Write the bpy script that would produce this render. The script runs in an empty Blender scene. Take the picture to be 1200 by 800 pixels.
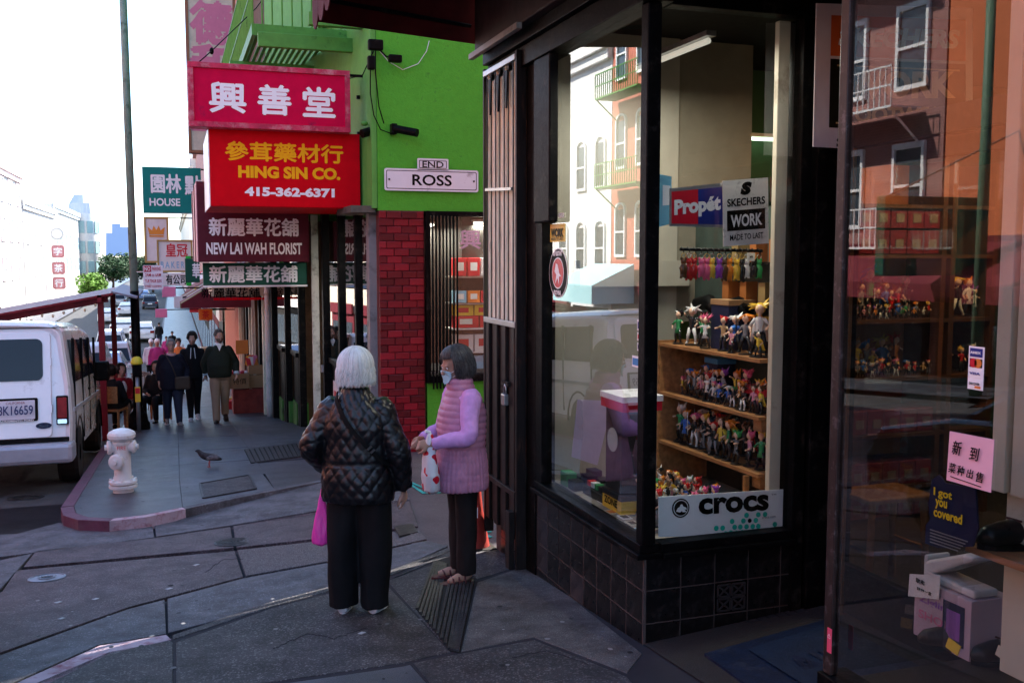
import bpy, bmesh, math, random
from mathutils import Vector, Matrix, noise
SC = bpy.context.scene; D = bpy.data; COL = SC.collection
RND = random.Random(11)
rad = math.radians
# ------------------------------------------------------------------ camera
PSI, FPX, EYE = rad(19), 1150.0, 1.65
TH = math.atan(100 / FPX)
cam = D.cameras.new("camera"); camo = D.objects.new("camera", cam); COL.objects.link(camo)
cam.sensor_width = 36; cam.lens = 36 * FPX / 1200; cam.clip_start = .05; cam.clip_end = 3000
camo.location = (0, 0, EYE); camo.rotation_euler = (math.pi / 2 - TH, 0, -PSI)
SC.camera = camo
# ------------------------------------------------------------------ sky, sun, exposure
SUN_EL, SUN_AZ = rad(47), rad(62)          # azimuth measured from +y (down the street) towards +x
W = D.worlds.new("World"); SC.world = W; W.use_nodes = True
nt = W.node_tree; nt.nodes.clear()
sky = nt.nodes.new('ShaderNodeTexSky'); sky.sky_type = 'NISHITA'; sky.sun_disc = False
sky.sun_elevation = SUN_EL; sky.sun_rotation = SUN_AZ; sky.dust_density = .5; sky.air_density = 1.0; sky.ozone_density = 3
bg = nt.nodes.new('ShaderNodeBackground'); bg.inputs[1].default_value = .15
wo = nt.nodes.new('ShaderNodeOutputWorld')
nt.links.new(sky.outputs[0], bg.inputs[0]); nt.links.new(bg.outputs[0], wo.inputs[0])
sl = D.lights.new("sun", 'SUN'); sl.energy = 5; sl.angle = rad(.5); sl.color = (1, .94, .85)
so = D.objects.new("sun", sl); COL.objects.link(so)
sdir = Vector((math.sin(SUN_AZ) * math.cos(SUN_EL), math.cos(SUN_AZ) * math.cos(SUN_EL), math.sin(SUN_EL)))
so.rotation_euler = (-sdir).to_track_quat('-Z', 'Y').to_euler(); so.location = (20, 10, 40)
SC.view_settings.view_transform = 'Standard'; SC.view_settings.look = 'None'
SC.view_settings.exposure = 2.15; SC.view_settings.gamma = 1
SC.cycles.max_bounces = 8; SC.cycles.transparent_max_bounces = 16
try: SC.cycles.use_denoising = True
except Exception: pass

# ------------------------------------------------------------------ measuring helpers (camera ray -> world point)
_f = Vector((math.sin(PSI) * math.cos(TH), math.cos(PSI) * math.cos(TH), -math.sin(TH)))
_r = Vector((math.cos(PSI), -math.sin(PSI), 0)); _u = _r.cross(_f)
def ray(px, py): return _f + _r * ((px - 600) / FPX) - _u * ((py - 400) / FPX)
def G(px, py, dz=0):
    d = ray(px, py); t = (EYE - dz) / (-d.z - .08 * d.y); p = d * t; p.z += EYE; return p
def YP(px, py, y):
    d = ray(px, py); p = d * (y / d.y); p.z += EYE; return p
def XP(px, py, x):
    d = ray(px, py); p = d * (x / d.x); p.z += EYE; return p
def ZP(px, py, z):
    d = ray(px, py); p = d * ((z - EYE) / d.z); p.z += EYE; return p
def gz(y): return -.08 * min(y, 60)
def fac(y):                                  # facade line of the green building and its neighbours
    return 2.66 - .115 * (min(max(y, 13.3), 20.5) - 13.3)

# ------------------------------------------------------------------ mesh builder
class MB:
    def __init__(s): s.v = []; s.f = []; s.m = []; s.cm = 0
    def add(s, vs, fs):
        b = len(s.v); s.v += [tuple(v) for v in vs]; s.f += [tuple(i + b for i in f) for f in fs]; s.m += [s.cm] * len(fs); return s
    def box(s, x0, x1, y0, y1, z0, z1):
        return s.add([(x, y, z) for x in (x0, x1) for y in (y0, y1) for z in (z0, z1)],
                     [(0, 1, 3, 2), (4, 6, 7, 5), (0, 4, 5, 1), (2, 3, 7, 6), (0, 2, 6, 4), (1, 5, 7, 3)])
    def obox(s, c, a, b, d):
        c, a, b, d = map(Vector, (c, a, b, d))
        return s.add([c + a * i + b * j + d * k for i in (-1, 1) for j in (-1, 1) for k in (-1, 1)],
                     [(0, 1, 3, 2), (4, 6, 7, 5), (0, 4, 5, 1), (2, 3, 7, 6), (0, 2, 6, 4), (1, 5, 7, 3)])
    def bar(s, p, q, w, h=None, up=(0, 0, 1)):
        p, q = Vector(p), Vector(q); h = h or w; a = (q - p) / 2; up = Vector(up)
        if a.normalized().cross(up).length < .05: up = Vector((0, 1, 0))
        b = a.cross(up).normalized(); c = b.cross(a).normalized()
        return s.obox((p + q) / 2, a, b * w / 2, c * h / 2)
    def loft(s, rings, cap=True):
        n = len(rings[0]); vs = [v for r in rings for v in r]; fs = []
        for i in range(len(rings) - 1):
            for j in range(n):
                k = (j + 1) % n; fs.append((i * n + j, i * n + k, (i + 1) * n + k, (i + 1) * n + j))
        if cap: fs.append(tuple(range(n - 1, -1, -1))); b = (len(rings) - 1) * n; fs.append(tuple(b + j for j in range(n)))
        return s.add(vs, fs)
    def tube(s, pts, r, n=8, sx=1., cap=True, ref=None):
        pts = [Vector(p) for p in pts]; rr = r if isinstance(r, (list, tuple)) else [r] * len(pts); rings = []
        pv = Vector(ref) if ref else None
        for i, p in enumerate(pts):
            t = (pts[min(i + 1, len(pts) - 1)] - pts[max(i - 1, 0)]).normalized()
            if pv is None: pv = t.orthogonal()
            a = (pv - t * pv.dot(t))
            a = a.normalized() if a.length > 1e-5 else t.orthogonal().normalized()
            b = t.cross(a); pv = a
            rings.append([p + a * math.cos(2 * math.pi * k / n) * rr[i] * sx + b * math.sin(2 * math.pi * k / n) * rr[i] for k in range(n)])
        return s.loft(rings, cap)
    def lathe(s, prof, n=20, c=(0, 0, 0), ax=(0, 0, 1)):
        ax = Vector(ax).normalized(); a = ax.orthogonal().normalized(); b = ax.cross(a); c = Vector(c)
        return s.loft([[c + ax * z + (a * math.cos(2 * math.pi * k / n) + b * math.sin(2 * math.pi * k / n)) * max(r, 1e-4) for k in range(n)] for r, z in prof])
    def prism(s, poly, a, b, d, o=(0, 0, 0)):
        """poly in the (a,b) plane from o, swept along vector d"""
        a, b, d, o = map(Vector, (a, b, d, o)); n = len(poly)
        p = [o + a * u + b * v for u, v in poly]
        return s.add(p + [q + d for q in p], [tuple(range(n)), tuple(range(2 * n - 1, n - 1, -1))] + [(i, i + n, (i + 1) % n + n, (i + 1) % n) for i in range(n)])
    def ell(s, c, r, nu=16, nv=10):
        if not isinstance(r, (tuple, list)): r = (r, r, r)
        vs = [(c[0], c[1], c[2] - r[2])]
        for i in range(1, nv):
            t = -math.pi / 2 + math.pi * i / nv
            for j in range(nu):
                p = 2 * math.pi * j / nu; vs.append((c[0] + r[0] * math.cos(t) * math.cos(p), c[1] + r[1] * math.cos(t) * math.sin(p), c[2] + r[2] * math.sin(t)))
        vs.append((c[0], c[1], c[2] + r[2])); fs = []
        for j in range(nu): fs.append((0, 1 + (j + 1) % nu, 1 + j)); fs.append((len(vs) - 1, 1 + (nv - 2) * nu + j, 1 + (nv - 2) * nu + (j + 1) % nu))
        for i in range(nv - 2):
            for j in range(nu): fs.append((1 + i * nu + j, 1 + i * nu + (j + 1) % nu, 1 + (i + 1) * nu + (j + 1) % nu, 1 + (i + 1) * nu + j))
        return s.add(vs, fs)
    def quad(s, *p): return s.add(p, [tuple(range(len(p)))])
    def xf(s, M, start=0):
        for i in range(start, len(s.v)): s.v[i] = tuple(M @ Vector(s.v[i]))
        return s
    def mesh(s, name, mats, smooth=False, off=(0, 0, 0)):
        me = D.meshes.new(name)
        if off[0] or off[1] or off[2]: vs = [(x - off[0], y - off[1], z - off[2]) for x, y, z in s.v]
        else: vs = s.v
        me.from_pydata(vs, [], s.f)
        for m in (mats if isinstance(mats, (list, tuple)) else [mats]): me.materials.append(m)
        if max(s.m, default=0) > 0: me.polygons.foreach_set('material_index', s.m)
        bm = bmesh.new(); bm.from_mesh(me); bmesh.ops.recalc_face_normals(bm, faces=bm.faces); bm.to_mesh(me); bm.free()
        if smooth: me.polygons.foreach_set('use_smooth', [True] * len(me.polygons))
        me.update(); return me
    def build(s, name, mats, parent=None, smooth=False, bev=0, loc=True, kind=None, label=None, solid=0, sub=0):
        off = wloc(parent) if (parent is not None and loc) else Vector((0, 0, 0))
        o = D.objects.new(name, s.mesh(name, mats, smooth, off)); COL.objects.link(o)
        if parent is not None: o.parent = parent
        if bev:
            b = o.modifiers.new('bevel', 'BEVEL'); b.width = bev; b.segments = 2; b.limit_method = 'ANGLE'; b.angle_limit = rad(40)
        if sub: m = o.modifiers.new('sub', 'SUBSURF'); m.levels = m.render_levels = sub
        if kind: o['kind'] = kind
        if label: o['label'] = label
        return o
def wloc(o):
    v = Vector((0, 0, 0))
    while o is not None: v = v + o.location; o = o.parent
    return v
def tag(o, label, cat, group=None):
    o['label'] = label; o['category'] = cat
    if group: o['group'] = group
    return o
def thing(name, label, cat, loc=(0, 0, 0), rz=0, group=None):
    o = D.objects.new(name, None); COL.objects.link(o); o.location = loc; o.rotation_euler = (0, 0, rz); o.empty_display_size = .1
    return tag(o, label, cat, group)
def struct(name, mb, m, **k): return mb.build(name, m, kind='structure', **k)
def inst(name, me, parent, loc, rz=0, scale=None, mt=None):
    o = D.objects.new(name, me); COL.objects.link(o); o.parent = parent; o.location = loc; o.rotation_euler = (0, 0, rz)
    if scale: o.scale = scale
    return o
def copytree(o, parent=None):
    c = o.copy(); COL.objects.link(c); c.parent = parent
    for ch in list(o.children): copytree(ch, c)
    return c
def inset(poly, g):
    n = len(poly); ar = sum(poly[i][0] * poly[(i + 1) % n][1] - poly[(i + 1) % n][0] * poly[i][1] for i in range(n))
    if ar < 0: poly = poly[::-1]
    out = []
    for i in range(n):
        p0, p, p1 = Vector(poly[i - 1][:2]), Vector(poly[i][:2]), Vector(poly[(i + 1) % n][:2])
        a = (p - p0).normalized(); b = (p1 - p).normalized(); na = Vector((-a.y, a.x)); nb = Vector((-b.y, b.x))
        m = na + nb; L = m.length
        m = m / L if L > .1 else na
        out.append(p + m * (g / max(.4, m.dot(na))))
    return out
def slab(poly, zf, m, parent, gap=.0015, th=.07, name='slab', ch=.0025):
    a = inset(poly, gap); b = inset(a, ch); n = len(a)
    mb = MB(); vs = [(p.x, p.y, zf(p.x, p.y) - th) for p in a] + [(p.x, p.y, zf(p.x, p.y) - ch) for p in a] + [(p.x, p.y, zf(p.x, p.y)) for p in b]
    fs = [tuple(range(2 * n, 3 * n))]
    for i in range(n):
        k = (i + 1) % n; fs += [(i, k, n + k, n + i), (n + i, n + k, 2 * n + k, 2 * n + i)]
    return mb.add(vs, fs).build(name, m, parent)
# ------------------------------------------------------------------ scratch scene, so that converting one object does not evaluate all
TMP = D.scenes.new('scratch')
def evalmesh(o):
    TMP.collection.objects.link(o)
    with bpy.context.temp_override(scene=TMP, view_layer=TMP.view_layers[0]):
        me = D.meshes.new_from_object(o.evaluated_get(bpy.context.evaluated_depsgraph_get()))
    TMP.collection.objects.unlink(o); return me
# ------------------------------------------------------------------ lettering
_txt = {}
def text(body, m, parent, c, xd, w, h=None, up=(0, 0, 1), nrm=None, bold=0., ext=.002, shear=0, name='lettering', sp=1.0, loc=True):
    """flat printed lettering centred on c, running along xd, fitted in width w and height h"""
    cjk = any(ord(c_) > 0x2e80 for c_ in body); bold0 = bold
    if cjk: bold = 0
    key = (body, bold, shear, sp)
    if key not in _txt:
        cu = D.curves.new('t', 'FONT'); cu.body = body; cu.align_x = 'CENTER'; cu.offset = bold; cu.shear = shear; cu.space_character = sp; cu.resolution_u = 3
        o = D.objects.new('t', cu)
        me = evalmesh(o)
        _txt[key] = ([v.co.copy() for v in me.vertices], [tuple(p.vertices) for p in me.polygons]); D.objects.remove(o); D.curves.remove(cu); D.meshes.remove(me)
    vs, fs = _txt[key]
    x0 = min(v.x for v in vs); x1 = max(v.x for v in vs); y0 = min(v.y for v in vs); y1 = max(v.y for v in vs)
    sx = w / (x1 - x0) if w else h / (y1 - y0)
    sy = h / (y1 - y0) if h else sx
    xd = Vector(xd).normalized(); up = Vector(up).normalized(); c = Vector(c)
    nn = xd.cross(up).normalized()            # towards the reader
    P = [c + xd * ((v.x - (x0 + x1) / 2) * sx) + up * ((v.y - (y0 + y1) / 2) * sy) + nn * ext for v in vs]
    mb = MB(); mb.add(P, fs)
    off = wloc(parent) if (parent is not None and loc) else Vector((0, 0, 0))
    if cjk and bold0:
        k = bold0 * sy * .9; Q = []; F = []
        for i, (a, b) in enumerate(((0, 0), (k, 0), (-k, 0), (0, k), (0, -k))):
            F += [tuple(j + len(Q) for j in f) for f in fs]; Q += [p + xd * a + up * b + nn * (.0004 * i) for p in P]
        P, fs = Q, F
    me = D.meshes.new(name); me.from_pydata([p - off for p in P], [], fs); me.materials.append(m)
    o = D.objects.new(name, me); COL.objects.link(o); o.parent = parent
    return o
# ------------------------------------------------------------------ materials
_mc = {}
def mat(name, c, rough=.6, metal=0, var=.12, vs=6, bump=0, bs=80, coat=0, dirt=0, dcol=(.03, .028, .025), ds=3, emit=0, spk=0, spks=300, spkc=None, trans=0, stretch=None, spec=None):
    if name in _mc: return _mc[name]
    m = D.materials.new(name); m.use_nodes = True; n = m.node_tree.nodes; L = m.node_tree.links; b = n['Principled BSDF']
    c = tuple(c) + (1,)
    b.inputs['Roughness'].default_value = rough; b.inputs['Metallic'].default_value = metal; b.inputs['Coat Weight'].default_value = coat
    b.inputs['Coat Roughness'].default_value = .08
    b.inputs['Specular IOR Level'].default_value = spec if spec is not None else (.5 if coat or rough < .3 else .32 if rough < .45 else .2)
    tc = n.new('ShaderNodeTexCoord'); src = tc.outputs['Object']
    if stretch:
        mp = n.new('ShaderNodeMapping'); mp.inputs['Scale'].default_value = stretch; L.new(src, mp.inputs[0]); src = mp.outputs[0]
    out = None
    def nz(sc, det=4, ro=.6):
        t = n.new('ShaderNodeTexNoise'); t.inputs['Scale'].default_value = sc; t.inputs['Detail'].default_value = det; t.inputs['Roughness'].default_value = ro; L.new(src, t.inputs['Vector']); return t.outputs[0]
    def ramp(s, a, bb):
        r = n.new('ShaderNodeMapRange'); r.inputs[1].default_value = a; r.inputs[2].default_value = bb; L.new(s, r.inputs[0]); return r.outputs[0]
    def mix(f, a, bb):
        x = n.new('ShaderNodeMix'); x.data_type = 'RGBA'; L.new(f, x.inputs[0])
        for k, q in ((6, a), (7, bb)):
            if isinstance(q, tuple): x.inputs[k].default_value = q
            else: L.new(q, x.inputs[k])
        return x.outputs[2]
    col = c
    if var:
        lo = tuple(max(0, q * (1 - var)) for q in c[:3]) + (1,); hi = tuple(min(1, q * (1 + var)) for q in c[:3]) + (1,)
        col = mix(ramp(nz(vs), .3, .7), lo, hi)
    if spk:
        t = n.new('ShaderNodeTexVoronoi'); t.inputs['Scale'].default_value = spks; L.new(src, t.inputs['Vector'])
        r = n.new('ShaderNodeSeparateColor'); L.new(t.outputs['Color'], r.inputs[0])
        col = mix(ramp(r.outputs[0], 1 - spk, 1 - spk + .12), col, tuple(spkc or tuple(min(1, q * 2.6) for q in c[:3])) + (1,))
    if dirt:
        col = mix(ramp(nz(ds, 8, .7), .62 - dirt * .35, .72), col, tuple(dcol) + (1,))
    if isinstance(col, tuple): b.inputs['Base Color'].default_value = col
    else: L.new(col, b.inputs['Base Color'])
    if rough < .9 and var:
        L.new(ramp(nz(vs * 2.3), -.6, 1.6), b.inputs['Roughness']); rr = b.inputs['Roughness'].links[0].from_node
        rr.inputs[3].default_value = max(0, rough - .22); rr.inputs[4].default_value = min(1, rough + .22)
    if bump:
        bp = n.new('ShaderNodeBump'); bp.inputs['Strength'].default_value = min(1, bump); bp.inputs['Distance'].default_value = .01 * max(1, bump); L.new(nz(bs, 5, .65), bp.inputs['Height']); L.new(bp.outputs[0], b.inputs['Normal'])
    if emit:
        b.inputs['Emission Strength'].default_value = emit; b.inputs['Emission Color'].default_value = c
    if trans: b.inputs['Transmission Weight'].default_value = trans
    _mc[name] = m; return m
def flat(name, c, rough=.5, **k): return mat(name, c, rough, var=k.pop('var', .06), **k)
def glass(name, tint=(.93, .95, .95), ior=1.5, rough=0.0, dust=.0):
    m = D.materials.new(name); m.use_nodes = True; n = m.node_tree.nodes; L = m.node_tree.links; n.remove(n['Principled BSDF']); out = n['Material Output']
    t = n.new('ShaderNodeBsdfTransparent'); t.inputs[0].default_value = tint + (1,)
    g = n.new('ShaderNodeBsdfGlossy'); g.inputs['Roughness'].default_value = rough
    f = n.new('ShaderNodeFresnel'); f.inputs[0].default_value = ior
    ge = n.new('ShaderNodeNewGeometry'); iv = n.new('ShaderNodeMath'); iv.operation = 'SUBTRACT'; iv.inputs[0].default_value = 1; L.new(ge.outputs['Backfacing'], iv.inputs[1])
    mu = n.new('ShaderNodeMath'); mu.operation = 'MULTIPLY'; mu.use_clamp = True; L.new(f.outputs[0], mu.inputs[0]); L.new(iv.outputs[0], mu.inputs[1])
    mu2 = n.new('ShaderNodeMath'); mu2.operation = 'MULTIPLY'; mu2.use_clamp = True; mu2.inputs[1].default_value = 2.1; L.new(mu.outputs[0], mu2.inputs[0])
    x = n.new('ShaderNodeMixShader'); L.new(mu2.outputs[0], x.inputs[0]); L.new(t.outputs[0], x.inputs[1]); L.new(g.outputs[0], x.inputs[2])
    o = x.outputs[0]
    if dust:
        d = n.new('ShaderNodeBsdfDiffuse'); d.inputs[0].default_value = (.5, .5, .5, 1); tc = n.new('ShaderNodeTexCoord')
        z = n.new('ShaderNodeTexNoise'); z.inputs['Scale'].default_value = 7; z.inputs['Detail'].default_value = 8; z.inputs['Roughness'].default_value = .75; L.new(tc.outputs['Object'], z.inputs[0])
        r = n.new('ShaderNodeMapRange'); r.inputs[1].default_value = .45; r.inputs[2].default_value = .9; r.inputs[4].default_value = dust; L.new(z.outputs[0], r.inputs[0])
        y = n.new('ShaderNodeMixShader'); L.new(r.outputs[0], y.inputs[0]); L.new(o, y.inputs[1]); L.new(d.outputs[0], y.inputs[2]); o = y.outputs[0]
    L.new(o, out.inputs[0]); return m
def cr_pts(p): return p
# shared palette
BLACK = mat('black_paint', (.003, .003, .0032), .45, spec=.07, var=.5, vs=14, bump=.2, bs=60, dirt=.2, dcol=(.03, .026, .022), ds=9)
BLACKT = mat('black_tile', (.006, .0055, .0055), .3, spec=.3, var=.5, vs=9, bump=.2, bs=25, dirt=.3, dcol=(.03, .026, .024), ds=16)
GROUT = mat('grout', (.08, .062, .056), .9, bump=.4)
CONC = mat('sidewalk_concrete', (.050, .046, .050), .6, var=.35, vs=2.6, bump=.9, bs=120, dirt=.55, dcol=(.018, .017, .019), ds=5, spk=.22, spks=120, spkc=(.16, .15, .155))
CONC2 = mat('gutter_concrete', (.098, .098, .112), .6, var=.3, vs=3.3, bump=.8, bs=120, dirt=.55, dcol=(.035, .034, .038), ds=5, spk=.12, spks=150)
CONCR = mat('reddish_concrete', (.070, .055, .062), .55, var=.3, vs=2.5, bump=.8, bs=130, dirt=.5, dcol=(.028, .021, .024), ds=4, spk=.2, spks=150)
CONCW = mat('stained_concrete', (.10, .092, .09), .75, var=.3, vs=4, bump=.8, bs=70, dirt=.6, dcol=(.035, .03, .03), ds=5, spk=.15, spks=300)
CONCB = mat('slate_concrete', (.058, .062, .078), .4, var=.35, vs=2.2, bump=.7, bs=160, dirt=.4, dcol=(.026, .028, .034), ds=1.9)
CONCB2 = mat('slate_concrete_dark', (.050, .052, .064), .42, var=.3, vs=1.3, bump=.45, bs=160, dirt=.4, dcol=(.026, .028, .036), ds=1.9)
ASPH = mat('asphalt', (.05, .05, .053), .8, var=.25, vs=2, bump=.9, bs=160, spk=.2, spks=260, spkc=(.12, .12, .12), dirt=.3, ds=1.2)
CREAM = mat('cream_paint', (.6, .55, .44), .6, var=.06, dirt=.1, dcol=(.3, .25, .18))
WHITE = flat('white_paint', (.8, .8, .8), .4)
WOOD = mat('shelf_wood', (.33, .15, .06), .5, var=.35, vs=5, bump=.1, stretch=(6, 1, 6))
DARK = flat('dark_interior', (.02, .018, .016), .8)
STEEL = mat('galvanised_steel', (.4, .4, .4), .35, metal=.9, var=.2)
GREENP = mat('green_stucco', (.085, .40, .03), .75, var=.08, vs=9, bump=1.0, bs=28, dirt=.10, dcol=(.06, .26, .03), ds=9)
GREENM = mat('green_metal_paint', (.09, .3, .05), .5, var=.15, vs=6, dirt=.12, dcol=(.03, .1, .02), ds=7)
LITGREEN = mat('lit_green_paint', (.12, .38, .07), .65, var=.1, vs=5, bump=.4, bs=40)  # same green painted lighter where the street side catches light from opposite
GLASS = glass('window_glass', (.9, .93, .92), 1.6, dust=.004)
GLASS2 = glass('shop_window_glass', (.85, .87, .86), 1.48)
DGLASS = glass('dark_window_glass', (.25, .27, .28), 1.7)
# ================================================================== GROUND
def zoff(x, y): return gz(y) - .10 * min(1, max(0, (1.7 - x) / 1.2))
def zs0(x, y): return gz(y)
def sheet(xs, ys, dz, zf=None):
    mb = MB(); vs = [(x, y, (gz(y) if zf is None else zf(x, y)) + dz) for y in ys for x in xs]; nx = len(xs)
    return mb.add(vs, [(j * nx + i, j * nx + i + 1, (j + 1) * nx + i + 1, (j + 1) * nx + i) for j in range(len(ys) - 1) for i in range(nx - 1)])
struct('ground', sheet([-900, -11, 12, 900], [-300, 0, 60, 300, 1800], -.22), mat('bare_ground', (.1, .095, .09), .9, vs=.5, bump=.3, bs=10))
struct('road', sheet([-11.2, -6, -1.14], [-40, -10, 0, 5, 10, 20, 40, 60, 400], -.13), ASPH)
struct('alley_road', sheet([1.72, 1.9, 6, 30], [6.3, 8, 11.5, 13.25], -.016, zf=lambda x, y: zoff(x, y)), mat('alley_asphalt', (.075, .06, .065), .75, var=.2, vs=2.5, bump=.8, bs=140, spk=.12, spks=300))
# teal survey paint in the alley
TEAL = mat('teal_paint_mark', (.02, .3, .27), .7, var=.2, dirt=.35, dcol=(.06, .06, .06), ds=20)
mk = MB()
for a, b in (((1490 / 4 + 100, 560), (500, 572)), ((476, 563), (497, 577)), ((500, 577), (540, 574)), ((540, 574), (577, 560)), ((556, 610), (574, 622)), ((553, 618), (575, 628)), ((497, 577), (505, 570))):
    p, q = G(*a), G(*b); mk.bar((p.x, p.y, gz(p.y) - .008), (q.x, q.y, gz(q.y) - .008), .035, .004)
struct('paint_marks', mk, TEAL)
# near sidewalk
near = struct('near_sidewalk', MB().add([(x, y, gz(y) - .004) for x, y in [(-1.1, -6), (2.4, -6), (2.4, 0), (-1.1, 0)] + [(-1.1, 0), (2.4, 0)]] + [(q[0], q[1], gz(q[1]) - .004) for q in [(2.4, 6.9)] + [tuple(G(*p_))[:2] for p_ in ((600, 642), (528, 644), (457, 671), (385, 690), (319, 708), (201, 747), (118, 761), (22, 806), (-60, 850))]], [(0, 1, 2, 3), (4, 5, 6, 7, 8, 9, 10, 11, 12, 13, 14, 15)]), mat('joint_dirt', (.028, .026, .032), .9))
struct('entrance_floor', MB().add([(2.25, 2.96, gz(2.9) + .002), (2.25, 4.44, gz(4.4) + .002), (3.36, 4.44, -.265), (3.36, 2.96, -.2)], [(0, 1, 2, 3)]), mat('entrance_concrete', (.03, .027, .027), .8, bump=.6, bs=90, dirt=.4))
def PG(pts, dz=0): return [tuple(G(*p, dz=dz))[:2] for p in pts]
SL = [
 ([(-60, 850), (34, 803), (128, 763), (200, 750), (203, 752), (203, 1000), (-60, 1000)], CONC),
 ([(206, 752), (319, 712), (385, 695), (450, 681), (528, 763), (473, 776), (320, 798), (206, 812)], CONC),
 ([(206, 816), (320, 802), (473, 780), (481, 778), (503, 803), (640, 1000), (206, 1000)], CONCB),
 ([(454, 680), (507, 661), (487, 712), (526, 761)], CONC),
 ([(484, 776), (529, 767), (626, 749), (735, 792), (900, 1000), (660, 1000), (507, 803)], CONC),
 ([(540, 763), (559, 682), (600, 668), (618, 657), (690, 716), (753, 765), (735, 788), (626, 746)], CONCW),
 ([(462, 676), (528, 645), (590, 640), (608, 650), (600, 666), (560, 678), (531, 652), (507, 658)], CONC)]
for pts, m in SL: slab(PG(pts), zs0, m, near)
slab([(2.24, 2.0), (-1.1, 2.0), (-1.1, -.4), (2.24, -.4)], zs0, CONC, near)
slab([(2.24, -.42), (-1.1, -.42), (-1.1, -3), (2.24, -3)], zs0, CONCB, near)
slab([(2.24, 3.1), (-1.1, 3.35), (-1.1, 2.02), (2.24, 2.02)], zs0, CONC, near, th=.05).location.z = -.004
# near kerb, worn red and white paint on the corner
KRED = mat('kerb_paint_worn', (.40, .31, .35), .9, var=.2, dirt=.38, dcol=(.2, .03, .05), ds=9, bump=.3)
KPUR = mat('kerb_red_paint', (.11, .04, .07), .55, var=.25, dirt=.42, dcol=(.11, .07, .09), ds=7, bump=.3)
nk = struct('near_kerb', sheet([-.3, 1.2], [6.0, 6.05], -.19), CONC2)
slab(PG([(-60, 843), (18, 800), (116, 756), (195, 743), (201, 748.5), (130, 765), (46, 806), (-60, 858)]), zs0, KRED, nk, gap=.001, th=.16, name='kerb_stone')
slab(PG([(202, 743.5), (319, 704), (385, 687), (457, 668), (528, 640), (532, 643), (460, 673), (385, 692), (319, 710), (203, 748.5)]), zs0, CONC, nk, gap=.001, th=.16, name='kerb_stone')
# alley mouth: road slabs between the two corners
am = struct('alley_mouth', sheet([-3.0, -.9, .5, 1.7, 1.8], [5.8, 8, 10.0, 11.6], -.03, zf=lambda x, y: zoff(x, y)), mat('joint_dirt', (0, 0, 0)))
L0 = [(-300, 640), (40, 606), (69, 612), (110, 617), (150, 615), (190, 608), (250, 594), (385, 566), (470, 551)]
L1 = [(-300, 700), (0, 654), (180, 630), (270, 616), (385, 599), (480, 586)]
Lm = [(-300, 700), (19, 669), (285, 644), (375, 631), (490, 617)]
L2 = [(-300, 880), (0, 766), (150, 712), (285, 676), (385, 657), (500, 632)]
L3 = [(-300, 950), (-60, 838), (18, 799), (115, 756), (195, 743), (319, 702), (385, 686), (457, 667), (527, 640)]
def PA(pts): return [tuple(G(*p, dz=(-.1 if p[0] < 300 else -.05 if p[0] < 420 else 0)))[:2] for p in pts]
for pts, m in (
  ([(-300, 640), (20, 625), (69, 612), (110, 617), (150, 615), (178, 610), (181, 629), (0, 652), (-300, 696)], CONC2),
  ([(180, 609), (190, 608), (250, 594), (385, 566), (470, 551), (480, 585), (385, 598), (270, 615), (183, 628)], CONC2),
  ([(42, 645), (180, 630), (270, 617), (274, 641), (60, 661), (27, 664)], CONCR),
  ([(273, 616), (385, 600), (480, 587), (490, 616), (375, 630), (277, 641)], CONCR),
  ([(19, 668), (60, 664), (275, 645), (285, 675), (150, 711), (0, 764), (-300, 876), (-300, 800), (2, 693)], CONCR),
  ([(278, 644), (375, 633), (490, 619), (500, 631), (385, 656), (288, 674)], mat('speckled_concrete', (.07, .06, .066), .7, bump=.8, bs=200, spk=.3, spks=260, spkc=(.2, .19, .19))),
  ([(-300, 702), (0, 656), (38, 648), (0, 690), (-300, 790)], CONC2),
  ([(-300, 880), (0, 767), (150, 713), (193, 702), (195, 742), (115, 755), (18, 798), (-60, 836), (-300, 950)], CONC2),
  ([(196, 701), (285, 677), (385, 658), (500, 633), (525, 639), (457, 666), (385, 685), (319, 701), (197, 741)], CONC2)):
    slab(PA(pts), zoff, m, am)
# far sidewalk: kerb and slabs, one by one as far as they can be told apart
fs = struct('far_sidewalk', sheet([-1.0, 0, 2.0], [12.2, 20, 40, 60, 300], -.004), mat('joint_dirt', (0, 0, 0)))
CUR = [(-1.13, 10.55), (-1.06, 10.05), (-.9, 9.72), (-.62, 9.52), (-.3, 9.58), (.05, 9.86), (.5, 10.24), (1.0, 10.62), (1.6, 11.05), (2.4, 11.5)]
INN = [(-1.01, 10.58), (-.95, 10.12), (-.82, 9.83), (-.59, 9.65), (-.32, 9.70), (.02, 9.97), (.47, 10.35), (.97, 10.74), (1.58, 11.16), (2.37, 11.61)]
fk = struct('far_kerb', sheet([-1.0, -.98], [14, 40], -.06), CONC2)
def ztop(x, y): return gz(y)
slab([CUR[0], CUR[1], CUR[2], CUR[3], INN[3], INN[2], INN[1], INN[0]], ztop, KPUR, fk, gap=.002, th=.2, name='kerb_stone')
slab([CUR[3], CUR[4], CUR[5], INN[5], INN[4], INN[3]], ztop, KRED, fk, gap=.002, th=.2, name='kerb_stone')
slab([CUR[5], CUR[6], CUR[7], CUR[8], CUR[9], INN[9], INN[8], INN[7], INN[6], INN[5]], ztop, CONC2, fk, gap=.002, th=.15, name='kerb_stone')
y = 10.6
while y < 44:
    slab([(-1.13, y), (-1.01, y), (-1.01, y + 1.9), (-1.13, y + 1.9)], ztop, KPUR if y < 15.5 else CONC2, fk, gap=.002, th=.2, name='kerb_stone'); y += 1.9
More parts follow.
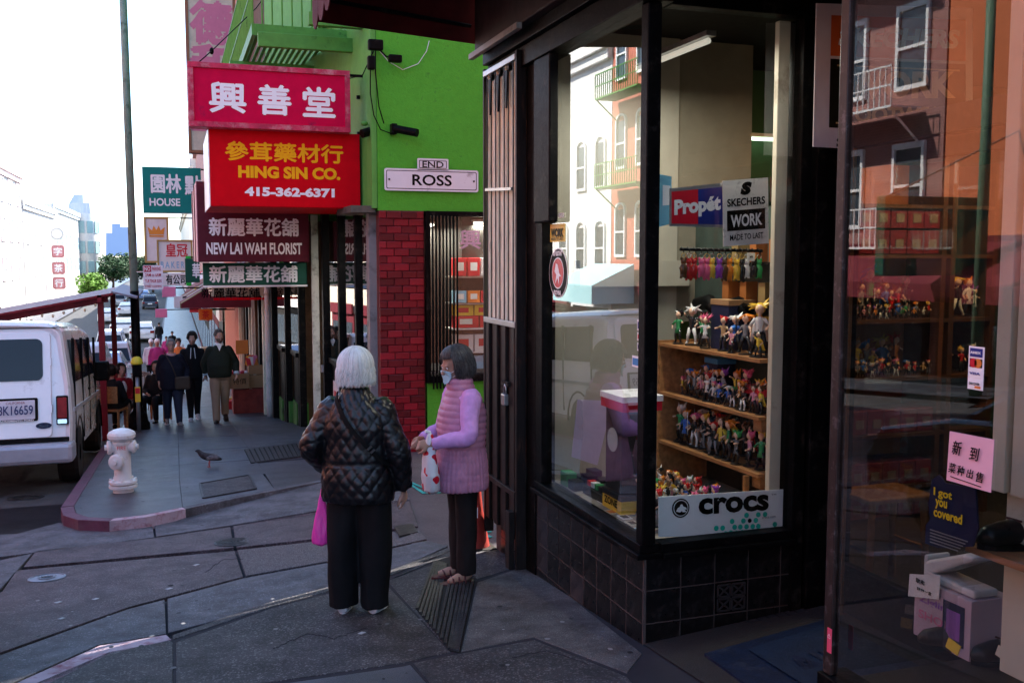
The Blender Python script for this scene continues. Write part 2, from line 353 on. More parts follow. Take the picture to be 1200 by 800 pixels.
mb = MB(); mb.add([(-1.13, 44.5, gz(44.5)), (-.97, 44.5, gz(44.5)), (-.97, 60, gz(60)), (-1.13, 60, gz(60)), (-1.13, 44.5, gz(44.5) - .2), (-1.13, 60, gz(60) - .2), (-.97, 300, gz(60)), (-1.13, 300, gz(60)), (-1.13, 300, gz(60) - .2)],
    [(0, 1, 2, 3), (0, 3, 5, 4), (3, 2, 6, 7), (3, 7, 8, 5)]); mb.build('kerb_run', CONC2, fk)
slab([INN[0], INN[1], INN[2], INN[3], INN[4], INN[5], (.0, 11.9), (-1.01, 11.9)], ztop, CONCB2, fs)
slab([INN[5], INN[6], INN[7], (.95, 12.0), (.0, 11.9)], ztop, CONCB, fs)
slab([INN[7], INN[8], INN[9], (2.62, 12.2), (2.62, 13.25), (.98, 13.0)], ztop, CONCB2, fs)
ys = [11.9, 13.4, 15.0, 16.9, 18.8, 20.7, 22.6, 24.5, 26.6, 28.8, 31, 33.5, 36, 39, 42]
for i in range(len(ys) - 1):
    a, b = ys[i], ys[i + 1]
    slab([(-1.01, a), (0, a), (0, b), (-1.01, b)], ztop, CONCB, fs)
    slab([(0, a), (.98, a + .05), (.98, b), (0, b)], ztop, CONCB if i % 3 else CONCB2, fs)
    xa = min(2.62, fac(a) + .02); xb = min(2.62, fac(b) + .02)
    if i > 0: slab([(.98, a), (xa, a), (xb, b), (.98, b)], ztop, CONCB2 if i % 2 else CONCB, fs)
mb = MB(); mb.add([(-.97, 42, gz(42)), (1.9, 42, gz(42)), (1.9, 60, gz(60)), (-.97, 60, gz(60)), (1.9, 300, gz(60)), (-.97, 300, gz(60))], [(0, 1, 2, 3), (3, 2, 4, 5)]); mb.build('paving_run', CONCB, fs)
struct('opposite_sidewalk', sheet([-14.5, -11.2], [-40, 0, 20, 60, 400], -.01), CONCB)
struct('opposite_kerb', sheet([-11.2, -11.19], [-40, 60, 400], -.02), CONC2)
# covers and gratings in the paving
IRON = mat('cast_iron', (.035, .035, .038), .45, metal=.5, var=.4, vs=20, bump=.4, bs=90, dirt=.3, dcol=(.09, .085, .08), ds=12)
def ngrid(quad, nx, name, label, m=IRON, bw=.6, lift=.004, ny=1, cat='drain grate'):
    """ribbed cover on the quad of four ground points (a,b,c,d), ribs from the ab side to the dc side"""
    a, b, c, d = [Vector((p.x, p.y, gz(p.y) + lift)) for p in quad]
    t = thing(name, label, cat, (a + b + c + d) / 4)
    mb = MB(); mb.add([a, b, c, d] + [q - Vector((0, 0, .03)) for q in (a, b, c, d)], [(0, 1, 2, 3), (0, 4, 5, 1), (1, 5, 6, 2), (2, 6, 7, 3), (3, 7, 4, 0)]); mb.build('frame', DARK, t)
    for i in range(nx):
        u = (i + .5) / nx; p = a.lerp(b, u); q = d.lerp(c, u); w = (a - b).length / nx * bw
        MB().bar(p + Vector((0, 0, .004)), q + Vector((0, 0, .004)), w, .012).build('rib', m, t)
    return t
ngrid([G(508, 658), G(531, 651), G(557, 681), G(541, 700)], 7, 'trench_grate', 'ribbed iron trench grate under the sandals of the woman in lilac', bw=.55)
a, b, c, d = G(508, 658), G(556, 682), G(538, 764), G(527, 762); e = G(487, 712)
t = thing('sidewalk_grate', 'long ribbed steel grate in the near sidewalk below the woman in lilac', 'grate', ((a + c) / 2).to_tuple())
mb = MB(); P = [Vector((p.x, p.y, gz(p.y) + .005)) for p in (a, G(531, 651), b, c, d, e)]
mb.add(P + [q - Vector((0, 0, .03)) for q in P], [tuple(range(6))] + [(i, (i + 1) % 6, (i + 1) % 6 + 6, i + 6) for i in range(6)]); mb.build('frame', DARK, t)
for i in range(13):   # ribs run the long way
    u = (i + .5) / 13; s0 = P[0].lerp(P[1], u) if u < .45 else P[1].lerp(P[2], (u - .45) / .55)
    top = P[0].lerp(P[2], u) * .5 + s0 * .5; bot = P[5].lerp(P[4], min(1, u * 1.35)) if u < .74 else P[4].lerp(P[3], (u - .74) / .26)
    MB().bar(top + Vector((0, 0, .003)), bot + Vector((0, 0, .003)), .017, .012).build('rib', IRON, t)
for o in [q for q in COL.objects if q.name.startswith('trench_grate')]:
    for ch in list(o.children): D.objects.remove(ch)
    D.objects.remove(o)
ngrid([G(286, 527), G(352, 519), G(360, 534), G(294, 543)], 12, 'vent_grate', 'dark slatted iron grate in the pavement left of the dark-coated woman', bw=.6)
def cover(px, py, r, name, label, m, rings=4, dz=0):
    p = G(px, py, dz); t = thing(name, label, 'manhole cover', (p.x, p.y, gz(p.y) + dz)); k = Matrix.Rotation(-math.atan(.08), 4, 'X')
    mb = MB(); mb.lathe([(r, -.02), (r, .006), (r - .012, .008), (r - .013, .003), (.001, .003)], 40); mb.xf(k); mb.build('rim', m, t, loc=False)
    for i in range(rings):
        q = r * (i + .6) / (rings + .6); mb = MB(); mb.lathe([(q + .008, .003), (q + .008, .008), (q - .008, .008), (q - .008, .003)], 32); mb.xf(k); mb.build('ring', m, t, loc=False)
    return t
cover(275, 635, .17, 'manhole_cover', 'round ribbed iron cover in the reddish alley crossing', IRON, 5, -.1)
t = cover(55, 677, .13, 'valve_cover', 'small pale round valve cover near the left edge of the crossing', mat('pale_iron', (.22, .24, .28), .5, metal=.3, dirt=.3), 1, -.1)
text('SFWD', IRON, t, (t.location.x, t.location.y, t.location.z + .012), (1, 0, 0), .13, .05, up=(0, 1, 0))
cover(30, 583, .2, 'road_manhole_cover', 'dark round manhole cover in the asphalt behind the white van', IRON, 3, -.13)
# rectangular utility lid in the far corner
P = [Vector((q.x, q.y, gz(q.y) + .006)) for q in (G(234, 567), G(292, 557), G(300, 573), G(238, 584))]
t = thing('utility_lid', 'rectangular metal utility lid set in the pavement corner right of the hydrant', 'utility cover', sum(P, Vector()) / 4)
mb = MB(); mb.add(P + [q - Vector((0, 0, .03)) for q in P], [(0, 1, 2, 3)] + [(i, (i + 1) % 4, (i + 1) % 4 + 4, i + 4) for i in range(4)]); mb.build('lid', CONC, t)
for i in range(4): MB().bar(P[i] + Vector((0, 0, .002)), P[(i + 1) % 4] + Vector((0, 0, .002)), .02, .012).build('frame', IRON, t)
P2 = [Vector((q.x, q.y, gz(q.y) + .004)) for q in (G(462, 617), G(483, 613), G(490, 623), G(468, 628))]
t = thing('drain_lid', 'small dark square drain lid between the two women', 'drain', sum(P2, Vector()) / 4)
MB().add(P2 + [q - Vector((0, 0, .03)) for q in P2], [(0, 1, 2, 3)] + [(i, (i + 1) % 4, (i + 1) % 4 + 4, i + 4) for i in range(4)]).build('lid', IRON, t)

# trodden gum and litter flecks on the paving
rg = random.Random(3); mb = MB()
for i in range(420):
    x, y = rg.uniform(-1, 2.2), rg.uniform(2.5, 16)
    if y > 9.9 and x > .9 + (y - 10) * .9 or (6.8 < y < 10.0): 
        if rg.random() < .6: continue
    zz = (gz(y) if y < 6.4 or y > 10.3 else zoff(x, y)) + .0016; r = rg.uniform(.006, .02); k = rg.uniform(.6, 1)
    mb.cm = rg.choice((0, 0, 1, 2)); mb.add([(x + r * math.cos(a * .785) * k, y + r * math.sin(a * .785), zz - .08 * r * math.sin(a * .785)) for a in range(8)], [tuple(range(8))])
o = mb.build('gum_spots', [mat('gum_dark', (.02, .02, .022), .6), mat('gum_grey', (.13, .13, .14), .7), mat('gum_pale', (.22, .21, .21), .7)]); o['kind'] = 'stuff'
for i, (px, py, w, m) in enumerate(((198, 690, .05, 'w'), (68, 706, .05, 'w'), (112, 702, .04, 'w'), (72, 725, .04, 'w'), (200, 686, .03, 'b'), (230, 662, .05, 'w'), (424, 742, .04, 'w'))):
    p = G(px, py, -.1 if py < 740 else 0); o = MB().obox((p.x, p.y, zoff(p.x, p.y) + .004 if py < 740 else gz(p.y) + .004), (w / 3, .01, 0), (-.01, w / 5, 0), (0, 0, .0015)).build('litter', mat('litter_paper', (.35, .35, .36), .7) if m == 'w' else BLACK)
    tag(o, ['scrap of white paper left of centre on the reddish slab', 'pale scrap on the reddish slab under the pale valve cover', 'second pale scrap right of the first under the valve cover', 'pale scrap nearest the near gutter at the left', 'dark scrap beside the white one on the reddish slab', 'thin pale scrap below the ribbed round cover', 'tiny white scrap on the slab by the white-haired woman'][i], 'litter')

crk = random.Random(8)
for q, (pts, lb) in enumerate((([(205, 752), (207, 800)], ''), ([(320, 760), (360, 742), (392, 748), (430, 735)], 'a'), ([(90, 690), (130, 684), (168, 690), (200, 683)], 'b'), ([(240, 655), (262, 640), (300, 640)], 'c'), ([(600, 770), (640, 762), (690, 778)], 'd'), ([(340, 700), (352, 694), (380, 690), (400, 681)], 'e'))):
    if q in (0, 2, 5): continue
    mb = MB()
    for a_, b_ in zip(pts, pts[1:]):
        for k in range(5):
            u, w_ = k / 5, (k + 1) / 5; p = G(a_[0] + (b_[0] - a_[0]) * u, a_[1] + (b_[1] - a_[1]) * u + crk.uniform(-1, 1)); r = G(a_[0] + (b_[0] - a_[0]) * w_, a_[1] + (b_[1] - a_[1]) * w_ + crk.uniform(-1, 1))
            z1 = (lambda v: (gz(v.y) if v.y < 6.3 else zoff(v.x, v.y)) + .001); mb.bar((p.x, p.y, z1(p)), (r.x, r.y, z1(r)), .005, .002)
    struct('pavement_crack', mb, mat('joint_dirt', (0, 0, 0)))
# ================================================================== CORNER SHOP
shop = thing('shop_building', 'black framed corner shop with angled display windows over black tiles', 'shop building', (2.25, 4.45, -.36))
FX = 2.25
def part(name, m, f, parent=shop, **k):
    mb = MB(); f(mb); return mb.build(name, m, parent, **k)
# stall risers and tiles
mb = MB(); mb.box(FX + .0015, 2.5, 4.4525, 6.9, -1.2, .10); mb.box(2.5, 3.14, 4.4525, 4.7, -1.2, .10); mb.build('riser', GROUT, shop)
tA = MB().box(-.007, .004, -.0915, .0915, -.083, .083).mesh('tile', BLACKT)
SCUFF = mat('scuffed_tile', (.028, .025, .028), .35, var=.4, bump=.15, dirt=.5, dcol=(.07, .06, .055), ds=12)
tA2 = MB().box(-.007, .004, -.0915, .0915, -.083, .083).mesh('tile', SCUFF)
zr = [.012, -.163, -.338, -.513, -.688]
def off(c): return Vector(c) - shop.location
for i in range(12):
    for j, z in enumerate(zr):
        y = 4.555 + i * .195
        if z + .09 < gz(y): continue
        inst('tile', tA2 if (i, j) in ((7, 0), (7, 1), (8, 1), (7, 2), (4, 2), (2, 3)) else tA, shop, off((FX + .0066, y, z)), RND.uniform(-.006, .006))
tB = MB().box(-.098, .098, -.007, .007, -.084, .084).mesh('tile', BLACKT)
tBh = MB().box(-.035, .035, -.007, .007, -.084, .084).mesh('tile', BLACKT)
for i in range(5):
    for j, z in enumerate(zr[:4]):
        x = FX + .115 + i * .203
        if i == 2 and j == 1: continue
        inst('tile', tB if i < 4 else tBh, shop, off((x if i < 4 else x - .062, 4.4566, z)), 0)
mb = MB(); vx = FX + .115 + 2 * .203; vz = zr[1]
mb.box(vx - .098, vx + .098, 4.4505, 4.464, vz - .084, vz + .084)
vent = mb.build('vent_tile', BLACK, shop)
mb = MB()
for sx in (-1, 1):
    for sz in (-1, 1):
        cx, cz = vx + sx * .044, vz + sz * .038
        for (a, b) in (((-.036, -.03), (.036, .03)), ((-.036, .03), (.036, -.03)), ((-.038, -.032), (.038, -.032)), ((-.038, .032), (.038, .032)), ((-.038, -.032), (-.038, .032)), ((.038, -.032), (.038, .032))):
            mb.bar((cx + a[0], 4.449, cz + a[1]), (cx + b[0], 4.449, cz + b[1]), .009, .008, up=(0, 1, 0))
mb.build('vent_grille', mat('grille_black', (.03, .028, .028), .4), vent)
# sills, posts, header
part('sill', BLACK, lambda m: (m.box(2.2, 2.34, 4.42, 6.02, .10, .128), m.box(2.225, 2.34, 4.445, 6.02, .128, .172)), bev=.004)
part('sill', BLACK, lambda m: (m.box(2.341, 3.14, 4.40, 4.53, .10, .127), m.box(2.341, 3.14, 4.43, 4.53, .127, .171)), bev=.004)
part('corner_post', BLACK, lambda m: m.box(2.235, 2.312, 4.44, 4.515, .172, 2.89), bev=.006)
part('window_post', BLACK, lambda m: (m.box(2.235, 2.33, 5.9, 6.02, .172, 2.89), m.box(2.24, 2.33, 6.03, 6.21, -1, 2.89)), bev=.005)
part('window_header', BLACK, lambda m: (m.box(2.2, 2.36, 4.40, 6.93, 2.89, 3.02), m.box(2.16, 2.36, 2.0, 6.93, 3.02, 3.1), m.box(2.361, 3.3, 4.43, 4.53, 2.885, 3.02)), bev=.006)
part('jamb', BLACK, lambda m: (m.box(3.13, 3.2, 4.43, 4.56, -.4, 2.884), m.box(3.22, 3.5, 4.415, 4.6, -.4, 3.0)), bev=.005)
g1 = part('window_pane', GLASS, lambda m: m.box(2.272, 2.278, 4.52, 5.895, .174, 2.888))
g2 = part('window_pane', GLASS, lambda m: m.box(2.318, 3.125, 4.472, 4.478, .173, 2.883))
part('fascia', mat('brown_fascia', (.045, .028, .024), .6, var=.3, dirt=.3), lambda m: (m.box(2.1, 2.26, -8, 6.93, 3.1, 3.62), m.box(2.02, 2.1, -8, 6.93, 3.56, 3.66)), bev=.01)
part('fascia_trim', mat('pale_trim', (.3, .27, .24), .5, metal=.2, dirt=.3), lambda m: m.box(2.06, 2.098, 5.9, 6.95, 3.06, 3.1), bev=.003)
part('soffit', DARK, lambda m: m.box(2.262, 9, -8, 6.9, 3.11, 3.2))
BRK = mat('upper_brick', (.25, .1, .07), .8, var=.3, bump=.6, bs=30)
part('upper_wall', BRK, lambda m: m.box(2.262, 14, -30, 6.95, 3.21, 17))
part('side_wall', BRK, lambda m: (m.box(2.42, 14, 6.9, 6.948, -.9, 3.209),))
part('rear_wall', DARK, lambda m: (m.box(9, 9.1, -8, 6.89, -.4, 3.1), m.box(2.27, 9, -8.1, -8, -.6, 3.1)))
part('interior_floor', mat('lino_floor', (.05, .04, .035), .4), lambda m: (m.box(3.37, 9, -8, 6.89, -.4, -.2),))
# display bay behind the two windows
part('display_floor', mat('display_board', (.3, .27, .23), .6, dirt=.2), lambda m: m.box(2.345, 3.42, 4.535, 6.0, .09, .165))
part('bay_end_wall', mat('cream_panel', (.34, .32, .27), .6, var=.05), lambda m: m.box(2.34, 3.26, 6.001, 6.04, .1, 3.1))
part('bay_grey_panel', mat('grey_panel', (.2, .18, .14), .7, var=.1), lambda m: m.box(3.262, 3.84, 6.02, 6.06, 1.2, 3.1))
part('green_back_wall', mat('dark_green_wall', (.04, .10, .05), .7, var=.15), lambda m: m.box(3.6, 8.9, 6.8, 6.88, -.2, 3.1))
part('bay_back_board', mat('green_grey_board', (.05, .07, .06), .6, var=.3), lambda m: (m.box(3.4, 3.43, 4.56, 6.0, .1, 1.95),))
part('cream_post', CREAM, lambda m: m.box(3.045, 3.115, 4.53, 4.57, .172, 2.88), bev=.004)
part('cream_boxing', mat('cream_panel', (0, 0, 0)), lambda m: m.box(2.5, 3.3, 5.9, 6.0, 1.45, 1.62))
part('black_side_panel', BLACK, lambda m: m.box(2.2, 2.262, 5.69, 5.97, 1.86, 2.885), bev=.01)
part('raceway', mat('green_pipe', (.35, .36, .3), .5), lambda m: m.tube([(3.02, 5.9, .17), (3.02, 5.9, 1.46)], .022, 10), smooth=True)
# door recess
part('door_head', BLACK, lambda m: m.box(3.28, 3.42, 2.96, 4.414, 2.2, 2.32))
dr = part('door', BLACK, lambda m: (m.box(3.33, 3.38, 3.0, 3.1, -.2, 2.2), m.box(3.33, 3.38, 4.28, 4.41, -.26, 2.2), m.box(3.33, 3.38, 3.101, 4.279, -.24, .02), m.box(3.33, 3.38, 3.101, 4.279, 2.1, 2.199)), bev=.004)
part('door_pane', GLASS2, lambda m: m.box(3.352, 3.358, 3.1, 4.28, .02, 2.1), dr)
part('door_edge', mat('bronze_strip', (.2, .11, .05), .4, metal=.5), lambda m: m.box(3.315, 3.329, 4.24, 4.27, -.26, 2.2), dr)
# right hand display window
part('window_post', mat('brown_post', (.025, .016, .014), .4, var=.4, vs=12, dirt=.2, dcol=(.12, .1, .1), ds=24), lambda m: m.box(2.232, 2.268, 2.905, 2.95, .12, 3.02), bev=.004)
part('riser', BLACK, lambda m: m.box(2.262, 2.34, -6, 2.95, -.9, .02), bev=.004)
part('sill', BLACK, lambda m: (m.box(2.19, 2.34, -6, 2.97, .02, .07), m.box(2.215, 2.34, -6, 2.96, .071, .12)), bev=.004)
part('window_pane', GLASS2, lambda m: m.box(2.246, 2.252, -6, 2.904, .12, 3.02))
part('window_pane', GLASS2, lambda m: m.box(2.269, 3.3, 2.92, 2.926, .12, 3.02))
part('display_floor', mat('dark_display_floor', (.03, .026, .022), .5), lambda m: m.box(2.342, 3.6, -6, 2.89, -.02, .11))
# cream ribbed column in the right window
def ribs(m):
    c = XP(1185, 300, 2.9); y0 = 2.0
    m.box(2.55, 2.72, 1.98, 2.12, .06, 3.1)
part('cream_column', CREAM, lambda m: (m.box(2.50, 2.62, 2.28, 2.46, .9, 3.1), m.box(2.47, 2.5, 2.30, 2.36, .9, 3.1), m.box(2.47, 2.5, 2.385, 2.44, .9, 3.1), m.box(2.49, 2.62, 2.2, 2.27, .9, 3.1), m.box(2.52, 2.62, 2.30, 2.42, .3, .899)), bev=.004)
# ---- awning over the corner
aw = thing('shop_awning', 'dark red canvas awning above the corner shop, seen from below', 'awning', (2.1, 6.2, 3.3))
AWM = mat('dark_red_canvas', (.09, .006, .008), .8, var=.3, vs=4, bump=.3, bs=200)
mb = MB()
for i in range(14):
    y0 = 3.2 + i * .27; y1 = y0 + .27
    pr = [(2.09, 4.4), (1.9, 4.34), (1.5, 4.05), (1.08, 3.62), (.96, 3.38)]
    mb.loft([[(x, y0 + .002, z) for x, z in pr] + [(x + .015, y0 + .002, z - .015) for x, z in pr[::-1]], [(x, y1, z) for x, z in pr] + [(x + .015, y1, z - .015) for x, z in pr[::-1]]])
mb.build('canopy', AWM, aw)
for i in range(14):
    y0 = 3.2 + i * .27
    MB().prism([(0, 0), (.262, 0), (.262, -.14), (.2, -.2), (.13, -.22), (.06, -.2), (0, -.14)], (0, 1, 0), (0, 0, 1), (.008, 0, 0), (.952, y0, 3.39)).build('valance_scallop', AWM, aw)
MB().prism([(.96, 3.26), (2.2, 3.18), (2.2, 4.39), (1.9, 4.33), (1.5, 4.04), (1.08, 3.61), (.955, 3.36)], (1, 0, 0), (0, 0, 1), (0, .01, 0), (0, 6.985, 0)).build('end_panel', AWM, aw)
mb = MB()
for x, z in ((1.05, 3.4), (1.5, 3.98)): mb.tube([(x, 3.2, z), (x, 6.97, z)], .014, 6)
mb.tube([(1.05, 6.95, 3.4), (2.08, 6.95, 3.3)], .014, 6); mb.tube([(1.05, 5, 3.4), (2.08, 5, 3.45)], .014, 6)
mb.build('frame', BLACK, aw)
for i in range(5): text('興善堂鞋店'[i], mat('awning_lettering', (.2, .03, .03), .7), aw, (1.004, 6.4 - i * .8, 3.75), (0, -1, 0), .3, .3) if 0 else None
# ---- folding gate at the alley corner
fg = thing('folding_gate', 'folded security gate, pale slats above, rusty black below, with padlock', 'gate', (2.25, 6.55, -.5))
PALE = mat('weathered_cream_metal', (.80, .80, .62), .4, var=.2, vs=9, dirt=.2, dcol=(.12, .08, .05), ds=7, stretch=(8, 8, .6))
RUST = mat('rusty_black_metal', (.014, .010, .009), .5, var=.4, vs=8, dirt=.2, dcol=(.07, .03, .018), ds=9, stretch=(5, 5, .7))
for i in range(7):
    y = 6.27 + i * .095; sl_ = MB().box(2.18 + .02 * (i % 2), 2.24, y, y + (.09 if i % 2 else .055), 1.2, 2.94).build('slat', PALE, fg, bev=.006); MB().box(2.172, 2.178, y + .02, y + .028, 1.2, 2.94).build('slat_rib', RUST, sl_)
    MB().box(2.175 + .02 * (i % 2), 2.238, y, y + .083, -.3, 1.17).build('slat', RUST, fg, bev=.006)
for z in (.02, 1.185, 2.96): MB().box(2.165, 2.245, 6.24, 6.94, z - .02, z + .02).build('rail', STEEL if z > 1 else RUST, fg, bev=.004)
for y in (6.225, 6.945): MB().box(2.17, 2.24, y - .014, y + .014, -.62 if y < 6.5 else -.42, 3.0).build('stile', RUST, fg, bev=.003)
MB().box(2.13, 2.17, 6.25, 6.33, -.62, -.1).build('leg', RUST, fg, bev=.004)
for i in range(3): MB().prism([(-.03, 0), (.03, 0), (.008, -.25), (-.008, -.25)], (0, 1, 0), (0, 0, 1), (.01, 0, 0), (2.165, 6.42 + i * .18, 2.9)).build('spear_point', BLACK, fg)
MB().bar((2.17, 6.3, 2.1), (2.17, 6.88, 2.13), .02, .02).build('latch_bar', STEEL, fg)
pl = MB().box(2.13, 2.17, 6.36, 6.43, .62, .70).build('padlock', STEEL, fg, bev=.008)
MB().tube([(2.15, 6.375, .69), (2.15, 6.375, .745), (2.15, 6.395, .765), (2.15, 6.415, .745), (2.15, 6.415, .69)], .006, 6).build('shackle', STEEL, pl, smooth=True)
MB().bar((2.16, 6.34, .77), (2.16, 6.48, .77), .02, .03).build('hasp', RUST, fg)
# ---- red cone behind the gate
cx, cy = 2.12, 7.0; cz = zoff(cx, cy) - .01
cn = thing('traffic_cone', 'dark red cone marked in white, leaning at the foot of the folding gate', 'traffic cone', (cx, cy, cz))
MB().lathe([(.11, 0), (.105, .02), (.055, .3), (.022, .62), (.018, .64), (.001, .64)], 24).build('cone', mat('cone_red', (.32, .03, .02), .55, var=.25, dirt=.3), cn, loc=False, smooth=True)
MB().box(-.13, .13, -.13, .13, -.001, .03).build('base', RUST, cn, loc=False, bev=.01)
text('H', WHITE, cn, (cx - .03, cy - .066, cz + .3), (1, -.3, 0), .05, .08, bold=.03)
# ---- blue mat
MATB = mat('blue_rubber_mat', (.003, .012, .038), .7, var=.3, vs=20, bump=.6, bs=120, dirt=.25, dcol=(.03, .04, .06), ds=8)
q = [G(797, 782), G(930, 741), G(1010, 775), G(870, 850)]; q = [Vector((p.x, p.y, p.z)) for p in q]
mt = thing('door_mat', 'dark blue rubber mat lying in the shop entrance', 'mat', (2.8, 3.9, -.29))
def ez(x, y): t = (x - 2.25) / 1.11; return (gz(y)) * (1 - t) + (-.265 + (4.44 - y) * .044) * t
mp = [(2.42, 4.12), (3.2, 4.2), (3.16, 3.1), (2.34, 3.05)]
mb = MB(); mb.add([(x, y, ez(x, y) + .006) for x, y in mp] + [(x, y, ez(x, y) + .02) for x, y in mp], [(0, 1, 2, 3), (4, 5, 6, 7)] + [(i, (i + 1) % 4, (i + 1) % 4 + 4, i + 4) for i in range(4)]); mb.build('mat_base', MATB, mt)
mb = MB(); mp2 = [(2.62, 4.05), (3.1, 4.12), (3.06, 3.3), (2.58, 3.3)]; mb.add([(x, y, ez(x, y) + .025) for x, y in mp2], [(0, 1, 2, 3)]); mb.build('mat_panel', mat('blue_mat_light', (.006, .02, .05), .7, bump=.5, bs=150), mt)
text('NIKE'[0:0] or 'AIR', MATB, mt, (2.84, 3.75, ez(2.84, 3.75) + .024), (1, .05, .05), .34, .2, up=(-.05, 1, .0), bold=.03)
# floor grooves beside the riser
gt = thing('entrance_grooves', 'narrow dark grooved tiles in the entrance along the black tiled riser', 'floor tiles', (2.7, 4.28, -.33))
for i in range(16):
    for j in range(3):
        x = 2.3 + i * .057; yy = 4.2 + j * .083
        MB().add([(x + .003, yy, ez(x, yy) + .003), (x + .052, yy, ez(x + .05, yy) + .003), (x + .052, yy + .078, ez(x + .05, yy + .08) + .003), (x + .003, yy + .078, ez(x, yy + .08) + .003)], [(0, 1, 2, 3)]).build('floor_tile', mat('entrance_tile', (.025, .022, .024), .45, var=.5, vs=30), gt)
# ---- lamps inside the shop (lit tubes)
def lamp_tube(p, q, e, label, col=(1, .93, .8), r=.018, power=0):
    t = thing('fluorescent_tube', label, 'lamp', p)
    MB().tube([p, q], r, 8).build('tube', mat('tube_glow_%d' % int(e * 10), col, emit=e, var=0), t, smooth=True)
    d = (Vector(q) - Vector(p)).normalized()
    MB().box(p[0] - .03, q[0] + .03, min(p[1], q[1]) - .03, max(p[1], q[1]) + .03, p[2] + r + .002, p[2] + r + .03).build('fitting', STEEL, t) if abs(p[2] - q[2]) < .01 else None
    if power:
        l = D.lights.new('tube_light', 'AREA'); l.energy = power; l.shape = 'RECTANGLE'; l.size = (Vector(q) - Vector(p)).length; l.size_y = .06; l.color = col
        o = D.objects.new('tube_light', l); COL.objects.link(o); o.parent = t; o.location = (Vector(q) - Vector(p)) / 2 - Vector((0, 0, .03)); o.rotation_euler = (0, 0, math.atan2(d.y, d.x))
    return t
lamp_tube((2.75, 4.75, 2.8), (2.75, 5.6, 2.8), .12, 'dull tube with boosted light under the ceiling of the corner display window', power=9)  # dull tube; its area light is boosted to brighten the figures
lamp_tube((4.6, 3.6, 2.9), (6.0, 3.6, 2.9), 3, 'lit tube over the shop interior behind the right window', col=(1, .62, .3), power=4)
a, b = YP(864, 162, 6.7), YP(926, 176, 6.7)
lamp_tube((a.x, 6.7, a.z - .0), (b.x + .6, 6.7, a.z), 1.6, 'thin glowing tube against the dark green wall', col=(.62, .8, .55), r=.012)
# ================================================================== GREEN BUILDING ACROSS THE ALLEY
gb = thing('green_building', 'bright green corner building with red brick pier and dark shopfront', 'building', (2.66, 13.3, -1.1))
def gp(name, m, f, parent=gb, **k):
    mb = MB(); f(mb); return mb.build(name, m, parent, **k)
gp('side_wall', GREENP, lambda m: (m.box(2.66, 14, 13.32, 13.6, 2.27, 18), m.box(3.33, 14, 13.33, 13.6, -1.4, -.12), m.box(5.6, 14, 13.32, 13.6, -.119, 2.269)))  # top carried up beyond view to keep sun off the alley mouth
def facwall(m, z0, z1, y0=13.6, y1=20.4, d=0):
    m.add([(fac(y0) + d, y0, z0), (fac(y1) + d, y1, z0), (9, y1, z0), (9, y0, z0), (fac(y0) + d, y0, z1), (fac(y1) + d, y1, z1), (9, y1, z1), (9, y0, z1)],
          [(0, 1, 2, 3), (4, 5, 6, 7), (0, 1, 5, 4), (1, 2, 6, 5), (2, 3, 7, 6), (3, 0, 4, 7)])
gp('upper_wall', LITGREEN, lambda m: facwall(m, 2.35, 18))  # raised with the side wall to deepen the street shade
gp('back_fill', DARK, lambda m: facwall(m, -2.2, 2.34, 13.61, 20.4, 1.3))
# brick pier, brick by brick
gp('pier_core', mat('brick_mortar', (.12, .03, .03), .8, bump=.4), lambda m: m.box(2.675, 3.30, 13.32, 13.55, -1.3, 2.27))
BR = [mat('glossy_red_brick_%d' % i, c, .38, var=.25, vs=7, bump=.35, bs=30, dirt=.18, dcol=(.05, .01, .012), ds=8) for i, c in enumerate([(.20, .004, .014), (.13, .003, .010), (.26, .007, .02), (.09, .003, .008)])]
bm_ = {}
for w in (.2, .1, .155):
    for k in range(4): bm_[w, k] = MB().add([(-w / 2, .03, -.047), (w / 2, .03, -.047), (w / 2, .03, .047), (-w / 2, .03, .047), (-w / 2 + .0, .006, -.047), (w / 2, .006, -.047), (w / 2, .006, .047), (-w / 2, .006, .047), (-w / 2 + .008, 0, -.04), (w / 2 - .008, 0, -.04), (w / 2 - .008, 0, .04), (-w / 2 + .008, 0, .04)],
        [(8, 9, 10, 11), (4, 5, 9, 8), (5, 6, 10, 9), (6, 7, 11, 10), (7, 4, 8, 11), (0, 1, 5, 4), (1, 2, 6, 5), (2, 3, 7, 6), (3, 0, 4, 7)]).mesh('brick', BR[k])
z = 2.21; row = 0
while z > -1.2:
    xs = [(2.765, .2), (2.975, .2), (3.185, .2)] if row % 2 else [(2.715, .1), (2.875, .2), (3.085, .2), (3.24, .1)]
    for x, w in xs:
        inst('brick', bm_[w, RND.choice((0, 0, 1, 1, 2, 3))], gb, (x - 2.66, 13.296 - 13.3 + RND.uniform(-.006, .006), z + 1.1), RND.uniform(-.02, .02))
    z -= .102; row += 1
# left reveal of the pier and corner trim
gp('corner_trim', LITGREEN, lambda m: m.box(2.585, 2.655, 13.34, 13.7, 2.3, 8))
gp('window_lintel', mat('lintel_grey', (.12, .12, .1), .6, metal=.3, dirt=.4), lambda m: m.box(2.3, 2.64, 13.4, 14.6, 2.24, 2.335), bev=.003)
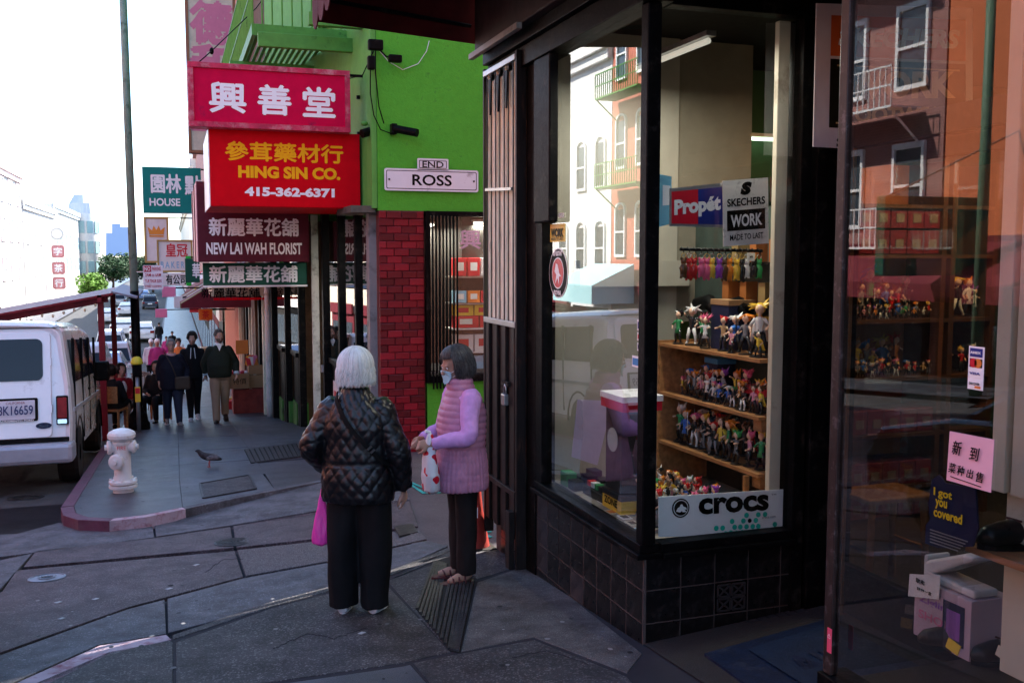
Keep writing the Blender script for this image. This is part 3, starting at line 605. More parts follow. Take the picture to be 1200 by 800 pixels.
# side window with accordion grille
gp('window_frame', BLACK, lambda m: (m.box(3.31, 3.37, 13.24, 13.4, -.12, 2.27), m.box(5.53, 5.6, 13.24, 13.4, -.12, 2.27), m.box(3.371, 5.529, 13.24, 13.4, 2.2, 2.268), m.box(3.371, 5.529, 13.24, 13.4, -.12, -.02)), bev=.006)
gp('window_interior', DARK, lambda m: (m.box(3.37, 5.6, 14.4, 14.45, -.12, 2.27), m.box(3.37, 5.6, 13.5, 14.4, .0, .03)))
gp('window_pane', GLASS, lambda m: m.box(3.37, 5.53, 13.33, 13.336, -.02, 2.2))
for i in range(8):
    x = 3.385 + i * .05; gp('grille_bar', mat('grille_matt', (.006, .006, .006), .9, spec=.05), lambda m: m.box(x, x + .018, 13.2, 13.235, -.2, 2.22))
gp('sill_base', CONC2, lambda m: m.box(3.3, 8, 13.1, 13.315, -1.4, -.93), bev=.02)
text('興', mat('window_lettering_pink', (.7, .45, .55), .5), gb, (3.96, 13.3, 1.88), (1, 0, 0), .3, .26, bold=.02)
text('善', mat('window_lettering_pink', (.7, .45, .55), .5), gb, (4.33, 13.3, 1.88), (1, 0, 0), .3, .26, bold=.02)
# goods in the side window
GM = {'red': flat('pack_red', (.55, .02, .03), .4), 'yellow': flat('pack_yellow', (.75, .5, .04), .4), 'blue': flat('pack_blue', (.05, .25, .55), .4), 'white': flat('pack_white', (.7, .7, .7), .4), 'orange': flat('pack_orange', (.7, .2, .03), .4), 'lblue': flat('pack_light_blue', (.25, .5, .7), .4), 'green': flat('pack_green', (.05, .3, .1), .4), 'pink': flat('pack_pink', (.7, .2, .35), .4), 'brown': flat('cardboard', (.35, .2, .1), .7), 'navy': flat('navy_card', (.015, .02, .06), .5), 'black': flat('pack_black', (.02, .02, .02), .4), 'purple': flat('pack_purple', (.3, .12, .45), .5)}
sh = thing('window_shelf', 'shelving stacked with goods behind the barred window of the green wall', 'shelf', (4.3, 13.6, 0))
for z in (.28, .62, .98, 1.36): MB().box(3.75, 5.4, 13.45, 13.9, z - .02, z).build('shelf', GM['white'] if z < .7 else STEEL, sh)
rowcols = [('lblue', 'lblue', 'lblue', 'lblue'), ('white', 'white', 'white', 'red'), ('red', 'red', 'orange', 'yellow'), ('yellow', 'orange', 'yellow', 'red'), ('red', 'white', 'red', 'white')]
k = 0
for (z, hh, wd, cols) in ((.02, .2, .45, ['lblue', 'blue', 'lblue']), (.285, .24, .3, ['white', 'white', 'white', 'lblue', 'white']), (.625, .17, .38, ['red', 'red', 'red', 'red']), (.80, .15, .3, ['yellow', 'yellow', 'orange', 'yellow']), (.985, .17, .2, ['lblue', 'orange', 'red', 'yellow', 'white', 'red']), (1.365, .26, .2, ['red', 'red', 'white', 'red', 'red', 'white', 'red'])):
    x = 3.78
    names = {.02: 'lowest row', .285: 'second row', .625: 'middle row', .80: 'row on the red packs', .985: 'fourth row', 1.365: 'top row'}
    for q, c in enumerate(cols):
        b = MB().box(x, x + wd - .02, 13.5, 13.72, z, z + hh).build('goods_box', GM[c], None, bev=.004)
        tag(b, '%s pack, %s from left, %s behind the barred side window' % ({'lblue': 'pale blue'}.get(c, c), ['first', 'second', 'third', 'fourth', 'fifth', 'sixth', 'seventh'][q], names[z]), 'box', 'packs in the barred side window')
        MB().box(x + wd * .2, x + wd * .7, 13.496, 13.5, z + hh * .3, z + hh * .75).build('box_label', GM['red' if c in ('white', 'yellow') else 'white'], b, loc=False)
        x += wd
# shopfront along the street
def facpt(y, z, d=0): return (fac(y) + d, y, z)
def postf(name, y, w, z0, z1, m, d=-.03, dep=.12):
    return MB().box(fac(y) + d, fac(y) + d + dep, y - w / 2, y + w / 2, z0, z1).build(name, m, gb, bev=.006)
for y in (15.3, 18.2, 18.8, 19.4): gp('plinth', mat('plinth_green', (.05, .16, .03), .6, var=.2, dirt=.3), lambda m: m.box(fac(y) - .02, fac(y) + .2, y, y + .59, -2.2, gz(y) + .4))
for y, w, m in ((13.72, .2, mat('grey_pilaster', (.25, .25, .25), .5, dirt=.3)), (14.35, .12, BLACK), (15.25, .14, BLACK), (16.2, .16, BLACK), (16.9, .06, mat('white_post', (.5, .5, .45), .5, dirt=.3)), (17.9, .16, BLACK), (19.0, .14, BLACK), (20.2, .2, BLACK)):
    postf('shopfront_post', y, w, -2, 2.34, m)
WARM = mat('lit_shop_wall', (.45, .3, .16), .7, var=.4, vs=3)
for (a, b, z0) in ((13.85, 14.28, -.2), (14.42, 15.17, -.2), (15.33, 16.1, .0), (18.0, 18.9, -.1), (19.1, 20.1, -.1)):
    y = (a + b) / 2; gp('shopfront_pane', GLASS, lambda m: m.add([facpt(a, z0, .02), facpt(b, z0, .02), facpt(b, 2.2, .02), facpt(a, 2.2, .02), facpt(a, z0, .03), facpt(b, z0, .03), facpt(b, 2.2, .03), facpt(a, 2.2, .03)], [(0, 1, 2, 3), (4, 5, 6, 7), (0, 1, 5, 4), (1, 2, 6, 5), (2, 3, 7, 6), (3, 0, 4, 7)]))
    gp('window_rail', BLACK, lambda m: m.box(fac(y) - .02, fac(y) + .08, a, b, z0 - .08, z0), bev=.004)
    gp('stall_panel', BLACK, lambda m: m.box(fac(y) + .03, fac(y) + .1, a, b, -2, z0 - .081))
# lower posters in the stall panels
for i, (y, c) in enumerate(((14.8, 'white'), (14.05, 'yellow'), (15.6, 'white'))):
    o = MB().box(fac(y) + .0, fac(y) + .02, y - .25, y + .25, -.9, -.35).build('poster', GM[c], None); tag(o, ['white printed poster below the shopfront window by the padlocked door', 'pale yellow poster under the window next to the grey pilaster', 'white leaflet low on the shopfront beside the dark doorway'][i], 'poster')
    MB().box(fac(y) - .004, fac(y), y - .18, y + .15, -.8, -.5).build('print', GM['red' if i % 2 == 0 else 'green'], o, loc=False)
sh2 = thing('goods_shelf', 'shelving with coloured goods just inside the green building shopfront', 'shelf', (3.3, 14.4, -1))
for z in (-.2, .25, .7, 1.15): MB().box(2.9, 3.4, 13.75, 15.4, z - .02, z).build('shelf', WOOD, sh2)
mb = MB()
for z in (-.2, .25, .7, 1.15):
    y = 13.8
    while y < 15.3:
        w = RND.uniform(.07, .16); mb.cm = RND.randrange(6); mb.box(2.92, 3.15, y, y + w - .01, z, z + RND.uniform(.15, .36)); y += w
mb.cm = 0
mb.build('goods', [GM[c] for c in ('red', 'yellow', 'white', 'orange', 'brown', 'green')], sh2, kind='stuff')
lamp_tube((3.6, 14.0, 2.1), (3.6, 15.0, 2.1), 4, 'lit tube inside the shopfront of the green building', power=35)
lamp_tube((4.1, 13.6, 2.12), (5.3, 13.6, 2.12), 1, 'lit tube behind the barred side window', power=40)  # lamp added to brighten the goods in this window
# padlock & door handle on shopfront
o = MB().box(fac(16.2) - .08, fac(16.2) - .03, 16.13, 16.2, -.25, -.13).build('padlock', STEEL, gb, bev=.01)
# white downpipe
dp = thing('downpipe', 'white painted downpipe on the facade beyond the shopfront', 'pipe', (1.8, 20.55, gz(20.5)))
PIPE = mat('white_pipe', (.55, .53, .5), .5, dirt=.3, dcol=(.2, .18, .16))
MB().tube([(1.8, 20.55, gz(20.5)), (1.8, 20.55, gz(20.5) + .25), (1.8, 20.55, 2.6)], .06, 12).build('pipe', PIPE, dp, smooth=True)
for z in (-1.3, -.2, .9): MB().lathe([(.072, z - .03), (.075, z), (.072, z + .03)], 12, (1.8, 20.55, 0)).build('collar', PIPE, dp)
# ---- street name signs
WS = mat('white_enamel', (.78, .77, .8), .35, var=.03, dirt=.06, dcol=(.4, .38, .4))
def rrect(w, h, r, n=5):
    p = []
    for cx, cz, a0 in ((w / 2 - r, h / 2 - r, 0), (-w / 2 + r, h / 2 - r, 90), (-w / 2 + r, -h / 2 + r, 180), (w / 2 - r, -h / 2 + r, 270)):
        for i in range(n + 1): a = rad(a0 + 90 * i / n); p.append((cx + r * math.cos(a), cz + r * math.sin(a)))
    return p
def plate(name, label, c, w, h, m, cat='sign', r=.03, th=.012, body=None, bm=None, bw=None, bh=None, border=True, bold=.02, font_m=None):
    t = thing(name, label, cat, c)
    MB().prism(rrect(w, h, r), (1, 0, 0), (0, 0, 1), (0, th, 0), (c[0], c[1], c[2])).build('plate', m, t, bev=0)
    if border:
        a = rrect(w - .05, h - .05, r * .7); b = rrect(w - .068, h - .068, r * .6); n = len(a); mb = MB()
        mb.add([(c[0] + x, c[1] - .002, c[2] + z) for x, z in a] + [(c[0] + x, c[1] - .002, c[2] + z) for x, z in b], [(i, (i + 1) % n, n + (i + 1) % n, n + i) for i in range(n)]); mb.build('border', BLACK, t)
    if body: text(body, BLACK if font_m is None else font_m, t, (c[0], c[1], c[2]), (1, 0, 0), bw, bh, bold=bold, ext=.003)
    return t
p = YP(506, 211.5, 13.29)
t = plate('street_name_sign', 'long white sign reading ROSS on the green wall', (p.x, 13.27, p.z), 1.33, .3, WS, body='ROSS', bw=.56, bh=.15)
for s in (-.6, .6): MB().lathe([(.014, 0), (.012, -.012), (.001, -.012)], 10, (p.x + s, 13.27, p.z), (0, 1, 0)).build('screw', BLACK, t)
p = YP(507, 193, 13.29)
plate('end_sign', 'small white sign reading END above the longer street name', (p.x, 13.27, p.z), .44, .16, WS, body='END', bw=.3, bh=.085, r=.015, bold=.015)
# ---- wall cameras, cables, little lamp
cm = thing('security_camera', 'black cylindrical camera mounted on the green wall above the street signs', 'camera', tuple(YP(476, 153, 13.2)))
a = YP(463, 151, 13.2); b = YP(489, 156, 13.0)
MB().tube([a, b], .055, 16).build('housing', BLACK, cm, smooth=False); MB().box(a.x - .05, a.x + .03, 13.18, 13.32, a.z - .07, a.z + .07).build('bracket', BLACK, cm, bev=.01)
t = thing('security_light', 'small black lamp head on the facade corner beside the red sign', 'camera', tuple(YP(430, 153, 13.5)))
a = YP(424, 157, 13.45); b = YP(437, 153, 13.5); MB().tube([a, b], .06, 14).build('housing', BLACK, t); MB().ell(tuple(YP(427, 145, 13.5)), (.05, .05, .035)).build('cap', GREENM, t, smooth=True)
t = thing('cable_bundle', 'tangle of black cables with plugs hanging at the green corner', 'cables', tuple(YP(437, 52, 13.2)))
def cable(pts, y, r=.008, m=BLACK): MB().tube([YP(px, py, y) for px, py in pts], r, 6).build('cable', m, t, smooth=True)
cable([(437, 52), (434, 75), (434, 110), (438, 135), (446, 152), (462, 158)], 13.22); cable([(440, 52), (440, 85), (444, 125), (450, 145)], 13.2)
cable([(445, 60), (455, 72), (472, 82), (490, 75), (500, 60), (503, 48)], 13.28, .005, GM['white']); cable([(437, 50), (452, 66), (464, 70)], 13.2, .012)
for px, py, w, h in ((435, 74, .05, .09), (463, 69, .09, .05), (440, 53, .1, .07)):
    c = YP(px, py, 13.15); MB().box(c.x - w, c.x + w, 13.1, 13.2, c.z - h, c.z + h).build('plug', BLACK, t, bev=.02)
t = thing('overhead_cable', 'thin black cable running from the magenta sign up past the balcony', 'cables', tuple(YP(240, 70, 13.7)))
for q in (((232, 74, 13.8), (248, 60, 14.5), (300, 10, 16), (330, -30, 17)), ((410, 92, 13.7), (425, 88, 13.5), (438, 60, 13.3))):
    MB().tube(cr_pts([YP(*k_) for k_ in q]), .008, 5).build('cable', BLACK, t, smooth=True)
MB().ell(tuple(YP(248, 60, 14.5)), (.03, .03, .05), 8, 6).build('clamp', BLACK, t)
# ---- fire escape balcony
fe = thing('fire_escape', 'green iron fire escape balcony above the red hanging signs', 'fire escape', (2.4, 15, 5.1))
def f_(name, f, **k): mb = MB(); f(mb); return mb.build(name, GREENM, fe, **k)
OX, YA, YB, Z0 = 1.15, 14.7, 23.5, 4.92
f_('platform_rim', lambda m: (m.box(OX, OX + .05, YA, YB, Z0 - .14, Z0 + .02), m.box(OX + .051, 2.6, YA - .001, YA + .05, Z0 - .14, Z0 + .02)), bev=.004)
for y in (16.6, 18.6, 20.6, 22.6): f_('joist', lambda m: m.box(OX - .2, 2.3, y, y + .09, Z0 - .34, Z0 - .16))
f_('bracket_beam', lambda m: (m.box(OX + .06, 3.0, 14.4, 14.5, Z0 - .35, Z0 - .15)), bev=.01)
f_('bracket_beam', lambda m: m.box(OX + .7, 4.0, 13.9, 14.0, Z0 - .12, Z0 + .06), bev=.01)
for i in range(14):
    x = OX + .1 + i * .09; f_('deck_slat', lambda m: m.box(x, x + .05, YA + .06, YB, Z0 - .03, Z0 - .005))
for i in range(58):
    y = YA + .02 + i * .145; f_('baluster', lambda m: m.tube([(OX + .02, y, Z0), (OX + .02, y, Z0 + 1.05)], .012, 5))
for i in range(9):
    x = OX + .15 + i * .14; f_('baluster', lambda m: m.tube([(x, YA + .02, Z0), (x, YA + .02, Z0 + 1.05)], .012, 5))
for z in (Z0 + .5, Z0 + 1.06):
    f_('handrail', lambda m: (m.bar((OX + .02, YA, z), (OX + .02, YB, z), .03), m.bar((OX + .02, YA + .02, z), (2.5, YA + .02, z), .03)))
f_('brace', lambda m: m.bar((OX + .1, 16.7, Z0 - .2), (2.3, 16.7, Z0 - 1.0), .05))
# upper window on the green facade
gp('window_frame', LITGREEN, lambda m: [m.box(fac(16.5) - .04, fac(16.5) + .0, y, y + .08, 5.2, 8) for y in (15.6, 16.4, 17.2)] + [m.box(fac(16.5) - .05, fac(16.5) + .01, 15.6, 17.3, 5.2, 5.35)])
w = gp('window_pane', DGLASS, lambda m: m.box(fac(16.5) - .02, fac(16.5) - .012, 15.68, 17.2, 5.35, 8))
# ================================================================== HANGING SIGNS
PINK = mat('magenta_sign_face', (.60, .003, .055), .55, spec=.05, var=.08, dirt=.05, dcol=(.3, .01, .06)); FRM = mat('worn_red_frame', (.5, .03, .08), .5, var=.3, vs=9, dirt=.35, dcol=(.6, .25, .28), ds=7)
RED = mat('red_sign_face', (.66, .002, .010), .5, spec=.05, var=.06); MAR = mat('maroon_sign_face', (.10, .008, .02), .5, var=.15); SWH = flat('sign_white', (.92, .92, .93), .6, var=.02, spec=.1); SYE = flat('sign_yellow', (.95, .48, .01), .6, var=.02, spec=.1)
def boxsign(name, label, y, px0, py0, px1, py1, dep, face, parts=(), frame=None, side=None, rr=.04, ydir=1):
    """a box sign across the pavement: front rectangle given by its measured corners at distance y"""
    a, b = YP(px0, (py0 + py1) / 2, y), YP(px1, (py0 + py1) / 2, y)
    x0, x1 = a.x, b.x; zt = YP((px0 + px1) / 2, py0, y).z; zb = YP((px0 + px1) / 2, py1, y).z
    t = thing(name, label, 'sign', ((x0 + x1) / 2, y, zb))
    MB().box(x0, x1, y, y + dep, zb, zt).build('cabinet', side or face, t, bev=.004)
    MB().box(x0 + .01, x1 - .01, y - .012, y - .001, zb + .01, zt - .01).build('face', face, t)
    if frame:
        for q in ((x0, x1, zt - rr, zt), (x0, x1, zb, zb + rr), (x0, x0 + rr, zb + rr + .001, zt - rr - .001), (x1 - rr, x1, zb + rr + .001, zt - rr - .001)):
            MB().box(q[0], q[1], y - .04, y - .002, q[2], q[3]).build('frame', frame, t, bev=.004)
    fx_ = fac(y) if y < 20.5 else 1.85
    if x1 < fx_ - .08: MB().bar((x1 - .05, y + dep / 2, zt - .03), (fx_ + .05, y + dep / 2, zt - .03), .035).build('bracket', BLACK, t)
    for (body, m, u, v, w, h, bd) in parts:
        cx = x0 + (x1 - x0) * u; cz = zt + (zb - zt) * v
        text(body, m, t, (cx, y - .013, cz), (1, 0, 0), w * (x1 - x0), h * (zt - zb), bold=bd, ext=.004)
    return t, (x0, x1, zb, zt)
s1, r1 = boxsign('hanging_sign', 'magenta framed sign with three large white characters, topmost over the sidewalk', 13.8, 220.5, 78, 410, 152, .3, PINK,
    [('興', SWH, .235, .53, .215, .46, .03), ('善', SWH, .52, .53, .2, .46, .03), ('堂', SWH, .80, .53, .2, .46, .03)], FRM, FRM, .07)
text('鞋', SWH, s1, (0, 0, -50), (1, 0, 0), .1) if 0 else None
s2, r2 = boxsign('hanging_sign', 'red sign with yellow letters HING SIN CO. and a phone number', 14.0, 246, 154, 422, 243, 2.1, RED,
    [('參茸藥材行', SYE, .49, .28, .78, .24, .03), ('HING SIN CO.', SYE, .52, .545, .68, .16, .05), ('415-362-6371', SWH, .52, .8, .6, .125, .05)], None, RED)
MB().box(r2[0] - .014, r2[0] - .002, 14.01, 16.09, r2[2], r2[3]).build('side_face', WS, s2)
for z in (r2[3] + .02, r1[3] - .3): MB().bar((r2[1] - .02, 14.1, z), (2.66, 14.1, z), .05).build('bracket', BLACK, s2)
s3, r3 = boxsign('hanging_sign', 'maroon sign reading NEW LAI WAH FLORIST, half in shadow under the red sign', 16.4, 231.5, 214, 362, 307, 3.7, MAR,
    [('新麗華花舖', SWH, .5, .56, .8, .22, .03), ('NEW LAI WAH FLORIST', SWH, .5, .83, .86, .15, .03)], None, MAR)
MB().box(r3[0] - .014, r3[0] - .002, 16.41, 20.09, r3[2], r3[3]).build('side_face', mat('faded_pink_face', (.6, .28, .33), .5, var=.1), s3)
for yy in (17.3, 19.0): MB().box(r3[0] - .03, r3[0] - .015, yy, yy + .05, r3[2], r3[3]).build('side_rib', MAR, s3)
GSG = mat('dark_green_sign', (.01, .085, .055), .5, var=.1)
s4, r4 = boxsign('hanging_sign', 'dark green sign with five white characters under the maroon florist sign', 17.0, 238, 308, 360, 334, .25, GSG,
    [('新麗華花舖', SWH, .48, .5, .84, .74, .03)], None, GSG)
MB().box(r4[0] - .0, r4[1], 16.98, 17.0, r4[2] - .03, r4[2] - .002).build('trim', SWH, s4)
boxsign('hanging_sign', 'narrow dark green sign piece just left of the five-character green sign', 21.8, 217, 303, 234, 331, .2, GSG, [('華', SWH, .75, .5, .5, .6, .02)])
boxsign('hanging_sign', 'slim bright green sign panel left of the dark green signs', 24, 218, 300, 224, 335, .2, flat('bright_green_sign', (.02, .5, .05), .5), [('N', BLACK, .5, .5, .6, .1, .02)])
TEALM = flat('teal_sign_face', (.005, .22, .19), .5)
s5, r5 = boxsign('hanging_sign', 'teal sign with white characters above the word HOUSE, beside the lamp pole', 27, 167, 196, 236, 250, .3, TEALM,
    [('園林', SWH, .4, .36, .5, .4, .03), ('HOUSE', SWH, .37, .76, .52, .17, .03)], None, STEEL)
text('點', SWH, s5, (r5[1] - .2, 26.985, r5[3] - .45), (1, 0, 0), .4, .48, bold=.03)
GOLD = flat('gold_frame', (.45, .3, .1), .5); OFFW = flat('off_white_sign', (.75, .73, .72), .5)
s6, r6 = boxsign('hanging_sign', 'white gold-framed sign with an orange crown emblem', 31, 169, 254, 198, 308, .15, OFFW, [], GOLD, GOLD, .06)
cxm = (r6[0] + r6[1]) / 2; zt = r6[3] - .42
cp = [(-.2, -.1), (.2, -.1), (.24, .12), (.12, .02), (.07, .16), (0, .03), (-.07, .16), (-.12, .02), (-.24, .12)]
MB().prism([(x * 1.0, z * 1.0) for x, z in cp], (1, 0, 0), (0, 0, 1), (0, .006, 0), (cxm, 30.97, zt)).build('crown_emblem', flat('orange_print', (.75, .3, .05), .5), s6)
MB().box(cxm - .2, cxm + .2, 30.965, 30.975, zt - .17, zt - .125).build('crown_emblem', flat('orange_print', (0, 0, 0)), s6)
s7, r7 = boxsign('hanging_sign', 'white gold-framed sign with red characters above pale blue RY letters', 29.5, 184, 281, 226, 319, .15, OFFW,
    [('皇冠', flat('red_print', (.6, .03, .05), .5), .55, .32, .6, .4, .02), ('B A K E R Y', flat('pale_blue_print', (.25, .5, .7), .5), .5, .77, .8, .2, .02)], GOLD, GOLD, .05)
boxsign('hanging_sign', 'white sign with two black characters below the gold-framed signs', 28.3, 186, 320, 220, 335, .15, OFFW, [('有公司', BLACK, .6, .5, .7, .75, .02)])
s8, r8 = boxsign('hanging_sign', 'tall faded cream sign with huge pink characters behind the balcony', 25.5, 218, -60, 277, 180, .35, mat('faded_cream_sign', (.6, .55, .42), .6), [], mat('wood_frame', (.28, .13, .07), .6), mat('wood_frame', (0, 0, 0)), .07)
FP = flat('faded_pink_print', (.6, .2, .3), .6)
for i, (ch, py) in enumerate((('德', 27), ('和', 78), ('堂', 128))):
    c = YP(248, py, 25.48); text(ch, FP, s8, (c.x, 25.485, c.z), (1, 0, 0), .95, .98, bold=.05)
# small signs further down
far_s = [('small pink paper sign hung under the awning row', 26, 190, 336, 206, 348, 'pink', None), ('orange-red notice with characters under the striped awning', 33, 233, 362, 249, 375, 'orange', '茶'), ('white card hanging beside the striped awning', 25.5, 204, 347, 214, 361, 'white', None), ('yellow board behind the striped awning', 27, 228, 336, 240, 352, 'yellow', None), ('small pink board low under the far awnings', 38, 182, 362, 196, 372, 'pink', None), ('red notice board far down the pavement', 45, 222, 358, 236, 366, 'red', None)]
for lb, y, a, b, c, d, col, tx in far_s: boxsign('hanging_sign', lb, y, a, b, c, d, .08, GM[col], [(tx, GM['red'], .5, .5, .5, .7, .02)] if tx else [])
# ---- awnings over the shops further down
def awning(label, y0, y1, x1, z0, z1, m, val=.16, xin=1.85, txt=None, stripes=None, name='shop_canopy'):
    t = thing(name, label, 'awning', (xin, (y0 + y1) / 2, z0))
    n = 8
    for i in range(n):
        a = y0 + (y1 - y0) * i / n; b = y0 + (y1 - y0) * (i + 1) / n - .004; mm = stripes[i % len(stripes)] if stripes else m
        MB().add([(xin, a, z1), (xin, b, z1), (x1, b, z0), (x1, a, z0), (xin, a, z1 - .02), (xin, b, z1 - .02), (x1, b, z0 - .02), (x1, a, z0 - .02)], [(0, 1, 2, 3), (4, 5, 6, 7), (0, 3, 7, 4), (1, 2, 6, 5), (0, 1, 5, 4), (3, 2, 6, 7)]).build('canopy_stripe', mm, t)
        MB().box(x1 - .02, x1, a, b, z0 - val, z0 - .001).build('valance', mm, t)
    MB().prism([(xin, z1 - .02), (x1, z0 - .02), (x1, z0 - val), (xin, z0 - val)], (1, 0, 0), (0, 0, 1), (0, .01, 0), (0, y0 - .011, 0)).build('end_panel', m, t)
    return t
STR = [mat('awning_olive', (.25, .22, .12), .8), mat('awning_maroon', (.15, .02, .03), .8), mat('awning_grey', (.3, .3, .33), .8)]
t = awning('cream awning with five small black characters and a red scalloped edge', 20.9, 23.5, .75, 1.05, 1.35, mat('cream_canvas', (.6, .5, .36), .8), .22)
c = YP(278, 343, 20.85); text('新麗華花舖', BLACK, t, (1.1, 20.87, c.z), (1, 0, 0), 1.15, .2, bold=.02)
for i in range(9): MB().box(.76 + i * .12, .87 + i * .12, 20.86, 20.885, .75, .80).build('scallop', RED, t)
awning('striped olive and maroon awning sloping over the pavement', 24.2, 28.5, .15, .55, 1.6, STR[1], .12, stripes=STR)
awning('dark maroon awning beyond the striped one', 29, 34, .35, .5, 1.3, STR[1], .2)
awning('pale awning further down the row of shops', 35, 42, .4, .6, 1.4, mat('pale_canvas', (.55, .5, .5), .8), .2)
awning('red awning at the far end of the shop row', 43, 52, .5, .4, 1.2, mat('red_canvas', (.4, .03, .03), .8), .25)
# ================================================================== BUILDINGS
def bldg(name, label, x, y0, y1, z1, wallm, side=1, floors=3, bays=3, z0=-7, fh=3.6, base=4.0, winm=None, arch=False, frame=None, dep=10, cornice=True, gl=None, shopf=True, wz=.0):
    """a street building whose facade stands at x; side=+1 faces +x, side=-1 faces -x"""
    g = gz((y0 + y1) / 2); t = thing(name, label, 'building', (x, y0, g))
    s = side; xs = lambda a, b: (min(x + s * a, x + s * b), max(x + s * a, x + s * b))
    a = xs(-dep, 0); MB().box(a[0], a[1], y0 + .01, y1 - .01, z0, z1).build('wall', wallm, t)
    if cornice:
        a = xs(-.1, .45); MB().box(a[0], a[1], y0 + .01, y1 - .01, z1 - .5, z1 + .1).build('cornice', frame or wallm, t, bev=.03)
        a = xs(-.1, .25); MB().box(a[0], a[1], y0 + .01, y1 - .01, z1 - .95, z1 - .501).build('cornice', frame or wallm, t, bev=.03)
    bw = (y1 - y0) / bays; ww = bw * .42; mw = frame or winm
    for f in range(floors):
        for b in range(bays):
            yc = y0 + bw * (b + .5); zb = g + base + f * fh + .7 + wz; hh = 2.0
            if zb + hh > z1 - .9: continue
            a = xs(.002, .10); pts = []
            fr = MB()
            fr.box(a[0], a[1], yc - ww / 2 - .1, yc - ww / 2, zb, zb + hh); fr.box(a[0], a[1], yc + ww / 2, yc + ww / 2 + .1, zb, zb + hh)
            fr.box(a[0], a[1], yc - ww / 2 - .1, yc + ww / 2 + .1, zb - .12, zb - .002)
            fr.box(a[0], a[1], yc - ww / 2 + .002, yc + ww / 2 - .002, zb + hh * .5 - .04, zb + hh * .5 + .04)
            if arch:
                n = 8; R0 = ww / 2 + .1
                pr = [(R0 * math.cos(math.pi * i / n), R0 * .6 * math.sin(math.pi * i / n)) for i in range(n + 1)] + [((R0 - .12) * math.cos(math.pi * i / n), (R0 - .12) * .55 * math.sin(math.pi * i / n)) for i in range(n, -1, -1)]
                fr.prism(pr, (0, 1, 0), (0, 0, 1), (a[1] - a[0], 0, 0), (a[0], yc, zb + hh + .002))
            else: fr.box(a[0], a[1], yc - ww / 2 - .1, yc + ww / 2 + .1, zb + hh + .002, zb + hh + .16)
            w = fr.build('window', mw, t)
            a = xs(.004, .03); MB().box(a[0], a[1], yc - ww / 2, yc + ww / 2, zb, zb + hh).build('pane', gl or DGL, w)
    if shopf:
        n = max(2, int((y1 - y0) / 3.2)); w = (y1 - y0) / n
        for b in range(n):
            a = xs(.002, .08); q = y0 + w * b
            sf = MB().box(a[0], a[1], q + .25, q + w - .25, g - .4, g + 2.9).build('shopfront', RND.choice([DARK, BLACK, STR[1]]), t)
            a = xs(.082, .1); MB().box(a[0], a[1], q + .45, q + w - .45, g + .5, g + 2.4).build('pane', gl or DGL, sf)
            a = xs(.082, .2); MB().box(a[0], a[1], q + .3, q + w - .3, g + 2.91, g + 3.5).build('shop_sign', RND.choice([STR[1], TEALM, GSG, OFFW, STR[1]]), sf)
    return t
DGL = mat('far_window_pane', (.05, .065, .08), .12, var=.3)
def brickmat(name, c, c2, sc=1):
    m = D.materials.new(name); m.use_nodes = True; n = m.node_tree.nodes; L = m.node_tree.links; b = n['Principled BSDF']; tc = n.new('ShaderNodeTexCoord'); mp = n.new('ShaderNodeMapping')
    mp.inputs['Rotation'].default_value = (rad(90), 0, rad(90)); L.new(tc.outputs['Object'], mp.inputs[0]); k = n.new('ShaderNodeTexBrick')
    sx = n.new('ShaderNodeSeparateXYZ'); cx = n.new('ShaderNodeCombineXYZ'); L.new(tc.outputs['Object'], sx.inputs[0]); L.new(sx.outputs[1], cx.inputs[0]); L.new(sx.outputs[2], cx.inputs[1]); L.new(cx.outputs[0], k.inputs[0])
    k.inputs['Color1'].default_value = c + (1,); k.inputs['Color2'].default_value = c2 + (1,); k.inputs['Mortar'].default_value = tuple(min(1, q * 1.5 + .05) for q in c) + (1,); k.inputs['Scale'].default_value = 3.2 / sc; k.inputs['Mortar Size'].default_value = .018
    L.new(k.outputs[0], b.inputs['Base Color']); b.inputs['Roughness'].default_value = .85; return m
BM1 = brickmat('far_brick', (.45, .12, .07), (.52, .16, .10)); BM2 = brickmat('purple_brick', (.26, .11, .10), (.32, .14, .12)); ORW = mat('orange_wall', (.62, .17, .07), .8, var=.1)
WS2 = mat('dulled_white', (.52, .5, .48), .8, var=.1)  # white stucco darkened so the overexposed far facades keep detail
WST = mat('white_stucco', (.75, .72, .68), .8, var=.06); CRS = mat('cream_stucco', (.7, .62, .5), .8, var=.06); PNK = mat('pink_stucco', (.65, .45, .4), .8, var=.06)
OPX = -14.5
bldg('brick_building', 'low brick building across the street behind the viewer', OPX, -30, 13, 10, BM1, floors=2, bays=8)
b1 = bldg('orange_building', 'flat orange-red walled building across the street, seen mirrored in the right window', OPX, 13.05, 20.7, 13, ORW, floors=0, bays=2, frame=mat('orange_trim', (.55, .2, .12), .8))
b2 = bldg('brick_building', 'purplish brick building with white sash windows and fire escapes, mirrored in the right window', OPX, 20.75, 33, 13, BM2, floors=3, bays=5, frame=WHITE, fh=3.7)
b3 = bldg('brick_building', 'orange brick building with arched windows, mirrored in the corner window', OPX, 33.05, 41.3, 14, BM1, floors=3, bays=4, arch=True, fh=3.9)
b4 = bldg('white_building', 'white building with arched windows, mirrored in the corner display window', OPX, 41.35, 50.5, 11.5, WST, floors=3, bays=4, arch=True, fh=3.9)
bldg('cream_building', 'cream building across the street beyond the white one with arched windows', OPX, 50.55, 66, 9, CRS, floors=2, bays=5)
bldg('white_building', 'plain white building across the street behind the cream one', OPX, 66.05, 92, 9, WST, floors=2, bays=6)
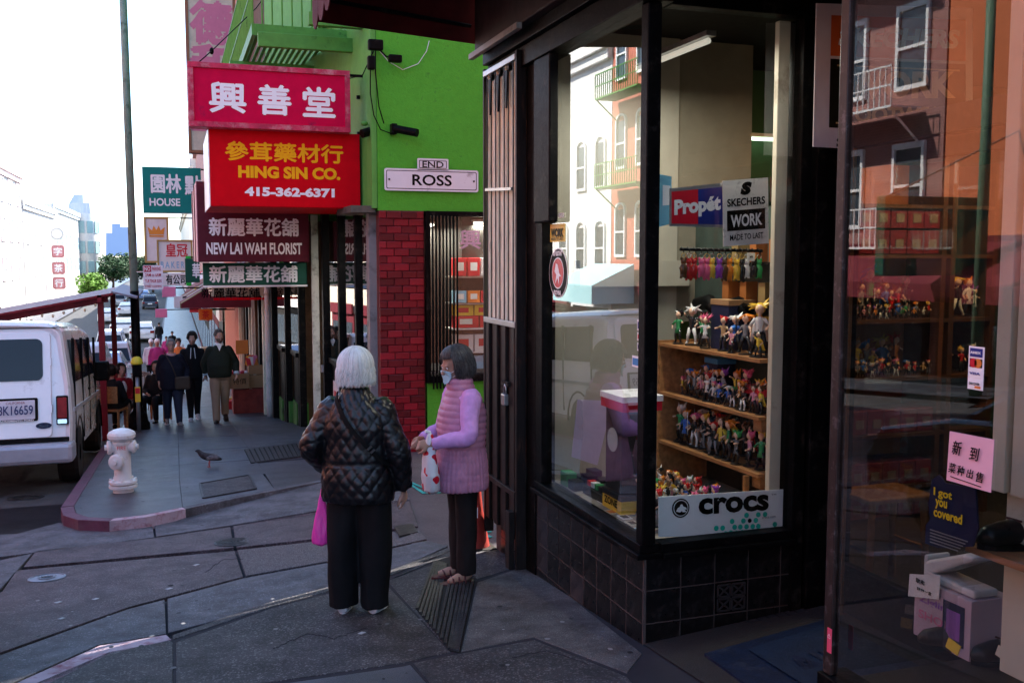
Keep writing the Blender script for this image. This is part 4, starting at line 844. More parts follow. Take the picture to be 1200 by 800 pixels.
def escape(y0, y1, zs, m, x=OPX, label='white fire escape on the mirrored brick facade'):
    for z in zs:
        t = thing('fire_escape', label + [' at the upper floor', ' at the middle floor', ' at the lowest floor'][zs.index(z)], 'fire escape', (x, y0, z))
        MB().box(x + .11, x + 1.1, y0, y1, z - .06, z).build('platform', m, t)
        n = int((y1 - y0) / .22)
        for i in range(n + 1): q = y0 + (y1 - y0) * i / n; MB().box(x + 1.07, x + 1.1, q - .012, q + .012, z + .001, z + 1.0).build('baluster', m, t)
        for h in (.5, 1.0): MB().box(x + 1.065, x + 1.105, y0, y1, z + h, z + h + .04).build('handrail', m, t)
        MB().bar((x + .1, y0 + .1, z - .9), (x + 1.05, y0 + .1, z - .07), .05).build('bracket', m, t); MB().bar((x + .1, y1 - .1, z - .9), (x + 1.05, y1 - .1, z - .07), .05).build('bracket', m, t)
    for k in range(len(zs) - 1):
        pass
escape(21.5, 26.2, [9.4, 5.6, 1.9], WHITE)
escape(36.6, 40.8, [8.6, 4.7], GREENM, label='dark green fire escape on the orange brick facade')
t = thing('shop_canopy', 'dark red awning across the street under the mirrored fire escape', 'awning', (OPX, 22, 1.2))
MB().prism([(0, 1.6), (2.2, .6), (2.2, .2), (0, .2)], (1, 0, 0), (0, 0, 1), (0, 12, 0), (OPX + .2, 15, .4)).build('canopy', mat('awning_maroon', (0, 0, 0)), t)
t = thing('shop_canopy', 'light blue awning across the street mirrored in the corner window', 'awning', (OPX, 38, 0))
MB().prism([(0, 1.4), (2.0, .5), (2.0, -.3), (0, -.3)], (1, 0, 0), (0, 0, 1), (0, 4.5, 0), (OPX + .2, 38.5, -.1)).build('canopy', flat('light_blue_canvas', (.4, .66, .7), .7), t)
t = thing('opposite_sign', 'dark boxy hanging sign across the street in front of the orange wall', 'sign', (-11.6, 17, 2))  # a hanging sign board on a stay
MB().box(-13.5, -10.6, 18.2, 18.5, 1.2, 3.0).build('sign_board', GSG, t, bev=.03); MB().bar((OPX, 18.35, 4.6), (-10.8, 18.35, 3.0), .04).build('stay', STEEL, t)
PGREEN_ = mat('lamp_post_green', (.12, .2, .13), .5)
# street lamp across the road
t = thing('street_lamp', 'green street lamp on the opposite pavement, seen mirrored in the right window', 'street lamp', (-11.6, 16.4, gz(16.4)))
MB().tube([(-11.6, 16.4, gz(16.4)), (-11.6, 16.4, 8.3)], [.13, .09], 12).build('pole', PGREEN_, t, smooth=True)
MB().tube([(-11.6, 16.4, 8.0), (-10.9, 16.2, 8.7), (-9.6, 15.9, 9.0)], .05, 8).build('arm', STEEL, t, smooth=True); MB().ell((-9.3, 15.85, 8.95), (.45, .17, .1)).build('lamp_head', STEEL, t, smooth=True)
# buildings seen directly at the left, haze painted in as pale trim and panes
bldg('white_building', 'white building at the left edge with a jutting red-soffited cornice', OPX, 92.05, 112, 9.9, WS2, floors=3, bays=4, fh=3.6, base=3.6, frame=mat('pink_trim', (.75, .6, .58), .7), gl=mat('hazed_pane', (.35, .42, .43), .4), shopf=False)
bldg('cream_building', 'pale cream building behind the first one at the left with a ledge', OPX + .1, 112.05, 140, 7.4, WS2, floors=2, bays=5, fh=3.5, base=3.6, frame=WST, gl=mat('hazed_pane', (0, 0, 0)), shopf=False)
b5 = bldg('white_building', 'white corner building with a round turret and teal windows', OPX, 140.05, 176, 8.4, WS2, floors=3, bays=6, fh=3.3, base=3.4, frame=mat('pale_grey_trim', (.6, .62, .63), .7), gl=mat('teal_pane', (.22, .33, .34), .5), shopf=False)
mb = MB(); tx, ty = OPX + .6, 178.5; mb.lathe([(2.3, -6), (2.3, 8.6), (2.1, 10.2), (1.3, 11.6), (.01, 12.1)], 28, (tx, ty, 0)); mb.build('turret', WS2, b5, smooth=True)
mb = MB(); mb.lathe([(2.34, 8.7), (2.14, 10.3), (1.33, 11.7), (.01, 12.2)], 14, (tx, ty, 0)); mb.build('dome', flat('slate_dome', (.4, .42, .5), .6), b5)
for f in range(3):
    for k in range(4):
        a = rad(-95 + k * 34); px_, py_ = tx + 2.32 * math.cos(a), ty + 2.32 * math.sin(a); z = -1.2 + f * 3.3
        d = Vector((-math.sin(a), math.cos(a), 0)); w = MB().obox((px_, py_, z + 1), d * .5, (0, 0, 1.0), Vector((math.cos(a), math.sin(a), 0)) * .05).build('window', mat('teal_pane', (0, 0, 0)), b5)
for i, (z, c) in enumerate(((4.3, 'white'), (2.2, 'red'), (.2, 'red'), (-1.6, 'red'))):
    px = 68; q = YP(px, 300, 130); t = thing('round_sign', ['white oval hanging sign, topmost of the far column of signs at the left', 'dark red square hanging sign under the white oval one at the left', 'red hanging sign third in the far column at the left', 'lowest red hanging sign of the far column at the left'][i], 'sign', (q.x, 130, z))
    MB().prism(rrect(1.45, 1.5, .3 if i else .7), (1, 0, 0), (0, 0, 1), (0, .2, 0), (q.x, 130, z)).build('panel', flat('far_red', (.5, .2, .2), .6) if i else STEEL, t)
    MB().prism(rrect(1.1, 1.1, .2 if i else .5), (1, 0, 0), (0, 0, 1), (0, .02, 0), (q.x, 129.97, z)).build('face', WST if not i else flat('far_red2', (.6, .25, .26), .6), t)
    if i: text('字茶行'[i - 1], WHITE, t, (q.x, 129.96, z), (1, 0, 0), .9, .9, bold=.03)
bldg('far_building', 'hazy white block filling the street end behind the trees', -22, 300, 330, 4.5, WST, floors=2, bays=4, z0=-10, shopf=False)
bldg('far_building', 'pale block across the far junction left of the lamp pole', -16, 240, 262, 5.2, CRS, floors=2, bays=4, z0=-10, shopf=False)
# far skyline
t = thing('distant_tower', 'blue-grey stepped building far off on the skyline left of the pole', 'building', (-22, 620, 0))
BLU = flat('haze_blue', (.3, .38, .55), .8); a = YP(124, 272, 620);  # distance haze painted in as a pale blue tone
pr_ = [(124, 300), (124, 273), (131, 273), (131, 262), (141, 262), (141, 266), (150, 266), (150, 273), (160, 273), (160, 300)]
pr_ = [(YP(a_, b_, 620).x, YP(a_, b_, 620).z) for a_, b_ in pr_]; MB().prism(pr_, (1, 0, 0), (0, 0, 1), (0, 20, 0), (0, 620, 0)).build('block', BLU, t)
# right side row beyond the green building
labels_r = ['dark shopfront building beyond the white downpipe', 'narrow brown building behind the striped awning', 'cream building on the right side of the far street', 'brick building further along the right side', 'pale building near the end of the right side', 'last building on the right side of the street']
yy = 20.6
for i, (ln, h, m) in enumerate(((8, 11, mat('brown_wall', (.13, .08, .05), .8, var=.3)), (11, 10, BM1), (16, 9, CRS), (24, 10, BM2), (40, 9, WST), (120, 8, CRS))):
    t = bldg('street_building', labels_r[i], 1.85, yy, yy + ln - .05, h, m, side=-1, floors=0, bays=2, dep=12, shopf=i > 1, z0=-9)
    yy += ln
for i in range(9):       # slim pilasters and doors of the first dark shopfronts
    y = 21.1 + i * 1.0; t_ = [o for o in COL.objects if o.get('label') == labels_r[0 if y < 28.5 else 1]][0]
    MB().box(1.74, 1.849, y, y + RND.uniform(.12, .3), gz(y) - .1, 1.2).build('pilaster', [PALE, BLACK, mat('brown_wood', (.12, .06, .03), .6), CREAM][i % 4], t_)
# unseen block added at the alley end to shut out sky light
t = bldg("alley_end_blocker", "unseen brick block added to close the side alley to sky light", 30, 2, 18, 14, BM1, side=-1, floors=0, shopf=False)
# ================================================================== TREES
LEAF = mat('foliage_dark', (.018, .05, .018), .7, var=.5, vs=.6); LEAF2 = mat('foliage_light', (.08, .17, .02), .7, var=.4, vs=.6); BARK = mat('bark', (.08, .06, .045), .9)
def tree(x, y, h, r, m, label, n=2600):
    g = gz(y) - .1; t = thing('street_tree', label, 'tree', (x, y, g))
    mb = MB(); mb.tube([(x, y, g), (x + .1, y, g + h * .3), (x, y, g + h * .55)], [.25, .18, .1], 8)
    for k in range(6):
        a = k * 1.05; mb.tube([(x, y, g + h * .3), (x + math.cos(a) * r * .6, y + math.sin(a) * r * .6, g + h * (.55 + .05 * k))], [.1, .03], 5)
    mb.build('trunk', BARK, t)
    cl = [(RND.gauss(0, .42) * r, RND.gauss(0, .42) * r, h * .62 + RND.gauss(0, .2) * h * .6, RND.uniform(.25, .5) * r) for _ in range(16)]
    mb = MB()
    for i in range(n):
        c = RND.choice(cl); d = Vector((RND.gauss(0, 1), RND.gauss(0, 1), RND.gauss(0, 1))).normalized() * c[3] * RND.uniform(.6, 1.05)
        p = Vector((x + c[0], y + c[1], g + c[2])) + d; a = Vector((RND.gauss(0, 1), RND.gauss(0, 1), RND.gauss(0, .6))).normalized() * .22; b = a.orthogonal().normalized() * .16
        mb.quad(p - a, p + b, p + a, p - b)
    mb.build('crown', m, t)
tree(-9.5, 175, 7.5, 3.2, LEAF, 'dark bushy tree at the far end of the road, tallest')
tree(-6.5, 185, 7.2, 3.0, LEAF, 'second dark tree close by the lamp pole in the distance')
tree(-10.5, 150, 4.2, 2.4, LEAF2, 'bright yellow-green low tree in front of the dark trees')
tree(-3.6, 190, 6.5, 2.6, LEAF, 'dark tree just behind the lamp pole')
# ================================================================== VEHICLES
TYRE = mat('tyre_rubber', (.015, .015, .015), .8); CARG = mat('car_glass', (.008, .01, .02), .05, var=.1, spec=.25); LAMPR = mat('tail_lamp_red', (.22, .004, .006), .3, spec=.15, var=.2, vs=20); CHR = mat('chrome', (.6, .6, .62), .15, metal=1, var=.1)
def wheel(t, x, y, r=.33, w=.22):
    wt = MB().lathe([(r * .62, -w / 2), (r * .96, -w / 2), (r, -w * .3), (r, w * .3), (r * .96, w / 2), (r * .62, w / 2)], 22, (x, y, r), (1, 0, 0)).build('wheel', TYRE, t, loc=False, smooth=False)
    MB().lathe([(r * .62, -w * .42), (r * .3, -w * .5), (.01, -w * .5), (.01, w * .5), (r * .3, w * .5), (r * .62, w * .42)], 14, (x, y, r), (1, 0, 0)).build('rim', CHR, wt, loc=False)
def car(x, y, rz, c, label, suv=False, name='parked_car', group='cars along the far street'):
    g = gz(y) - .13; t = thing(name, label, 'car', (x, y, g), rz, group); t.rotation_euler[0] = -.08 if y < 60 else 0
    m = mat('car_paint_%02d%02d%02d' % tuple(int(q * 99) for q in c), c, .25, coat=.8, var=.04)
    H = 1.75 if suv else 1.45; W_ = .92; L_ = 4.6
    pr = [(-2.3, .3), (-2.3, .75), (-2.22, .98), (-1.6, 1.02), (1.25, .98), (2.1, .85), (2.3, .6), (2.3, .3)]
    st = MB(); rings = []
    for w in (-W_, -W_ + .06, W_ - .06, W_):
        k = .96 if abs(w) == W_ else 1
        rings.append([(w, yy * k, .3 + (zz - .3) * k) for yy, zz in pr])
    st.loft(rings); body = st.build('body', m, t, loc=False, bev=.03)
    if suv: cab = [(-2.2, 1.0), (-2.0, H - .08), (-1.8, H), (.5, H), (1.25, 1.0)]
    else: cab = [(-1.9, 1.0), (-1.1, H - .04), (-.8, H), (.3, H), (1.2, .98)]
    mb = MB(); mb.loft([[(s * (W_ - .08 - (.16 if z > 1.1 else 0)), yy, z) for yy, z in cab] for s in (-1, 1)]); mb.build('cabin', m, t, loc=False, bev=.04)
    mb = MB(); a = [(cab[0][0] - .012, 1.05), (cab[1][0] - .012, H - .14)]
    w0, w1 = W_ - .16, W_ - .27
    MB().add([(-w0, a[0][0], a[0][1]), (w0, a[0][0], a[0][1]), (w1, a[1][0], a[1][1]), (-w1, a[1][0], a[1][1]), (-w0, a[0][0] + .02, a[0][1]), (w0, a[0][0] + .02, a[0][1]), (w1, a[1][0] + .02, a[1][1]), (-w1, a[1][0] + .02, a[1][1])], [(0, 1, 2, 3), (4, 5, 6, 7), (0, 1, 5, 4), (1, 2, 6, 5), (2, 3, 7, 6), (3, 0, 4, 7)]).build('rear_window', CARG, t, loc=False)
    f = cab[-1]; r_ = cab[-2]
    MB().add([(-w0, f[0] - .03, f[1] + .08), (w0, f[0] - .03, f[1] + .08), (w1, r_[0] + .06, H - .06), (-w1, r_[0] + .06, H - .06), (-w0, f[0], f[1] + .08), (w0, f[0], f[1] + .08), (w1, r_[0] + .09, H - .06), (-w1, r_[0] + .09, H - .06)], [(0, 1, 2, 3), (4, 5, 6, 7), (0, 1, 5, 4), (1, 2, 6, 5), (2, 3, 7, 6), (3, 0, 4, 7)]).build('windscreen', CARG, t, loc=False)
    for s in (-1, 1):
        MB().add([(s * (W_ - .07), cab[0][0] + .35, 1.06), (s * (W_ - .07), f[0] - .25, 1.06), (s * (W_ - .22), r_[0], H - .1), (s * (W_ - .22), cab[1][0] + .2, H - .1), (s * (W_ - .1), cab[0][0] + .35, 1.06), (s * (W_ - .1), f[0] - .25, 1.06), (s * (W_ - .26), r_[0], H - .1), (s * (W_ - .26), cab[1][0] + .2, H - .1)], [(0, 1, 2, 3), (4, 5, 6, 7), (0, 1, 5, 4), (1, 2, 6, 5), (2, 3, 7, 6), (3, 0, 4, 7)]).build('side_window', CARG, t, loc=False)
        MB().box(min(s * .6, s * .88), max(s * .6, s * .88), -2.32, -2.28, .72, .9).build('tail_lamp', LAMPR, t, loc=False)
        MB().box(min(s * .55, s * .85), max(s * .55, s * .85), 2.26, 2.315, .6, .75).build('headlight', CHR, t, loc=False)
        for yw in (-1.4, 1.4): wheel(t, s * .82, yw)
    MB().box(-.25, .25, -2.33, -2.3, .62, .74).build('number_plate', WHITE, t, loc=False)
    MB().box(-.9, .9, -2.36, -2.2, .32, .52).build('bumper', m, t, loc=False, bev=.03)
    return t
def cx(px, y): return YP(px, 380, y).x
car(cx(144, 88), 88, 0, (.75, .76, .78), 'white sedan far down the street, just left of the lamp pole')
car(cx(167, 82), 82, 0, (.7, .72, .75), 'pale silver sedan far down the street right behind the lamp pole')
car(cx(150, 118), 118, 0, (.6, .62, .65), 'small silver car beyond the white sedan')
car(cx(141, 140), 140, 0, (.3, .33, .36), 'grey suv in the distance under the bright tree', True)
car(cx(177, 132), 132, 0, (.03, .035, .05), 'black suv in the distance right of the lamp pole', True)
car(cx(169, 160), 160, 0, (.12, .2, .4), 'blue car near the far end of the street')
car(cx(147, 165), 165, 0, (.05, .05, .06), 'dark car below the far dark trees')
car(cx(130, 70), 70, 0, (.55, .6, .68), 'light blue-grey suv in the road beyond the canopy', True)
car(-2.35, 26.5, 0, (.7, .73, .78), 'white suv parked beyond the red dining shelter', True)
car(cx(128, 105), 105, 0, (.65, .65, .66), 'white car left of the pale sedan in the middle distance')
car(-2.3, 33, 0, (.2, .3, .45), 'blue car parked two places past the dining shelter')
car(-2.3, 39.5, 0, (.5, .5, .52), 'grey suv parked at the kerb past the blue car', True)
car(-2.25, 4.9, 0, (.012, .013, .016), 'black car at the left edge in front of the white van', group='cars by the near corner')
# ---- white van
VX, VY, VZ = -2.17, 12.5, gz(12.5) - .13
van = thing('white_van', 'white passenger van parked with its rear towards the viewer', 'van', (VX, VY, VZ)); van.rotation_euler[0] = -.075
VANW = mat('van_white_paint', (.78, .80, .84), .22, coat=.7, var=.03, dirt=.05, dcol=(.4, .4, .42), ds=2)
def vs(w, zt, zb=.42, n=5):
    """half-open body section"""
    r = .17; p = [(-w, zb), (-w - .015, .85), (-w, 1.25), (-w + .07, zt - r)]
    for i in range(1, n + 1): a = math.pi / 2 * i / n; p.append((-w + .07 + r * 1.3 * (1 - math.cos(a)), zt - r + r * math.sin(a)))
    p.append((0, zt + .025)); q = [(-x, z) for x, z in p[:-1]][::-1]; return p + q
def vring(y, w, zt, zb=.42, sh=0): return [(x, y + (z - .4) * sh, z) for x, z in vs(w, zt, zb)]
mb = MB(); mb.loft([vring(0.03, .90, 1.93, .42, .10), vring(.0, .945, 1.97, .42, .10), vring(.12, .965, 2.01, .42, .06), vring(.4, .97, 2.03), vring(2.6, .97, 2.04), vring(3.75, .97, 1.98), vring(4.35, .96, 1.45), vring(5.2, .93, 1.2), vring(5.45, .85, .95)])
mb.build('body', VANW, van, loc=False, smooth=False, bev=.012)
def rp(x0, x1, z0, z1, name, m, d=.02, parent=van, r=.03, bev=.0):   # panel on the sloping rear face
    n = rrect(x1 - x0, z1 - z0, r); cx_, cz_ = (x0 + x1) / 2, (z0 + z1) / 2
    pts = [(cx_ + a, cz_ + b) for a, b in n]; f = lambda z: (z - .4) * .10
    k = len(pts); mbb = MB(); mbb.add([(a, f(b) - d, b) for a, b in pts] + [(a, f(b) + .03, b) for a, b in pts], [tuple(range(k)), tuple(range(2 * k - 1, k - 1, -1))] + [(i, (i + 1) % k, (i + 1) % k + k, i + k) for i in range(k)])
    return mbb.build(name, m, parent, loc=False, bev=bev)
for s, nm in ((1, 'right'), (-1, 'left')):
    d = rp(.012 if s > 0 else -.765, .765 if s > 0 else -.012, .66, 1.90, 'rear_door', VANW, .012, r=.06, bev=.006)
    rp(.08 if s > 0 else -.68, .68 if s > 0 else -.08, 1.33, 1.82, 'rear_window', CARG, .022, d, r=.07)
    w = .76
    for z in (.95, 1.5): rp(s * w - .012, s * w + .012, z, z + .09, 'hinge', VANW, .03, d, r=.005)
    lm = rp(.815 if s > 0 else -.945, .945 if s > 0 else -.815, .80, 1.14, 'tail_lamp', BLACK, .022, r=.015)
    rp(.83 if s > 0 else -.93, .93 if s > 0 else -.83, .88, 1.12, 'lens', LAMPR, .03, lm, r=.01); rp(.83 if s > 0 else -.93, .93 if s > 0 else -.83, .815, .865, 'reverse_lens', CHR, .03, lm, r=.01)
    for yw in (1.0, 4.35): wheel(van, s * .86, yw, .36, .24)
    sw = MB()
    for (a, b) in ((.55, 1.55), (1.65, 2.55), (2.75, 3.5)):
        w = MB(); xx = s * .985; w.add([(xx, a, 1.28), (xx, b, 1.28), (s * .945, b - (.15 if b > 3 else 0), 1.80), (s * .945, a, 1.80), (xx - s * .06, a, 1.28), (xx - s * .06, b, 1.28), (s * .9, b - (.15 if b > 3 else 0), 1.80), (s * .9, a, 1.80)], [(0, 1, 2, 3), (4, 5, 6, 7), (0, 1, 5, 4), (1, 2, 6, 5), (2, 3, 7, 6), (3, 0, 4, 7)]).build('side_window', CARG, van, loc=False)
    MB().box(min(s * .99, s * 1.2), max(s * .99, s * 1.2), 3.55, 3.65, 1.15, 1.45).build('wing_mirror', BLACK, van, loc=False, bev=.03)
    MB().bar((s * .96, 3.62, 1.2), (s * 1.05, 3.6, 1.2), .05).build('mirror_arm', BLACK, van, loc=False)
for s in (-1, 1):
    for yy in (.5, 1.6, 2.65, 3.72): MB().box(min(s * .955, s * .992), max(s * .955, s * .992), yy, yy + .012, .5, 1.82).build('door_seam', BLACK, van, loc=False)
    MB().box(min(s * .96, s * .995), max(s * .96, s * .995), .3, 4.4, .93, .975).build('side_moulding', mat('bumper_grey', (.35, .37, .42), .35, metal=.3), van, loc=False)
    MB().box(min(s * .96, s * 1.005), max(s * .96, s * 1.005), 2.5, 2.62, 1.08, 1.11).build('door_handle', BLACK, van, loc=False, bev=.01)
    for yw in (1.0, 4.35): MB().tube([(s * .975, yw + .46 * math.cos(a_ * .35), .36 + .46 * math.sin(a_ * .35)) for a_ in range(10)], .02, 6).build('wheel_arch', BLACK, van, loc=False)
rp(.03, .05, 1.0, 1.14, 'door_handle', BLACK, .03, r=.005); rp(-.95, .95, 1.945, 1.955, 'roof_seam', BLACK, .004, r=.002)
MB().box(-1.0, 1.0, -.16, .3, .36, .60).build('bumper', mat('bumper_grey', (.35, .37, .42), .35, metal=.3), van, loc=False, bev=.05)
rp(-.95, .95, .605, .655, 'bumper_step', BLACK, .03, r=.01)
pf = rp(.16, .62, .86, 1.13, 'number_plate', BLACK, .03, r=.02)
rp(.19, .59, .885, 1.105, 'plate_face', mat('plate_white', (.6, .6, .66), .4), .034, pf, r=.01)
text('8K16659', flat('plate_navy', (.02, .03, .12), .4), pf, (.39, .022 - .036, .995), (1, 0, 0), .37, .11, bold=.015, up=(0, .1, 1), loc=False)
text('CALIFORNIA', LAMPR, pf, (.39, .035 - .036, 1.08), (1, 0, 0), .2, .03, up=(0, .1, 1), loc=False); text('SACRAMENTO FORD', WHITE, pf, (.39, .01 - .034, .873), (1, 0, 0), .38, .02, bold=.03, up=(0, .1, 1), loc=False)
mb = MB(); mb.prism([(.085 * math.cos(a * .3142), .036 * math.sin(a * .3142)) for a in range(20)], (1, 0, 0), (0, 0, 1), (0, .03, 0), (.68, -.0 + .0, .80)); bd = mb.build('badge', flat('badge_navy', (.01, .02, .06), .3), van, loc=False); bd.location = (0, .005, 0)
text('Ford', CHR, bd, (.68, -.001, .80), (1, 0, 0), .1, .035, shear=.3, loc=False)
# ================================================================== DINING SHELTER
REDW = mat('shelter_red_paint', (.16, .008, .015), .5, var=.2, dirt=.15)
pk = thing('dining_shelter', 'red timber outdoor dining shelter in the parking lane beyond the van', 'shelter', (-2.3, 20, gz(20) - .13))
def pz(y): return gz(y) - .13
for (x, y) in ((-1.22, 18.6), (-1.22, 22.3), (-3.4, 18.6), (-3.4, 22.3)): MB().box(x - .05, x + .05, y - .05, y + .05, pz(y), .62 if x < -3 else .86).build('post', REDW, pk, bev=.005)
for y in (18.6, 22.3): MB().bar((-3.7, y, .42), (-1.1, y, .91), .06, .12).build('beam', REDW, pk)
for x, z in ((-1.22, .92), (-3.5, .5)): MB().bar((x, 18.3, z), (x, 22.6, z), .07, .12).build('beam', REDW, pk)
for i in range(10):
    y = 18.3 + i * .43; MB().add([(-3.8, y, .5), (-1.0, y, 1.02), (-1.0, y + .42, 1.02), (-3.8, y + .42, .5), (-3.8, y, .46), (-1.0, y, .98), (-1.0, y + .42, .98), (-3.8, y + .42, .46)], [(0, 1, 2, 3), (4, 5, 6, 7), (0, 1, 5, 4), (1, 2, 6, 5), (2, 3, 7, 6), (3, 0, 4, 7)]).build('roof_board', REDW, pk)
MB().add([(-1.02, 18.2, 1.05), (-.62, 18.5, .93), (-.62, 22.6, .93), (-1.02, 22.6, 1.05), (-1.02, 18.2, 1.02), (-.62, 18.5, .90), (-.62, 22.6, .90), (-1.02, 22.6, 1.02)], [(0, 1, 2, 3), (4, 5, 6, 7), (0, 1, 5, 4), (1, 2, 6, 5), (2, 3, 7, 6), (3, 0, 4, 7)]).build('roof_flap', mat('grey_roof', (.35, .35, .4), .6), pk)
for z in (-.25, -.65, -1.05): MB().bar((-3.4, 18.6, z), (-1.27, 18.6, z), .03, .06).build('rail', REDW, pk)
MB().box(-3.5, -1.17, 18.4, 22.5, pz(18.4) - .2, pz(18.4) + .0).build('deck', mat('deck_board', (.06, .04, .035), .7), pk)
for i in range(14):
    x = -1.3 - i * .17; z = .80 - i * .033 - .06 * math.sin(i * 1.3) ** 2
    MB().ell((x, 18.52, z), (.022, .022, .03), 8, 6).build('string_lamp', mat('warm_bulb', (.9, .75, .5), .3), pk, smooth=True)
# striped chairs near the shelter
def bistro(x, y, rz, label):
    g = gz(y); t = thing('chair', label, 'chair', (x, y, g), rz, 'striped cafe chairs by the kerb'); m = mat('rattan_tan', (.3, .2, .14), .6, var=.4, vs=40)
    for sx in (-.2, .2):
        for sy in (-.2, .2): MB().tube([(sx, sy, 0), (sx * .95, sy * .95, .45)], .012, 6).build('leg', m, t, loc=False)
    MB().box(-.22, .22, -.22, .22, .44, .47).build('seat', m, t, loc=False, bev=.01)
    for i in range(5): MB().tube([(-.2 + i * .1, -.21, .47), (-.2 + i * .1, -.27, .9)], .012, 6).build('back_slat', m if i % 2 else GM['white'], t, loc=False)
    MB().tube([(-.22, -.27, .86), (0, -.3, .92), (.22, -.27, .86)], .016, 6).build('top_rail', m, t, loc=False)
for i, (x, y, r) in enumerate(((-.78, 23.6, .2), (-.75, 24.5, .1), (-.82, 25.4, 0), (-.7, 22.8, .3))): bistro(x, y, r, ['second striped chair left of the lamp pole', 'third striped chair in the row left of the lamp pole', 'farthest striped chair left of the lamp pole', 'nearest striped chair left of the lamp pole'][i])
# ================================================================== LAMP POLE, METER, HYDRANT
px_, py_ = -.68, 19.15; g = gz(py_)
pole = thing('lamp_pole', 'tall green street pole with a black painted foot on the kerb', 'lamp pole', (px_, py_, g))
PGREEN = mat('pole_grey_green', (.22, .31, .24), .5, var=.15, dirt=.15, dcol=(.05, .08, .05), ds=5)
MB().tube([(px_, py_, g + 2.55), (px_ - .04, py_, 9)], [.072, .06], 18).build('shaft', PGREEN, pole, smooth=True)
MB().tube([(px_, py_, g + .3), (px_, py_, g + 2.55)], [.082, .077], 18).build('painted_shaft', BLACK, pole, smooth=True)
MB().lathe([(.2, 0), (.2, .12), (.17, .16), (.15, .3), (.1, .34), (.085, .42)], 20, (px_, py_, g)).build('foot', BLACK, pole, smooth=False)
for s in ('lamp_arm',): MB().tube([(px_ - .04, py_, 8.8), (-1.5, py_, 9.3), (-2.6, py_, 9.4)], .04, 8).build('arm', PGREEN, pole, smooth=True); MB().ell((-2.8, py_, 9.38), (.35, .15, .08)).build('lamp_head', STEEL, pole, smooth=True)
p = YP(179.5, 325, 19.05); t = plate('parking_sign', 'white and red NO PARKING street cleaning sign on the lamp pole', (p.x, 19.05, p.z), .34, .44, WS, border=False, r=.02)
RP = flat('sign_print_red', (.45, .02, .05), .5)
MB().box(p.x - .16, p.x - .03, 19.044, 19.049, p.z + .10, p.z + .21).build('red_panel', RP, t)
for s_, xx, zz, w, h, m in (('NO', -.095, .155, .10, .075, WHITE), ('PARKING', .06, .155, .15, .07, RP), ('2AM to 6AM', 0, .045, .27, .06, RP), ('TUE THUR SUN', 0, -.065, .28, .06, RP), ('STREET CLEANING', 0, -.16, .28, .04, RP)): text(s_, m, t, (p.x + xx, 19.042, p.z + zz), (1, 0, 0), w, h, bold=.015)
MB().bar((px_ + .05, 19.1, p.z + .1), (p.x - .1, 19.07, p.z + .1), .02).build('bracket', STEEL, t)
mx, my = -.66, 18.6; g = gz(my); t = thing('parking_meter', 'parking meter with a yellow domed head in front of the lamp pole', 'parking meter', (mx, my, g))
MB().tube([(mx, my, g), (mx, my, g + 1.0)], .035, 10).build('post', mat('meter_grey', (.25, .27, .3), .4, metal=.6), t, smooth=True)
MB().box(mx - .08, mx + .08, my - .06, my + .06, g + 1.0, g + 1.22).build('housing', BLACK, t, bev=.02)
MB().lathe([(.10, 0), (.105, .03), (.09, .09), (.05, .13), (.001, .14)], 16, (mx, my, g + 1.222)).build('dome', flat('meter_yellow', (.7, .6, .05), .4), t, smooth=True)
MB().box(mx - .045, mx + .045, my - .05, my - .042, g + .55, g + .82).build('sticker', GM['yellow'], t); MB().box(mx - .04, mx + .04, my - .054, my - .051, g + .7, g + .8).build('sticker_print', GM['red'], t)
hx, hy = -.58, 11.3; g = gz(hy)
hy_t = thing('fire_hydrant', 'white painted fire hydrant at the kerb corner', 'fire hydrant', (hx, hy, g))
hy_t.scale = (.88, .88, 1.0)
HW = mat('hydrant_white', (.62, .63, .62), .42, var=.06, vs=10, bump=.25, bs=40, dirt=.1, dcol=(.3, .22, .18), ds=9, coat=.2)
def hl(n, prof, c=(0, 0, 0), ax=(0, 0, 1), par=hy_t, nn=28): return MB().lathe(prof, nn, (hx + c[0], hy + c[1], g + c[2]), ax).build(n, HW, par, bev=.002)
hl('base_flange', [(.12, 0), (.12, .05), (.165, .052), (.168, .085), (.12, .09), (.12, .10), (.165, .102), (.165, .13), (.11, .14)])
hl('barrel', [(.108, .13), (.1, .2), (.098, .5), (.105, .52), (.115, .54), (.115, .56)])
hl('bonnet', [(.112, .56), (.14, .585), (.162, .60), (.165, .635), (.15, .66), (.10, .685), (.03, .70), (.001, .70)])
n1 = hl('nozzle', [(.055, .05), (.06, .12), (.075, .125), (.078, .16), (.06, .17), (.03, .175), (.03, .2), (.001, .2)], (0, 0, .50), (-1, -.12, 0)); hl('nozzle', [(.055, .05), (.06, .12), (.072, .125), (.072, .155), (.055, .165), (.028, .17), (.028, .195), (.001, .195)], (0, 0, .50), (1, -.25, 0))
hl('steamer_cap', [(.07, .05), (.072, .12), (.084, .125), (.085, .158), (.066, .17), (.03, .175), (.03, .20), (.001, .20)], (-.02, -.02, .36), (-.35, -1, 0))
text('FIRE', flat('hydrant_red_print', (.6, .08, .1), .5), hy_t, (hx + .0, hy - .108, g + .50), (1, -.1, 0), .1, .04)
for i in range(8): a = i * .785; MB().lathe([(.015, 0), (.015, .025), (.001, .026)], 6, (hx + .145 * math.cos(a), hy + .145 * math.sin(a), g + .13)).build('bolt', HW, hy_t)
